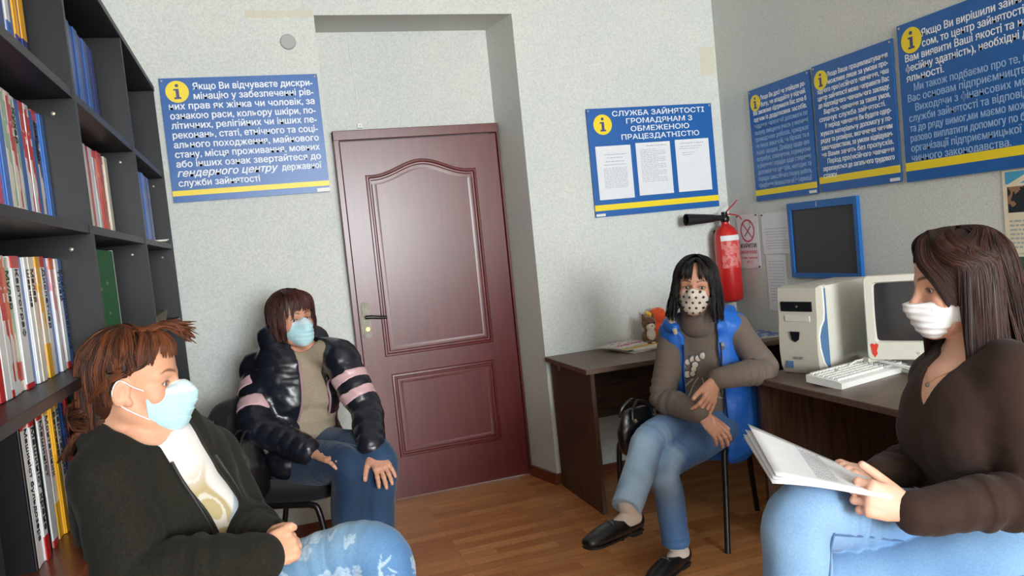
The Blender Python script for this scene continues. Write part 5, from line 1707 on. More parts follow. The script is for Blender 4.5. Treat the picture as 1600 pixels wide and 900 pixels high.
    mk += [func_prim(lambda P: np.maximum(np.maximum(H.loc(P)[:, 2] + .014 - .010 * np.exp(-(H.loc(P)[:, 0] / .02) ** 2), -.118 - H.loc(P)[:, 2]), .012 - H.loc(P)[:, 1]) * H.s, H.c - .3, H.c + .3, .004, 'i')]
    def dots(P):
        L = H.loc(P); c = np.tile(np.array(rgb(226, 214, 204)[:3]), (len(P), 1))
        u = L[:, 0] / .027; v = (L[:, 2] + .018) / .0225
        row_ = np.round(v); uu = u + .5 * (row_ % 2)
        dd = np.sqrt(((uu - np.round(uu)) * .027) ** 2 + ((v - row_) * .0225) ** 2)
        t = np.clip((.0060 - dd) / .0012, 0, 1)
        return mixc(c[0], rgb(64, 54, 58), t)
    field_obj('face_mask', mk, .0016, mat('dotted_cotton', rgb(230, 220, 210), .85, attr='Col', spec=.2), root, lambda P: .0022 * fnoise(P, 16, 1.5), color=dots)
    ear_loops(H, mk, root, M_PAPER)
    # black bob
    hr = Hair(11)
    def fallp(az, endz, th0=6, flare=1.0, j=.008, off=.012):
        r_ = hr.r
        pts = [scalp(H, az * .2, th0 * .3, off)] if False else []
        for th in (th0, 32, 58, 84):
            pts.append(scalp(H, az + r_.uniform(-3, 3), th, off + r_.uniform(0, .006)))
        base = H.loc(pts[-1][None])[0]
        z = base[2]
        for t in (.33, .66, 1.0):
            zz = z + (endz - z) * t
            q = H.w(base[0] * (1 + (flare - 1) * t) + r_.uniform(-j, j), base[1] * (1 + (flare - 1) * t) + r_.uniform(-j, j), zz)
            pts.append(q)
        return pts
    nrm = lambda p: p - H.w(0, -.012, .0)
    for i in range(210):
        az = hr.r.uniform(48, 312)
        side = abs(az - 180)
        ez = -.115 - .02 * hr.r.random() + (.015 if side < 60 else -.02)
        hr.lock(fallp(az, ez, hr.r.uniform(4, 14), 1.0 + hr.r.uniform(.02, .34) * (1 if 60 < side < 140 else .5)), .0075, .003, normal=nrm)
    for s in (-1, 1):
        for i in range(34):        # curtain of front hair parted above the nose
            az = s * hr.r.uniform(10, 60)
            p0 = H.w(s * .004 + hr.r.uniform(-.006, .006), .030 + hr.r.uniform(-.03, .03), .122)
            p1 = H.w(s * (.030 + .010 * hr.r.random()), .072, .094)
            p2 = H.w(s * (.052 + .012 * hr.r.random()), .064 + .01 * hr.r.random(), .050)
            p3 = H.w(s * (.076 + .012 * hr.r.random()), .045 + .02 * hr.r.random(), .0)
            p4 = H.w(s * (.086 + .018 * hr.r.random()), .032 + .02 * hr.r.random(), -.060)
            p5 = H.w(s * (.090 + .034 * hr.r.random()), .024 + .02 * hr.r.random(), -.118 - .02 * hr.r.random())
            hr.lock([p0, p1, p2, p3, p4, p5], .006, .0028, normal=nrm)
    for i in range(14):            # thin fringe
        x = hr.r.choice((hr.r.uniform(-.055, -.022), hr.r.uniform(.004, .055)))
        hr.lock([H.w(x * .3, .03, .121), H.w(x * .8, .083, .092), H.w(x, .094, .058), H.w(x * 1.12, .091, .024 + .016 * hr.r.random())], .0042, .0018, normal=nrm)
    hr.add_field([H.e((0, -.016, .040), (.079, .094, .084), 0), H.e((0, -.050, -.03), (.074, .052, .075), .03)] + [H.e((0, .075, -.0), (.050, .05, .075), .01, 's')], .004)
    hr.build(hair_material('black_hair', rgb(16, 14, 15), rgb(38, 33, 34), .38), root)
    return root
# ================================================================== woman in black puffer jacket, left back
def fall(H, hr, az, endz, th0=6, flare=1.0, j=.006, off=.004):
    r_ = hr.r; pts = []
    for th in (th0, 32, 58, 84):
        pts.append(scalp(H, az + r_.uniform(-3, 3), th, off + r_.uniform(0, .006)))
    base = H.loc(pts[-1][None])[0]; z = base[2]
    for t in (.33, .66, 1.0):
        q = H.w(base[0] * (1 + (flare - 1) * t) + r_.uniform(-j, j), base[1] * (1 + (flare - 1) * t) + r_.uniform(-j, j), z + (endz - z) * t)
        pts.append(q)
    return pts

def surgical_mask(H, root, name='face_mask', h=.0018, tint=(184, 223, 231), top=-.008, out=.010, ymin=.036):
    mk = mask_prims(H, out=out)
    def bound(P):
        L = H.loc(P)
        return np.maximum(np.maximum(L[:, 2] - top - .012 * np.exp(-(L[:, 0] / .018) ** 2) + .10 * np.maximum(np.abs(L[:, 0]) - .03, 0), -.120 - L[:, 2]), ymin - L[:, 1]) * H.s
    mk.append(func_prim(bound, H.c - .3, H.c + .3, .004, 'i'))
    a, b = rgb(*tint)[:3], rgb(214, 232, 238)[:3]
    def colr(P):
        L = H.loc(P); z = L[:, 2]
        t = np.clip((z - (top - .016)) / .004, 0, 1) + np.clip((-.104 - z) / .004, 0, 1)
        return mixc(a, b, np.clip(t, 0, 1) * .85)
    m = mat('mask_%d' % len(_mats), rgb(*tint), .75, attr='Col', spec=.25, mottle=.03, mscale=80)
    m.node_tree.nodes['Principled BSDF'].inputs['Subsurface Weight'].default_value = .0
    o = field_obj(name, mk, h, m, root, lambda P: pleats(H)(P) + .0008 * fnoise(P, 30, 1.0), color=colr)
    ear_loops(H, mk, root, M_PAPER, up=(.056, .042, -.018), dn=(.054, .042, -.080))
    return o

def woman_puffer():
    Hc = at(456, 499, 3.30)
    toc = unit(np.array([0, 0, CAM_H]) - Hc)
    H = Head(Hc, toc * math.cos(R(36)) + RIGHT * math.sin(R(36)) + V(0, 0, .05), V(-.02, 0, 1), .99)
    root = person('woman in a black puffer jacket with pink sleeve bands sitting against the back wall', at(450, 700, 3.35) * np.array([1, 1, 0]))
    fT = unit(V(.42, -.90, 0)); rT = V(fT[1], -fT[0], 0)
    fH = unit(V(.66, -.75, 0)); rH = V(fH[1], -fH[0], 0)
    pelvis = at(452, 706, 3.40)
    B = Body(H, pelvis, at(463, 652, 3.36), at(464, 600, 3.33), at(464, 563, 3.34), at(463, 542, 3.34), rH, rT, 1.02)
    shR, shL = at(404, 575, 3.34), at(534, 562, 3.25)
    elR, elL = at(399, 666, 3.12), at(571, 640, 3.18)
    wrR, wrL = at(484, 707, 3.03), at(580, 697, 3.02)
    hR = pelvis + rH * .095; hL = pelvis - rH * .095
    knR, knL = at(541, 730, 2.99), at(588, 714, 3.04)
    anR, anL = at(552, 895, 3.05), at(590, 880, 3.10)
    anR[2] = anL[2] = .09
    fhR = unit(at(522, 716, 2.96) - wrR); nR = unit(V(.05, -.35, .95))
    fhL = unit(at(602, 738, 2.94) - wrL); nL = unit(V(.05, -.55, .85))
    ph1, n1 = hand(wrR + fhR * .040, fhR, nR, False, ((12, 14, 10), (12, 14, 10), (12, 14, 10), (12, 16, 10)), 3, (.8, .5, -.25), 8, 1.0)
    ph2, n2 = hand(wrL + fhL * .026, fhL, nL, True, ((14, 16, 10), (12, 16, 10), (12, 16, 10), (12, 16, 10)), 6, (.75, .62, -.2), 8, 1.0)
    neck = [seg_prim([H.w(0, -.022, -.05), B.neck, B.shc], np.array([.056, .062, .075]), .03)]
    body = head_prims(H, 1.05, 1.0, 1.08) + neck + [B.torso(-.01), arm(shR, elR, wrR), arm(shL, elL, wrL), leg(hR, knR, anR, -.012), leg(hL, knL, anL, -.012)] + B.yoke(shL, shR) + ph1 + ph2
    for an, d in ((anR, fH), (anL, fH)):
        body.append(seg_prim([an, an + d * .05 + V(0, 0, -.045)], [.038, .030], .02))
    skin = rgb(200, 146, 120)
    finish_body(root, body, H, .0032, skin, rgb(70, 44, 36), n1 + n2, .75)
    add_eyes(H, root, (.15, 1, 0))
    # beige sweater
    sw = [B.torso(.008, belly=.02)] + B.bust(.012, r=.066, drop=.045, fwd=.07) + B.yoke(shL, shR, .010) + [ell_prim(B.waist + B.fw * .06 - B.up * .02, V(.145, .105, .09), np.stack([B.rt, B.fw, B.up], 1), .05),
          ell_prim(B.neck + B.fw * .055 + B.up * .05, V(.062, .075, .070), np.stack([B.rt, B.fw, B.up], 1), .008, 's')]
    M_SW = mat('beige_melange_knit', rgb(156, 142, 122), .9, spec=.15, mottle=.16, mscale=240, bump=.35, bscale=500, bdist=.0012)
    def swd(P):
        x, y, z = B.tl(P)
        return .0045 * np.sin(z / .075 * 6.28 + 2.5 * fnoise(P, 4, 2.0) + 3 * x) * np.exp(-((z + .13) / .09) ** 2) + .002 * fnoise(P, 12, 1.0)
    field_obj('sweater', sw, .005, M_SW, root, swd)
    # puffer jacket
    rp = (.075, .008, .5)
    jk = [B.torso(.034, hips=.172, waist=.160, sh=.135, low=pelvis - B.up * .03, ripple=rp)] + B.bust(.024, r=.056, drop=.05)
    jk += B.yoke(shL, shR, .022) + [ell_prim(pelvis + fH * .05 + V(0, 0, .02), V(.232, .205, .150), np.stack([rH, fH, V(0, 0, 1)], 1), .04)]
    jk += [arm(shR, elR, wrR, .020, ripple=(.060, .006, .5), r=(.054, .051, .046, .044, .041, .036), cut=.955), arm(shL, elL, wrL, .020, ripple=(.060, .006, .5), r=(.054, .051, .046, .044, .041, .036), cut=.955)]
    panel = [seg_prim([at(436, 672, 3.22), at(446, 722, 3.13)], [.075, .066], .03)]
    # collar and hood lying round the neck
    hood = [path([B.neck + B.fw * .075 + B.rt * .075 - B.up * .045, B.neck + B.rt * .104 + B.up * .03 - B.fw * .01, B.neck - B.fw * .080 + B.rt * .07 + B.up * .045, B.neck - B.fw * .10 - B.rt * .05 + B.up * .04, B.neck - B.rt * .104 + B.up * .03 - B.fw * .01, B.neck + B.fw * .070 - B.rt * .080 - B.up * .055],
                 [.030, .044, .056, .056, .046, .034], .025, 8, ripple=(.08, .005, .5))]
    full = jk + hood
    M_PUF = mat('black_puffer_nylon', rgb(25, 27, 37), .30, spec=.55, mottle=.06, mscale=30, bump=.22, bscale=55, bdist=.004)
    pd = lambda P: .0045 * fnoise(P * V(.8, .8, 1.5), 12, 2.0) + .0030 * fnoise(P * V(.8, .8, 1.4), 27, 4.0)
    cut = B.opening(.13, -.26, .050, .076, -.004, -.010, ymin=.0)
    sleeves = jk[-2:]; shell = jk[:-2] + hood
    jk2 = shell + panel + [cut, ell_prim(B.neck + B.fw * .05 + B.up * .02, V(.060, .085, .075), np.stack([B.rt, B.fw, B.up], 1), .015, 's')]
    # cut only the hem: the lap in front of the belly
    jacket = field_obj('puffer_jacket', jk2 + [func_prim(half(pelvis - V(0, 0, .09), V(0, 0, -1)), pelvis - 1, pelvis + 1, .01, 'i')] + panel + sleeves, .005, M_PUF, root, pd)
    M_PINK = mat('dusty_pink_band', rgb(206, 168, 172), .35, spec=.5, mottle=.05, mscale=40)
    dis = jacket
    for sh, el, wr in ((shR, elR, wrR), (shL, elL, wrL)):
        ax = unit(el - sh); Lu = np.linalg.norm(el - sh)
        for t0, t1 in ((.30, .48), (.64, .82)):
            pr = [arm(sh, el, wr, .0240, ripple=(.060, .003, .5), r=(.054, .051, .046, .044, .041, .036), cut=.955),
                  func_prim(half(sh + ax * Lu * t0, -ax), sh - .5, sh + .5, .004, 'i'), func_prim(half(sh + ax * Lu * t1, ax), sh - .5, sh + .5, .004, 'i')]
            lo = np.minimum(sh, el) - .12; hi = np.maximum(sh, el) + .12
            o = field_obj('sleeve_band', pr, .0045, M_PINK, None, pd, lo=lo, hi=hi)
            sub(o, jacket)
    zs = [.12, .07, .02, -.04, -.10, -.16, -.22, -.27]
    M_ZIP = mat('pink_grey_zip_piping', rgb(164, 132, 140), .5)
    for sx in (1, -1):
        f = lambda z, sx=sx: (lambda t: (-.010 + .006 * t) + sx * (.076 - .026 * t + .004))(np.clip((z + .26) / .39, 0, 1))
        pts = B.front_line(shell, f, zs, .004)
        o = MB().tube(curve_pts(pts, 4), .0048, 8).build('zip_piping', M_ZIP, None, smooth=True)
        sub(o, jacket)
    hz = []
    for (x, y) in ((478, 690), (474, 706), (469, 724), (462, 744)):
        o_ = at(x, y, 3.5); d_ = unit(np.array([0, 0, CAM_H]) - o_)
        hz.append(surf(panel, o_, d_, .7) + d_ * .003 if field_eval(panel, at(x, y, 3.14)[None])[0] < .05 else at(x, y, 3.05))
    sub(MB().tube(curve_pts(hz, 4), .0042, 8).build('hem_piping', M_ZIP, None, smooth=True), jacket)
    # jeans
    jn = [B.hips(.010), ell_prim(pelvis + fH * .02 - V(0, 0, .01), V(.185, .150, .10), np.stack([rH, fH, V(0, 0, 1)], 1), .03),
          leg(hL, knL, anL, .008, .012, (.096, .086, .066, .062, .060), wobble=[(.42, .06, .003, .03)]), leg(hR, knR, anR, .008, .012, (.096, .086, .066, .062, .060), wobble=[(.42, .06, .003, .03)])]
    def jcol(P):
        t = np.clip(.25 + .45 * fnoise(P, 6, 1.0) + .3 * np.exp(-(np.minimum(np.linalg.norm(P - knR, axis=1), np.linalg.norm(P - knL, axis=1)) / .09) ** 2), 0, 1)
        return mixc(rgb(24, 45, 72), rgb(50, 80, 112), t)
    jeans = field_obj('jeans', jn, .005, denim('denim_dark_blue', rgb(40, 70, 105)), root, lambda P: .0020 * fnoise(P, 11, 1.0) + .0008 * fnoise(P, 30, 2.0), color=jcol)
    sm = []
    for i in range(9):
        t = i / 8
        o = hL * (1 - t * .92) + knL * t * .92
        d = unit(V(0, 0, .8) + rH * .9)
        sm.append(surf(jn, o, d, .2) + d * .001)
    child_world(MB().tube(curve_pts(sm[2:], 3), .0022, 6).build('inner_seam', mat('seam_light_thread', rgb(96, 116, 140), .8), None, smooth=True), root)
    for an in (anR, anL):
        f = unit(fH); s_ = np.cross(f, V(0, 0, 1)); heel = an - V(0, 0, .055) - f * .03
        W = lambda a, b, c: heel + f * a * .24 + s_ * b + V(0, 0, c)
        field_obj('shoe', [path([W(0, 0, .012), W(.3, 0, .010), W(.65, 0, .004), W(1, 0, -.002)], [.034, .036, .044, .034], .02, 6, frames=[s_] * 4, depth=[.042, .042, .034, .024]), func_prim(half(V(0, 0, .004), V(0, 0, -1)), heel - 1, heel + 1, .004, 'i')], .005, mat('black_leather', rgb(24, 23, 25), .32, spec=.5), root)
    surgical_mask(H, root, h=.0020)
    # short reddish-brown bob with fringe
    hr = Hair(21); nrm = lambda p: p - H.w(0, -.012, .0)
    for i in range(220):
        az = hr.r.uniform(52, 308); side = abs(az - 180)
        ez = -.085 + .02 * hr.r.random() - (.01 if side > 60 else .015)
        hr.lock(fall(H, hr, az, ez, hr.r.uniform(4, 14), .96 + hr.r.uniform(-.05, .05), off=.010), .0080, .003, normal=nrm)
    for i in range(60):
        x = hr.r.uniform(-.066, .066); e = .004 * abs(x) / .05
        zt = .030 + .016 * hr.r.random() - (.03 if abs(x) > .045 else 0)
        xx = x * .95 - .010 * hr.r.random()
        hr.lock([H.w(x * .35 + .01, .00, .130), H.w(x * .7 + .006, .066, .112), H.w(xx, .094 - 3.5 * x * x, .080), H.w(xx * 1.08, .098 - 4.5 * x * x, zt)], .0062, .0024, normal=nrm)
    for s in (-1, 1):
        for i in range(26):
            hr.lock([H.w(s * .015, .02 + .02 * hr.r.random(), .130), H.w(s * .056, .060, .090), H.w(s * (.074 + .006 * hr.r.random()), .044 + .012 * hr.r.random(), .030), H.w(s * (.080 + .006 * hr.r.random()), .030 + .02 * hr.r.random(), -.03), H.w(s * (.076 + .01 * hr.r.random()), .018 + .02 * hr.r.random(), -.085 + .02 * hr.r.random())], .0070, .003, normal=nrm)
    hr.add_field([H.e((0, -.016, .040), (.084, .098, .088), 0), H.e((0, -.045, -.025), (.080, .060, .062), .03)] + [H.e((0, .080, -.005), (.054, .052, .075), .01, 's')], .004)
    hr.build(hair_material('red_brown_hair', rgb(40, 22, 20), rgb(84, 42, 36), .40), root)
    return root

# ================================================================== woman in dark hooded jacket, left front
def woman_hoodie():
    Hc = at(211, 597, 1.73)
    ray = unit(Hc - np.array([0, 0, CAM_H]))
    side = unit(RIGHT - ray * np.dot(RIGHT, ray))
    H = Head(Hc, side * math.cos(R(14)) - ray * math.sin(R(14)) + V(0, 0, .07), V(.0, 0, 1), .98)
    root = person('woman in a dark olive hooded jacket and floral blue jeans, nearest on the left', at(330, 950, 1.75) * np.array([1, 1, 0]))
    fT = unit(RIGHT * .74 - VIEW * .67); fT[2] = 0; fT = unit(fT); rT = V(fT[1], -fT[0], 0)
    pelvis = at(330, 960, 1.86)
    B = Body(H, pelvis, at(290, 885, 1.82), at(252, 800, 1.76), at(228, 722, 1.74), at(216, 676, 1.742), rT, rT, 1.0)
    shR, shL = at(168, 748, 1.61), at(322, 716, 1.90)
    elR, elL = at(212, 900, 1.57), at(376, 815, 1.90)
    wrR, wrL = at(404, 876, 1.57), at(418, 846, 1.70)
    hR = pelvis + rT * .09; hL = pelvis - rT * .09
    knR, anR = at(578, 868, 1.70), at(640, 1120, 1.62)
    knL, anL = at(560, 960, 1.92), at(640, 1250, 1.90)
    # clasped hands: the near one closed over the other
    fhR = unit(at(464, 848, 1.63) - wrR); nR = unit(-VIEW * .85 + UPV * .45 + RIGHT * .15)
    fhL = unit(at(462, 842, 1.66) - wrL); nL = unit(UPV * .6 + VIEW * .7 + RIGHT * .3)
    ph1, n1 = hand(wrR + fhR * .008, fhR, nR, False, ((66, 82, 40), (68, 84, 40), (70, 84, 40), (72, 82, 40)), 2, (.70, .42, .05), 44, .84)
    ph2, n2 = hand(wrL + fhL * .008, fhL, nL, True, ((55, 70, 35),) * 4, 2, (.72, .42, .15), 34, .84)
    neck = [seg_prim([H.w(0, -.025, -.045), H.w(0, -.035, -.11), B.neck, B.shc], np.array([.052, .052, .058, .075]), .03)]
    body = head_prims(H, .95, 1.0) + neck + [B.torso(), arm(shR, elR, wrR), arm(shL, elL, wrL), leg(hR, knR, anR, -.012), leg(hL, knL, anL, -.012)] + B.yoke(shL, shR, -.014) + ph1 + ph2
    skin = rgb(214, 160, 130)
    finish_body(root, body, H, .0024, skin, rgb(84, 54, 42), n1 + n2, .8)
    add_eyes(H, root, (.0, 1, -.05))
    # printed t-shirt
    ts = [B.torso(.012, belly=.01)] + B.bust(.010, r=.062, drop=.03, fwd=.065) + B.yoke(shL, shR, .002) + [ell_prim(B.neck + B.fw * .045 + B.up * .050, V(.062, .075, .080), np.stack([B.rt, B.fw, B.up], 1), .008, 's'),
          func_prim(half(pelvis + B.up * .02, -B.up), pelvis - 1, pelvis + 1, .01, 'i')]
    def tcol(P):
        n = fnoise(P, 9, 2.0); n2 = fnoise(P, 13, 6.0); z = B.tl(P)[2]
        t = np.clip((n + .02) * 7, 0, 1) * (1 - .6 * np.clip((np.abs(n - .35) < .05) * 1.0, 0, 1)) * np.clip((.10 - z) / .05, 0, 1)
        g = np.clip((n2 - .40) * 8, 0, 1) * np.clip((.05 - z) / .05, 0, 1)
        c = mixc(rgb(228, 224, 220), rgb(182, 164, 122), t)
        return c * (1 - g[:, None] * .8) + np.array(rgb(160, 172, 186)[:3]) * (g[:, None] * .8)
    field_obj('printed_shirt', ts, .0040, mat('white_jersey', rgb(228, 224, 220), .8, attr='Col', spec=.2, bump=.1, bscale=600), root, lambda P: .0025 * fnoise(P * V(1, 1, .6), 12, 3.0), color=tcol)
    # hooded jacket
    jk = [B.torso(.032, hips=.172, waist=.158, sh=.140, low=pelvis - B.up * .02)] + B.bust(.020, r=.058, drop=.03, fwd=.06) + B.yoke(shL, shR, .024)
    wob = [(.34, .10, .0030, .06), (.62, .08, .0018, .05)]
    jk += [arm(shR, elR, wrR, .020, wobble=wob, r=(.056, .055, .050, .046, .038, .030), cut=1.0), arm(shL, elL, wrL, .018, wobble=wob, r=(.056, .054, .048, .046, .040, .034), cut=.98)]
    nk = B.neck
    hood = [path([nk + B.fw * .105 + B.rt * .030 - B.up * .085, nk + B.fw * .055 + B.rt * .072 - B.up * .012, nk + B.rt * .080 - B.fw * .030 + B.up * .022, nk - B.fw * .095 + B.rt * .02 + B.up * .020, nk - B.fw * .065 - B.rt * .075 + B.up * .022, nk - B.rt * .088 + B.fw * .03 + B.up * .004, nk + B.fw * .090 - B.rt * .082 - B.up * .06],
                 [.018, .024, .036, .052, .044, .032, .022], .03, 8)]
    full = jk + hood
    cut = B.opening(.12, -.26, .044, .050, -.070, -.122, ymin=.0)
    M_HD = mat('dark_olive_fleece', rgb(34, 33, 27), .9, spec=.15, mottle=.28, mscale=200, bump=.25, bscale=350, bdist=.0012, sheen=.04)
    jd = lambda P: .0048 * fnoise(P * V(1, 1, 1.3), 7, 2.0) + .0022 * fnoise(P, 17, 4.0)
    jacket = field_obj('hooded_jacket', jk[:-2] + hood + [cut, ell_prim(nk + B.fw * .040 + B.up * .045, V(.056, .078, .075), np.stack([B.rt, B.fw, B.up], 1), .012, 's')] + jk[-2:], .0045, M_HD, root, jd)
    M_ZD = mat('dark_zip_tape', rgb(30, 30, 28), .55)
    def kid(o):
        sub(o, jacket)
    zs = [.10, .05, .0, -.05, -.10, -.16, -.22]
    for sx in (1, -1):
        f = lambda z, sx=sx: (lambda t: (-.122 + .052 * t) + sx * (.050 - .006 * t + .005))(np.clip((z + .26) / .38, 0, 1))
        kid(MB().tube(curve_pts(B.front_line(jk[:-2] + hood, f, zs, .003), 4), .0045, 8).build('zip_edge', M_ZD, None, smooth=True))
    f2 = lambda z: .026 + .10 * (.0 + z)
    kid(MB().tube(curve_pts([surf(full, at(x, y, 2.0), unit(np.array([0, 0, CAM_H]) - at(x, y, 2.0)), .7) for (x, y) in ((268, 722), (290, 760), (322, 800), (340, 832))], 5), .0040, 8).build('pocket_zip', M_ZD, None, smooth=True))
    # cuffs
    for el, wr in ((elR, wrR), (elL, wrL)):
        d = unit(wr - el)
        field_obj('sleeve_cuff', [seg_prim([wr - d * .045, wr + d * .004], [.048, .043], 0)], .0035, M_HD, root, lambda P: .0012 * fnoise(P, 40, 1.0))
    # floral jeans
    jn = [B.hips(.010), ell_prim(pelvis, V(.180, .145, .10), np.stack([rT, fT, V(0, 0, 1)], 1), .03),
          leg(hL, knL, anL, .004, .012, (.092, .084, .066, .060, .055)), leg(hR, knR, anR, .004, .010, (.094, .086, .068, .064, .060), wobble=[(.45, .06, .0016, .05)])]
    fl = random.Random(4); cents = []
    for i in range(150):
        u = fl.uniform(.05, 1.25); a = fl.uniform(-3.1, 3.1)
        o = hR + (knR - hR) * min(u, 1.0) + (anR - knR) * max(0, u - 1)
        ax = unit(knR - hR) if u <= 1 else unit(anR - knR)
        s0 = perp(V(0, 0, 1) if u <= 1 else unit(hR - knR) * -1, ax); s1 = np.cross(ax, s0)
        cents.append((o + (s0 * math.cos(a) + s1 * math.sin(a)) * .074, s0 * math.cos(a) + s1 * math.sin(a), ax, fl.uniform(0, 6.28), fl.uniform(.011, .025), fl.random()))
    def jcol(P):
        t = np.clip(.35 + .35 * fnoise(P, 5, 1.0), 0, 1)
        c = mixc(rgb(62, 104, 156), rgb(112, 156, 192), t)
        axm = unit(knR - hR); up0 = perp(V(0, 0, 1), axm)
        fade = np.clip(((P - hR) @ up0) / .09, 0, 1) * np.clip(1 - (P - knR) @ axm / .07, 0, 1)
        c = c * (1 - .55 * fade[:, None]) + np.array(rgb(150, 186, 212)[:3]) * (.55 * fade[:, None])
        w = np.zeros(len(P))
        for (o, n, ax, ph, r, kind) in cents:
            q = P - o; m = (q * q).sum(1) < (r * 1.9) ** 2
            if not m.any(): continue
            q = q[m]; b = np.cross(n, ax); x, y = q @ ax, q @ b
            rr = np.sqrt(x * x + y * y); an_ = np.arctan2(y, x) + ph
            if kind < .45:      # open flower with scalloped petals and rings
                edge = r * (.66 + .34 * np.abs(np.cos(an_ * 2.5)))
                v = np.clip((edge - rr) / .002, 0, 1) * (.55 + .45 * (np.sin(rr / r * 11 + 1.2 * np.cos(an_ * 8)) > -.2))
            else:              # pair of leaves on a stem
                x2, y2 = np.cos(ph) * x + np.sin(ph) * y, -np.sin(ph) * x + np.cos(ph) * y
                v = np.clip((.012 - np.abs(y2 - .012 * np.sin(x2 / r * 3)) - .006 * np.abs(x2) / r) / .003, 0, 1) * (np.abs(x2) < r * 1.5) * (np.sin(x2 / .008) > -.6)
            w[m] = np.maximum(w[m], v * .55)
        return c * (1 - w[:, None]) + np.array(rgb(196, 216, 230)[:3]) * w[:, None]
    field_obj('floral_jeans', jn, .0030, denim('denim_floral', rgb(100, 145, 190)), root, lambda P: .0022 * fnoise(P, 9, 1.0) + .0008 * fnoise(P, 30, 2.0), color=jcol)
    for kn, an in ((knR, anR), (knL, anL)):
        f = unit(fT); s_ = np.cross(f, V(0, 0, 1)); heel = an - V(0, 0, .05) - f * .03
        field_obj('shoe', [seg_prim([heel, heel + f * .10, heel + f * .22], [.040, .044, .032], .02)], .006, mat('black_leather', rgb(24, 23, 25), .32, spec=.5), root)
    surgical_mask(H, root, h=.0014, top=-.012)
    # reddish hair swept back to a loose bun, wind-blown tuft in front
    hr = Hair(31); nrm = lambda p: p - H.w(0, -.012, .0)
    bun = H.w(.028, -.092, -.062)
    rr = hr.r
    def pick(): return rr.random() ** 1.6
    for i in range(200):      # sides and back: down from the crown, over the tops of the ears, to the nape
        az = rr.uniform(72, 288); d = abs(az - 180)
        if d > 80: ez = .036 - .012 * rr.random()
        elif d > 55: ez = -.02 - .02 * rr.random()
        else: ez = -.085 - .02 * rr.random()
        hr.lock(fall(H, hr, az, ez, rr.uniform(4, 14), .97 + rr.uniform(-.05, .03), .004, .008), .0075, .003, tint=pick(), normal=nrm)
    for s in (-1, 1):
        for i in range(46):   # temple hair brushed back over the ear
            u = rr.random()
            hr.lock([H.w(s * .012, .045 - .02 * u, .124), H.w(s * (.046 + .01 * u), .062 - .03 * u, .092), H.w(s * (.070 + .006 * u), .040 - .035 * u, .052), H.w(s * (.080 + .005 * u), .010 - .03 * u, .036), H.w(s * .082, -.040 - .02 * u, .012 - .02 * u), H.w(s * .066, -.082, -.035)], .0070, .0028, tint=pick(), normal=nrm)
    for i in range(70):      # fringe over the temple and forehead
        az = rr.uniform(-62, 62)
        p0 = scalp(H, az * .6, rr.uniform(8, 26), .008)
        hr.lock([p0, scalp(H, az * .9, 44, .014 + .004 * rr.random()), scalp(H, az + 3, 62, .013 + .004 * rr.random()), scalp(H, az + 7, 70 + 9 * rr.random() + (8 if abs(az) > 42 else 0), .009)], .0055, .0022, tint=.2 + .7 * rr.random(), normal=nrm)
    for i in range(46):      # tuft blown forwards above the forehead
        b0 = H.w(rr.uniform(-.03, .04), .00 + .05 * rr.random(), .118)
        dz = rr.uniform(-.010, .016); xx = rr.uniform(-.03, .02)
        hr.lock([b0, H.w(xx, .070, .126 + dz * .5), H.w(xx, .100, .116 + dz), H.w(xx + rr.uniform(-.01, .01), .112 + .026 * rr.random(), .100 + dz + rr.uniform(-.014, .016))], .0060, .0022, tint=.3 + .6 * rr.random(), normal=nrm)
    for i in range(60):      # loose bun
        a, b = rr.uniform(0, 6.28), rr.uniform(0, 3.14)
        pts = []
        for k in range(5):
            a2 = a + k * .7; q = V(math.cos(a2), math.sin(a2) * math.cos(b), math.sin(a2) * math.sin(b))
            pts.append(bun + q * (.028 + .014 * rr.random()) * V(1, 1, 1.15))
        hr.lock(pts, .006, .003, tint=.5 * rr.random(), normal=lambda p: p - bun + V(1e-4, 0, 0))
    for i in range(14):
        hr.lock([bun + V(0, 0, -.02), bun + H.M @ V(rr.uniform(-.02, .03), -.03, -.05), bun + H.M @ V(rr.uniform(-.03, .05), -.035 - .02 * rr.random(), -.085 - .02 * rr.random())], .006, .0025, normal=nrm)
    hr.add_field([H.e((0, -.020, .042), (.078, .093, .082), 0), H.e((0, -.055, -.020), (.070, .050, .070), .03), ell_prim(bun, V(.030, .030, .036), None, .02)] +
                 [H.e((0, .080, -.02), (.062, .055, .085), .01, 's'), H.e((.085, .02, -.04), (.035, .055, .058), .01, 's'), H.e((-.085, .02, -.04), (.035, .055, .058), .01, 's')], .004)
    hr.build(hair_material('auburn_hair', rgb(40, 23, 16), rgb(116, 64, 36), .50), root)
    return root

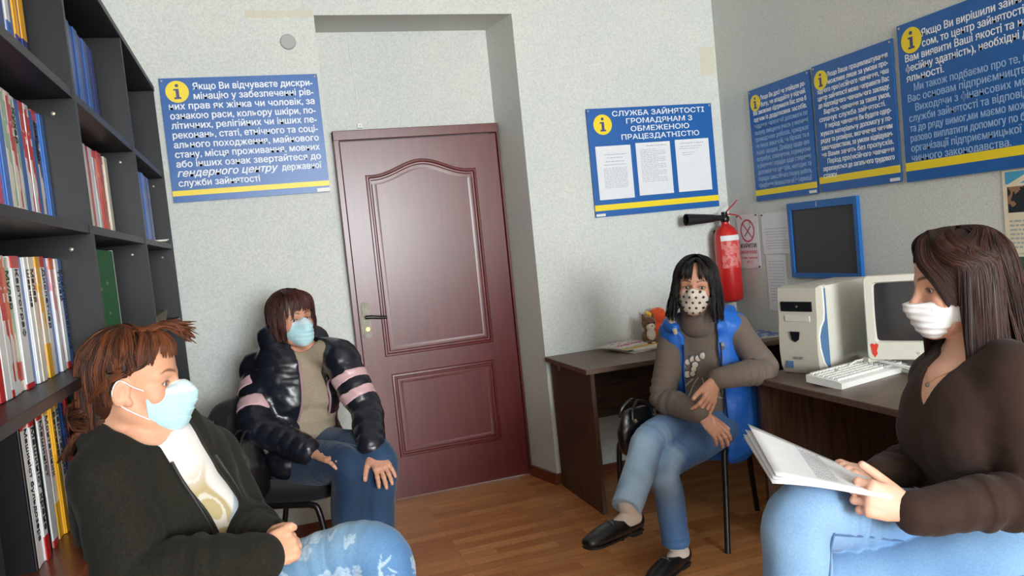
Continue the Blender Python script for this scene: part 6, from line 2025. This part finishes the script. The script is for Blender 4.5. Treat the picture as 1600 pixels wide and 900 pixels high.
# ================================================================== woman in brown sweater, right front
def woman_sweater():
    Hc = at(1497, 443, 1.80)
    ray = unit(Hc - np.array([0, 0, CAM_H]))
    side = unit(RIGHT - ray * np.dot(RIGHT, ray))
    H = Head(Hc, -side * math.cos(R(20)) - ray * math.sin(R(20)) + V(0, 0, -.14), V(0, 0, 1) + side * .03, 1.0)
    root = person('woman with long dark hair in a brown V-neck sweater reading papers, far right', at(1560, 850, 1.8) * np.array([1, 1, 0]))
    fT = -side * .86 - VIEW * .5; fT[2] = 0; fT = unit(fT); rT = V(fT[1], -fT[0], 0)
    pelvis = at(1572, 836, 1.83)
    B = Body(H, pelvis, at(1545, 755, 1.82), at(1519, 655, 1.79), at(1528, 585, 1.80), at(1524, 548, 1.80), rT, rT, 1.04)
    shR, shL = at(1468, 590, 1.955), at(1588, 590, 1.66)
    elR, elL = at(1448, 718, 2.00), at(1618, 775, 1.60)
    wrR, wrL = at(1366, 742, 1.86), at(1428, 800, 1.60)
    hR = pelvis + rT * .09 - V(0, 0, .025); hL = pelvis - rT * .09 - V(0, 0, .01)
    knR, anR = at(1256, 806, 1.70), at(1226, 1080, 1.60)
    knL, anL = at(1278, 930, 1.72), at(1330, 1180, 1.80)
    fhR = unit(at(1290, 724, 1.80) - wrR); nR = unit(UPV * .95 - VIEW * .25 + RIGHT * .1)
    fhL = unit(at(1345, 775, 1.60) - wrL); nL = unit(-VIEW * .92 + UPV * .22 - RIGHT * .05)
    ph1, n1 = hand(wrR + fhR * .012, fhR, nR, False, ((28, 30, 20), (30, 34, 20), (32, 34, 20), (34, 34, 20)), 2, (.8, .45, -.1), 8, .98)
    ph2, n2 = hand(wrL + fhL * .012, fhL, nL, True, ((52, 60, 30), (55, 62, 30), (58, 62, 30), (60, 60, 30)), 2, (.80, .50, -.22), 6, 1.0)
    neck = [seg_prim([H.w(0, -.025, -.045), H.w(0, -.03, -.10), B.neck, B.shc], np.array([.050, .050, .056, .075]), .03)]
    chest_skin = [ell_prim(B.chest + B.fw * .04 + B.up * .05, V(.11, .07, .09), np.stack([B.rt, B.fw, B.up], 1), .04)]
    body = head_prims(H, .85, 1.0) + neck + [B.torso()] + chest_skin + B.bust(-.010, r=.064, drop=.035, fwd=.062) + [arm(shR, elR, wrR), arm(shL, elL, wrL), leg(hR, knR, anR, -.012), leg(hL, knL, anL, -.012)] + B.yoke(shL, shR) + ph1 + ph2
    skin = rgb(220, 172, 148)
    finish_body(root, body, H, .0024, skin, rgb(44, 30, 26), n1 + n2, .8)
    add_eyes(H, root, (.0, 1, -.12))
    # sweater with V-neck
    wob = [(.30, .10, .004, .04), (.56, .06, .003, .03)]
    sw = [B.torso(.012, waist=.148)] + B.bust(.004, r=.066, drop=.036, fwd=.066, sep=.068) + B.yoke(shL, shR, .010) + [ell_prim(B.chest + B.fw * .04 + B.up * .05, V(.118, .078, .09), np.stack([B.rt, B.fw, B.up], 1), .04),
          arm(shR, elR, wrR, .011, wobble=wob, cut=.97), arm(shL, elL, wrL, .012, wobble=wob, r=(.054, .052, .046, .045, .038, .030), cut=1.0)]
    def vneck(P):
        x, y, z = B.tl(P)
        w = np.clip((z - .062) / .11, -1, 1.6) * .058
        return np.maximum(np.abs(x + .006) - w, -y + .0)
    sw2 = sw + [func_prim(vneck, B.chest - .5, B.chest + .5, .004, 's'), ell_prim(B.neck + B.up * .035 + B.fw * .01, V(.064, .074, .05), np.stack([B.rt, B.fw, B.up], 1), .01, 's')]
    M_SW = mat('dark_brown_knit', rgb(52, 37, 31), .85, spec=.2, mottle=.07, mscale=220, bump=.25, bscale=450, bdist=.0010, sheen=.06)
    def swd(P):
        x, y, z = B.tl(P)
        rib = .0012 * np.sin(z / .011 * 6.28) * np.clip((.02 - z) / .05, 0, 1) * (np.abs(x) < .2)
        return .0042 * fnoise(P * V(1, 1, 1.5), 8, 3.0) + .0022 * fnoise(P, 19, 5.0) + rib * .5 + .0045 * np.sin(z / .055 * 6.28 + 3 * fnoise(P, 4, 1.0)) * np.exp(-((z + .20) / .07) ** 2) * .7
    field_obj('brown_sweater', sw2, .0042, M_SW, root, swd)
    # necklace
    pts = []
    for x in (-.055, -.040, -.022, -.006, .010, .028, .044):
        z = .105 + .70 * abs(x + .006)
        o = B.chest + B.up * z + B.rt * x
        pts.append(surf(body, o, B.fw, .3) + B.fw * .001)
    nl = MB().tube(curve_pts(pts, 4), .0009, 6).build('necklace', mat('gold_chain', rgb(200, 160, 110), .3, metal=1.0), None, smooth=True)
    child_world(nl, root)
    q = pts[3] + B.fw * .003 - B.up * .006
    pe = MB().lathe([(.0, -.006), (.005, -.003), (.006, 0), (.004, .004), (0, .006)], 12, Matrix.Translation(q), cap=False).build('pendant', M_CHROME, None, smooth=True)
    sub(pe, nl)
    # jeans
    jn = [B.hips(.008), ell_prim(pelvis, V(.185, .150, .105), np.stack([rT, fT, V(0, 0, 1)], 1), .03),
          leg(hL, knL, anL, .004, .012, (.100, .092, .072, .064, .055)), leg(hR, knR, anR, .004, .004, (.094, .082, .071, .066, .058), wobble=[(.45, .05, .004, .035)])]
    def jcol(P):
        t = np.clip(.45 + .35 * fnoise(P, 7, 1.0), 0, 1)
        c = mixc(rgb(84, 124, 172), rgb(134, 172, 206), t)
        k = np.exp(-(np.linalg.norm(P - knR, axis=1) / .10) ** 2) * .4
        return c * (1 - k[:, None]) + np.array(rgb(168, 200, 226)[:3]) * k[:, None]
    jd = lambda P: .0024 * fnoise(P, 10, 1.0) + .0008 * fnoise(P, 32, 2.0)
    jeans = field_obj('light_jeans', jn, .0032, denim('denim_light_blue', rgb(120, 160, 200)), root, jd, color=jcol)
    M_SEAM = mat('seam_dark_thread', rgb(74, 104, 146), .8)
    def seam(seq, d0, rr=.0026):
        pts = []
        for (o, d) in seq:
            pts.append(surf([jn[d0]], o, d, .25, jd) + unit(d) * .0006)
        o = MB().tube(curve_pts(pts, 4), rr, 6).build('outer_seam', M_SEAM, None, smooth=True)
        sub(o, jeans)
    near = -unit(VIEW)
    seam([(hR + (knR - hR) * t, near * .9 - UPV * .15) for t in (.50, .62, .74, .84, .92)] + [(knR + (anR - knR) * t, near * .9 + RIGHT * .7) for t in (.06, .16, .28, .42, .6)], 3)
    seam([(hL + (knL - hL) * t, near + UPV * .05) for t in (.05, .2, .35, .5, .65, .8, .9)], 2)
    for kn, an in ((knR, anR), (knL, anL)):
        f = unit(fT); heel = an - V(0, 0, .05)
        field_obj('shoe', [seg_prim([heel, heel + f * .10, heel + f * .22], [.040, .044, .032], .02)], .006, mat('black_leather', rgb(24, 23, 25), .32, spec=.5), root)
    # white mask pulled below the nose
    mk = mask_prims(H, out=-.002)
    mk.append(func_prim(lambda P: (lambda L: np.maximum(np.maximum(L[:, 2] + .034 - .012 * np.clip((np.abs(L[:, 0]) - .02) / .03, 0, 1), -.122 - L[:, 2]), .010 - L[:, 1]) * H.s)(H.loc(P)), H.c - .3, H.c + .3, .004, 'i'))
    def mfold(P):
        L = H.loc(P)
        return .0030 * fnoise(L * V(1, 1, 2.2), 13, 2.0) + .0011 * np.sin(L[:, 2] / .017 * 6.28 + 60 * np.abs(L[:, 0])) * (np.abs(L[:, 0]) < .05)
    field_obj('face_mask', mk, .0015, mat('white_mask_fabric', rgb(232, 234, 238), .8, spec=.2), root, mfold)
    ear_loops(H, mk, root, M_PAPER, up=(.060, .030, -.030))
    # long dark brown hair
    hr = Hair(41); rr = hr.r; nrm = lambda p: p - H.w(0, -.012, .0) * V(1, 1, 0) - V(0, 0, p[2])
    def long(az, zend, fx, fy, off=.010, th0=None):
        pts = [scalp(H, az * .6, (th0 or rr.uniform(3, 12)), off), scalp(H, az * .9 + rr.uniform(-4, 4), 34, off + .004 * rr.random()), scalp(H, az + rr.uniform(-3, 3), 60, off + .006 * rr.random()), scalp(H, az + rr.uniform(-3, 3), 86, off + .006 * rr.random())]
        b = H.loc(pts[-1][None])[0]
        for t in (.3, .6, .85, 1.0):
            pts.append(H.w(b[0] * (1 + fx * t) + rr.uniform(-.005, .005), b[1] + fy * t + rr.uniform(-.005, .005), b[2] + (zend - b[2]) * t))
        return pts
    for i in range(190):      # both sides and back
        az = rr.uniform(62, 284)
        s = 1 if az < 180 else -1
        d = abs(az - 180)
        zend = -.235 - .03 * rr.random() - (.03 if d < 60 else 0)
        hr.lock(long(az, zend, .15 * rr.random(), (.02 if d > 60 else -.03)), .0080, .0026, normal=nrm, strands=18)
    for s in (-1, 1):
        for i in range(60):   # front curtains, falling from the parting past the cheekbones on to the chest
            u = rr.random() + (1.5 if s < 0 else 0)
            p = [H.w(s * .004 + .008, .02 + .03 * rr.random(), .128), H.w(s * (.036 + .008 * u), .066 - .012 * u + .01 * rr.random(), .106), H.w(s * (.060 + .007 * u), .066 - .02 * u, .066),
                 H.w(s * (.076 + .005 * u), .046 - .026 * u, .010), H.w(s * (.082 + .004 * u), .024 - .022 * u, -.055), H.w(s * (.080 + .006 * u), .026 - .024 * u, -.125), H.w(s * (.075 + .010 * u), .036 - .028 * u, -.20 - .02 * rr.random()), H.w(s * (.066 + .014 * u), .040 - .028 * u, -.245 - .025 * rr.random())]
            hr.lock(p, .0072, .0026, normal=nrm, strands=18)
    for s in (-1, 1):
        for i in range(70):   # crown hair between the curtains and the sides
            az = rr.uniform(18, 74)
            pts = [scalp(H, s * az * .4, rr.uniform(2, 7), .010), scalp(H, s * az * .85, 28, .013 + .004 * rr.random()), scalp(H, s * (az + 8), 50, .013 + .005 * rr.random()), scalp(H, s * (az * .85 + 26 + (18 if s < 0 else 0)), 74, .011 + .005 * rr.random()), scalp(H, s * (az * .7 + 40 + (26 if s < 0 else 0)), 90, .011 + .005 * rr.random())]
            b = H.loc(pts[-1][None])[0]
            for t in (.4, .75, 1.0):
                pts.append(H.w(b[0] * (1 + .08 * t) + rr.uniform(-.004, .004), b[1] + .01 * t + rr.uniform(-.004, .004), b[2] + (-.24 - .02 * rr.random() - b[2]) * t))
            hr.lock(pts, .0074, .0026, normal=nrm, strands=16)
    for i in range(80):       # long fringe swept to the near side, over the temple
        u = rr.random()
        p = [H.w(.01, .03 - .02 * u + .02 * rr.random(), .130), H.w(-.012 - .030 * u, .080 - .034 * u, .108 - .004 * u), H.w(-.034 - .026 * u, .092 - .048 * u, .066), H.w(-.058 - .016 * u, .072 - .056 * u, .018), H.w(-.072 - .008 * u, .050 - .050 * u, -.020 - .022 * rr.random())]
        hr.lock(p, .0062, .0024, normal=nrm)
    hr.add_field([H.e((0, -.016, .040), (.083, .098, .088), 0), H.e((0, -.052, -.05), (.082, .060, .10), .03), H.e((0, -.055, -.14), (.085, .050, .09), .03)] + [H.e((0, .080, -.02), (.056, .056, .095), .01, 's')], .004)
    hr.build(hair_material('dark_brown_hair', rgb(30, 17, 15), rgb(66, 38, 32), .42), root)
    return root
# ================================================================== chairs, bags, papers, toys
M_FAB = mat('black_chair_fabric', rgb(27, 27, 29), .9, spec=.2, mottle=.12, mscale=220, bump=.25, bscale=600, sheen=.2)
M_TUBE = mat('black_tube_steel', rgb(20, 20, 21), .35, spec=.5)
def pad(w, d, th, r, bow=0.0, crown=.0, dome=.02):
    """rounded cushion in local x (w), y (d), z; bow bends it backwards along x."""
    mb = MB()
    o = rrect(-w / 2, -d / 2, w / 2, d / 2, r, 7)
    def ring(s, z): return [(x * s + (0), y * s, z + bow * (x * s / (w / 2)) ** 2) for x, y in o]
    ins = lambda dd: 1 - dd / (min(w, d) / 2)
    rings = [ring(ins(.05), -th / 2 - 0), ring(ins(.010), -th / 2 + .002), ring(1, -th / 2 + .012), ring(1, th / 2 - .014), ring(ins(.008), th / 2 - .003), ring(ins(.05), th / 2 + dome * .5), ring(.45, th / 2 + dome), ring(.05, th / 2 + dome * 1.05)]
    mb.grid(rings, close_u=True); mb.poly(rings[0][::-1]); mb.poly(rings[-1])
    return mb
def chair(label, loc, rz, group='black visitor chairs'):
    """front of the chair looks along local +y"""
    t = thing('visitor_chair', label, 'chair', loc, rz, group)
    s = pad(.47, .43, .045, .09).build('seat', M_FAB, t, smooth=True, angle=60); s.location = (0, 0, .445)
    b = pad(.39, .30, .040, .10, bow=.035).build('backrest', M_FAB, t, smooth=True, angle=60)
    b.matrix_local = Matrix.Translation((0, -.235, .67)) @ Matrix.Rotation(R(-82), 4, 'X') @ Matrix.Rotation(R(180), 4, 'Y')
    for sx in (-1, 1):
        x = sx * .235
        MB().tube(curve_pts([(x, .24, 0), (x, .20, .22), (x, .175, .385), (x, .150, .415), (x, .10, .418)], 5), .0125, 10, flat=1.0).build('leg', M_TUBE, t, smooth=True)
        MB().tube(curve_pts([(x, -.27, 0), (x, -.215, .22), (x, -.185, .38), (x, -.16, .415), (x, -.10, .418)], 5), .0125, 10).build('leg', M_TUBE, t, smooth=True)
        MB().tube(curve_pts([(x * .82, -.12, .418), (x * .82, -.20, .425), (x * .80, -.235, .50), (x * .78, -.255, .62), (x * .76, -.262, .76)], 5), .011, 10).build('back_tube', M_TUBE, t, smooth=True)
        MB().tube([(x, .12, .418), (x, -.12, .418)], .0125, 10).build('side_rail', M_TUBE, t, smooth=True)
    MB().tube([(-.235, .11, .418), (.235, .11, .418)], .010, 8).tube([(-.235, -.11, .418), (.235, -.11, .418)], .010, 8).build('cross_rail', M_TUBE, t, smooth=True)
    return t
def face(fx, fy): return math.atan2(-fx, fy)
chair('black fabric chair under the woman in the puffer jacket, beside the bookcase', (.050, 3.37, 0), face(.89, -.46))
chair('black fabric chair under the woman in the blue vest, between the two desks', (1.695, 3.06, 0), face(-.75, -.66))
chair('black fabric chair under the woman in the olive hooded jacket, left front', (-.02, 1.83, 0), face(.85, -.53))
chair('black fabric chair under the woman in the brown sweater, right front', (1.535, 1.44, 0), face(-.99, -.2))

# black handbag standing on the puffer woman's chair and a black bag behind the vest woman
M_LEA = mat('black_bag_leather', rgb(20, 20, 22), .28, spec=.55, mottle=.1, mscale=40, bump=.3, bscale=60, bdist=.003)
def bag(label, c, w, d, h, rz, seed):
    t = thing('handbag', label, 'bag', (c[0], c[1], c[2] - h / 2), rz, None)
    C = np.asarray(c, float)
    ca, sa = math.cos(rz), math.sin(rz); M = np.array([[ca, -sa, 0], [sa, ca, 0], [0, 0, 1]])
    W = lambda x, y, z: C + M @ np.array([x, y, z])
    bd = [path([W(0, 0, -h * .36), W(0, 0, 0), W(0, 0, h * .40)], [w * .5, w * .5, w * .40], 0, 6, frames=[M[:, 0]] * 3, depth=[d * .5, d * .46, d * .22])]
    o = field_obj('bag_body', bd, .005, M_LEA, None, lambda P: .006 * fnoise(P, 8, seed) + .003 * fnoise(P, 20, seed))
    Tinv = (Matrix.Translation(t.location) @ Matrix.Rotation(rz, 4, 'Z')).inverted()
    def kid(q): q.parent = t; q.matrix_parent_inverse = Tinv; return q
    kid(o)
    for s in (-1, 1):
        kid(MB().tube(curve_pts([W(-w * .3, s * d * .36, h * .30), W(-w * .24, s * d * .30, h * .52), W(0, s * d * .2, h * .68), W(w * .24, s * d * .30, h * .52), W(w * .3, s * d * .36, h * .30)], 6), .0065, 8).build('strap', M_LEA, None, smooth=True))
    for x in (-.3, .3):
        kid(MB().tube([W(w * x, -d * .46, h * .30), W(w * x, -d * .56, h * .24)], .008, 8).build('buckle', M_CHROME, None, smooth=True))
    kid(MB().tube([W(-w * .38, 0, h * .43), W(w * .38, 0, h * .43)], .004, 6).build('zipper', M_DARKMETAL, None, smooth=True))
    return t
bag('black leather handbag tucked beside the puffer woman on her chair', (-.150, 3.205, .575), .17, .12, .22, R(35), 1.0)
bag('small black bag hanging behind the knees of the vest woman', at(996, 668, 3.22), .20, .10, .17, R(20), 2.0)

# papers held by the reading woman
pb = thing('paper_booklet', 'open white booklet with curled sheets held by the woman in brown', 'papers', tuple(at(1290, 735, 1.72)))
c_nl, c_nr, c_fr, c_fl = at(1212, 747, 1.60), at(1394, 779, 1.58), at(1345, 742, 1.86), at(1168, 666, 1.86)
def page(lift, shift, curl, name, m=M_PAPER):
    mb = MB(); n = 10; rows = []
    nz = unit(np.cross(c_nr - c_nl, c_fl - c_nl)); nz = nz if nz[2] > 0 else -nz
    for i in range(n + 1):
        u = i / n; r_ = []
        for j in range(n + 1):
            v = j / n
            p = (c_nl * (1 - u) + c_nr * u) * (1 - v) + (c_fl * (1 - u) + c_fr * u) * v
            p = p + nz * (lift + curl * max(0, 1 - u / .55) ** 2 * (.4 + .6 * v)) + unit(c_nl - c_nr) * shift * (1 - u)
            r_.append(tuple(p))
        rows.append(r_)
    mb.grid(rows)
    o = mb.build(name, m, None, smooth=True, angle=180)
    sol = o.modifiers.new('thickness', 'SOLIDIFY'); sol.thickness = .0009
    return child_world(o, pb), rows
_, rows_top = page(.006, 0, .0, 'top_sheet')
page(.003, .004, -.012, 'middle_sheet'); page(.0005, .006, -.022, 'lower_sheet'); page(-.002, .004, -.026, 'back_sheet')
pr = MB()
rt_ = np.array(rows_top); rnd = random.Random(9)
def pg_pt(u, v, l=.0008):
    a = u * 10; b = v * 10; i, j = min(int(a), 9), min(int(b), 9); fu, fv = a - i, b - j
    p = rt_[i, j] * (1 - fu) * (1 - fv) + rt_[i + 1, j] * fu * (1 - fv) + rt_[i, j + 1] * (1 - fu) * fv + rt_[i + 1, j + 1] * fu * fv
    return tuple(p + np.array([0, 0, l]))
for k in range(9):
    u = .40 + .022 * k
    v = .12
    while v < .85:
        l = rnd.uniform(.02, .07)
        pr.poly([pg_pt(u, v), pg_pt(u + .006, v), pg_pt(u + .006, v + l), pg_pt(u, v + l)]); v += l + .02
child_world(pr.build('print', mat('grey_print_ink', rgb(150, 152, 160), .7), None), pb)

# plush toys on the back desk
pc_ = np.array([1.962, 3.81, DT])
ty = thing('plush_toy', 'small brown and white plush animal sitting on the back desk by the magazines', 'toy', tuple(pc_))
M_PBR = mat('brown_plush', rgb(104, 74, 48), .95, spec=.1, mottle=.25, mscale=60, bump=.5, bscale=260, bdist=.003, sheen=.4)
M_PWH = mat('cream_plush', rgb(206, 196, 176), .95, spec=.1, mottle=.1, mscale=60, bump=.5, bscale=260, bdist=.003, sheen=.4)
W = lambda x, y, z: pc_ + V(x, y, z)
pl = lambda P: .003 * fnoise(P, 30, 1.0)
tb = field_obj('body', [ell_prim(W(0, 0, .045), V(.042, .040, .046), None, 0), ell_prim(W(0, -.006, .120), V(.040, .036, .038), None, .015), ell_prim(W(-.022, -.036, .018), V(.014, .024, .014), None, .008), ell_prim(W(.022, -.036, .018), V(.014, .024, .014), None, .008)], .003, M_PBR, ty, pl)
field_obj('muzzle', [ell_prim(W(-.004, -.032, .106), V(.026, .020, .020), None, 0), ell_prim(W(0, -.028, .060), V(.028, .020, .032), None, .01)], .003, M_PWH, ty, pl)
for s in (-1, 1):
    field_obj('ear', [seg_prim([W(s * .026, -.006, .148), W(s * .032, -.004, .172)], [.013, .005], .005)], .0025, M_PBR, ty, pl)
    field_obj('eye', [ell_prim(W(s * .015, -.041, .128), V(.005, .004, .006), None, 0)], .0015, mat('black_bead', rgb(14, 14, 14), .2), ty)
field_obj('nose', [ell_prim(W(-.004, -.052, .112), V(.006, .004, .004), None, 0)], .0015, _mats['black_bead'], ty)
oc = np.array([2.055, 3.87, DT])
oy_ = thing('plush_toy', 'orange round plush toy half hidden behind the blue vest on the back desk', 'toy', tuple(oc))
M_POR = mat('orange_plush', rgb(222, 84, 44), .9, spec=.1, mottle=.12, mscale=60, bump=.4, bscale=260, bdist=.003, sheen=.4)
W2_ = lambda x, y, z: oc + V(x, y, z)
field_obj('body', [ell_prim(W2_(0, 0, .06), V(.055, .05, .062), None, 0), ell_prim(W2_(0, -.004, .150), V(.050, .046, .046), None, .012)], .004, M_POR, oy_, pl)
field_obj('tail', [seg_prim([W2_(-.04, .0, .15), W2_(-.062, .0, .172), W2_(-.070, 0, .185)], [.018, .012, .005], .01)], .003, mat('yellow_plush', rgb(236, 190, 70), .9), oy_, pl)
for make_person in (woman_vest, woman_puffer, woman_hoodie, woman_sweater):
    make_person()
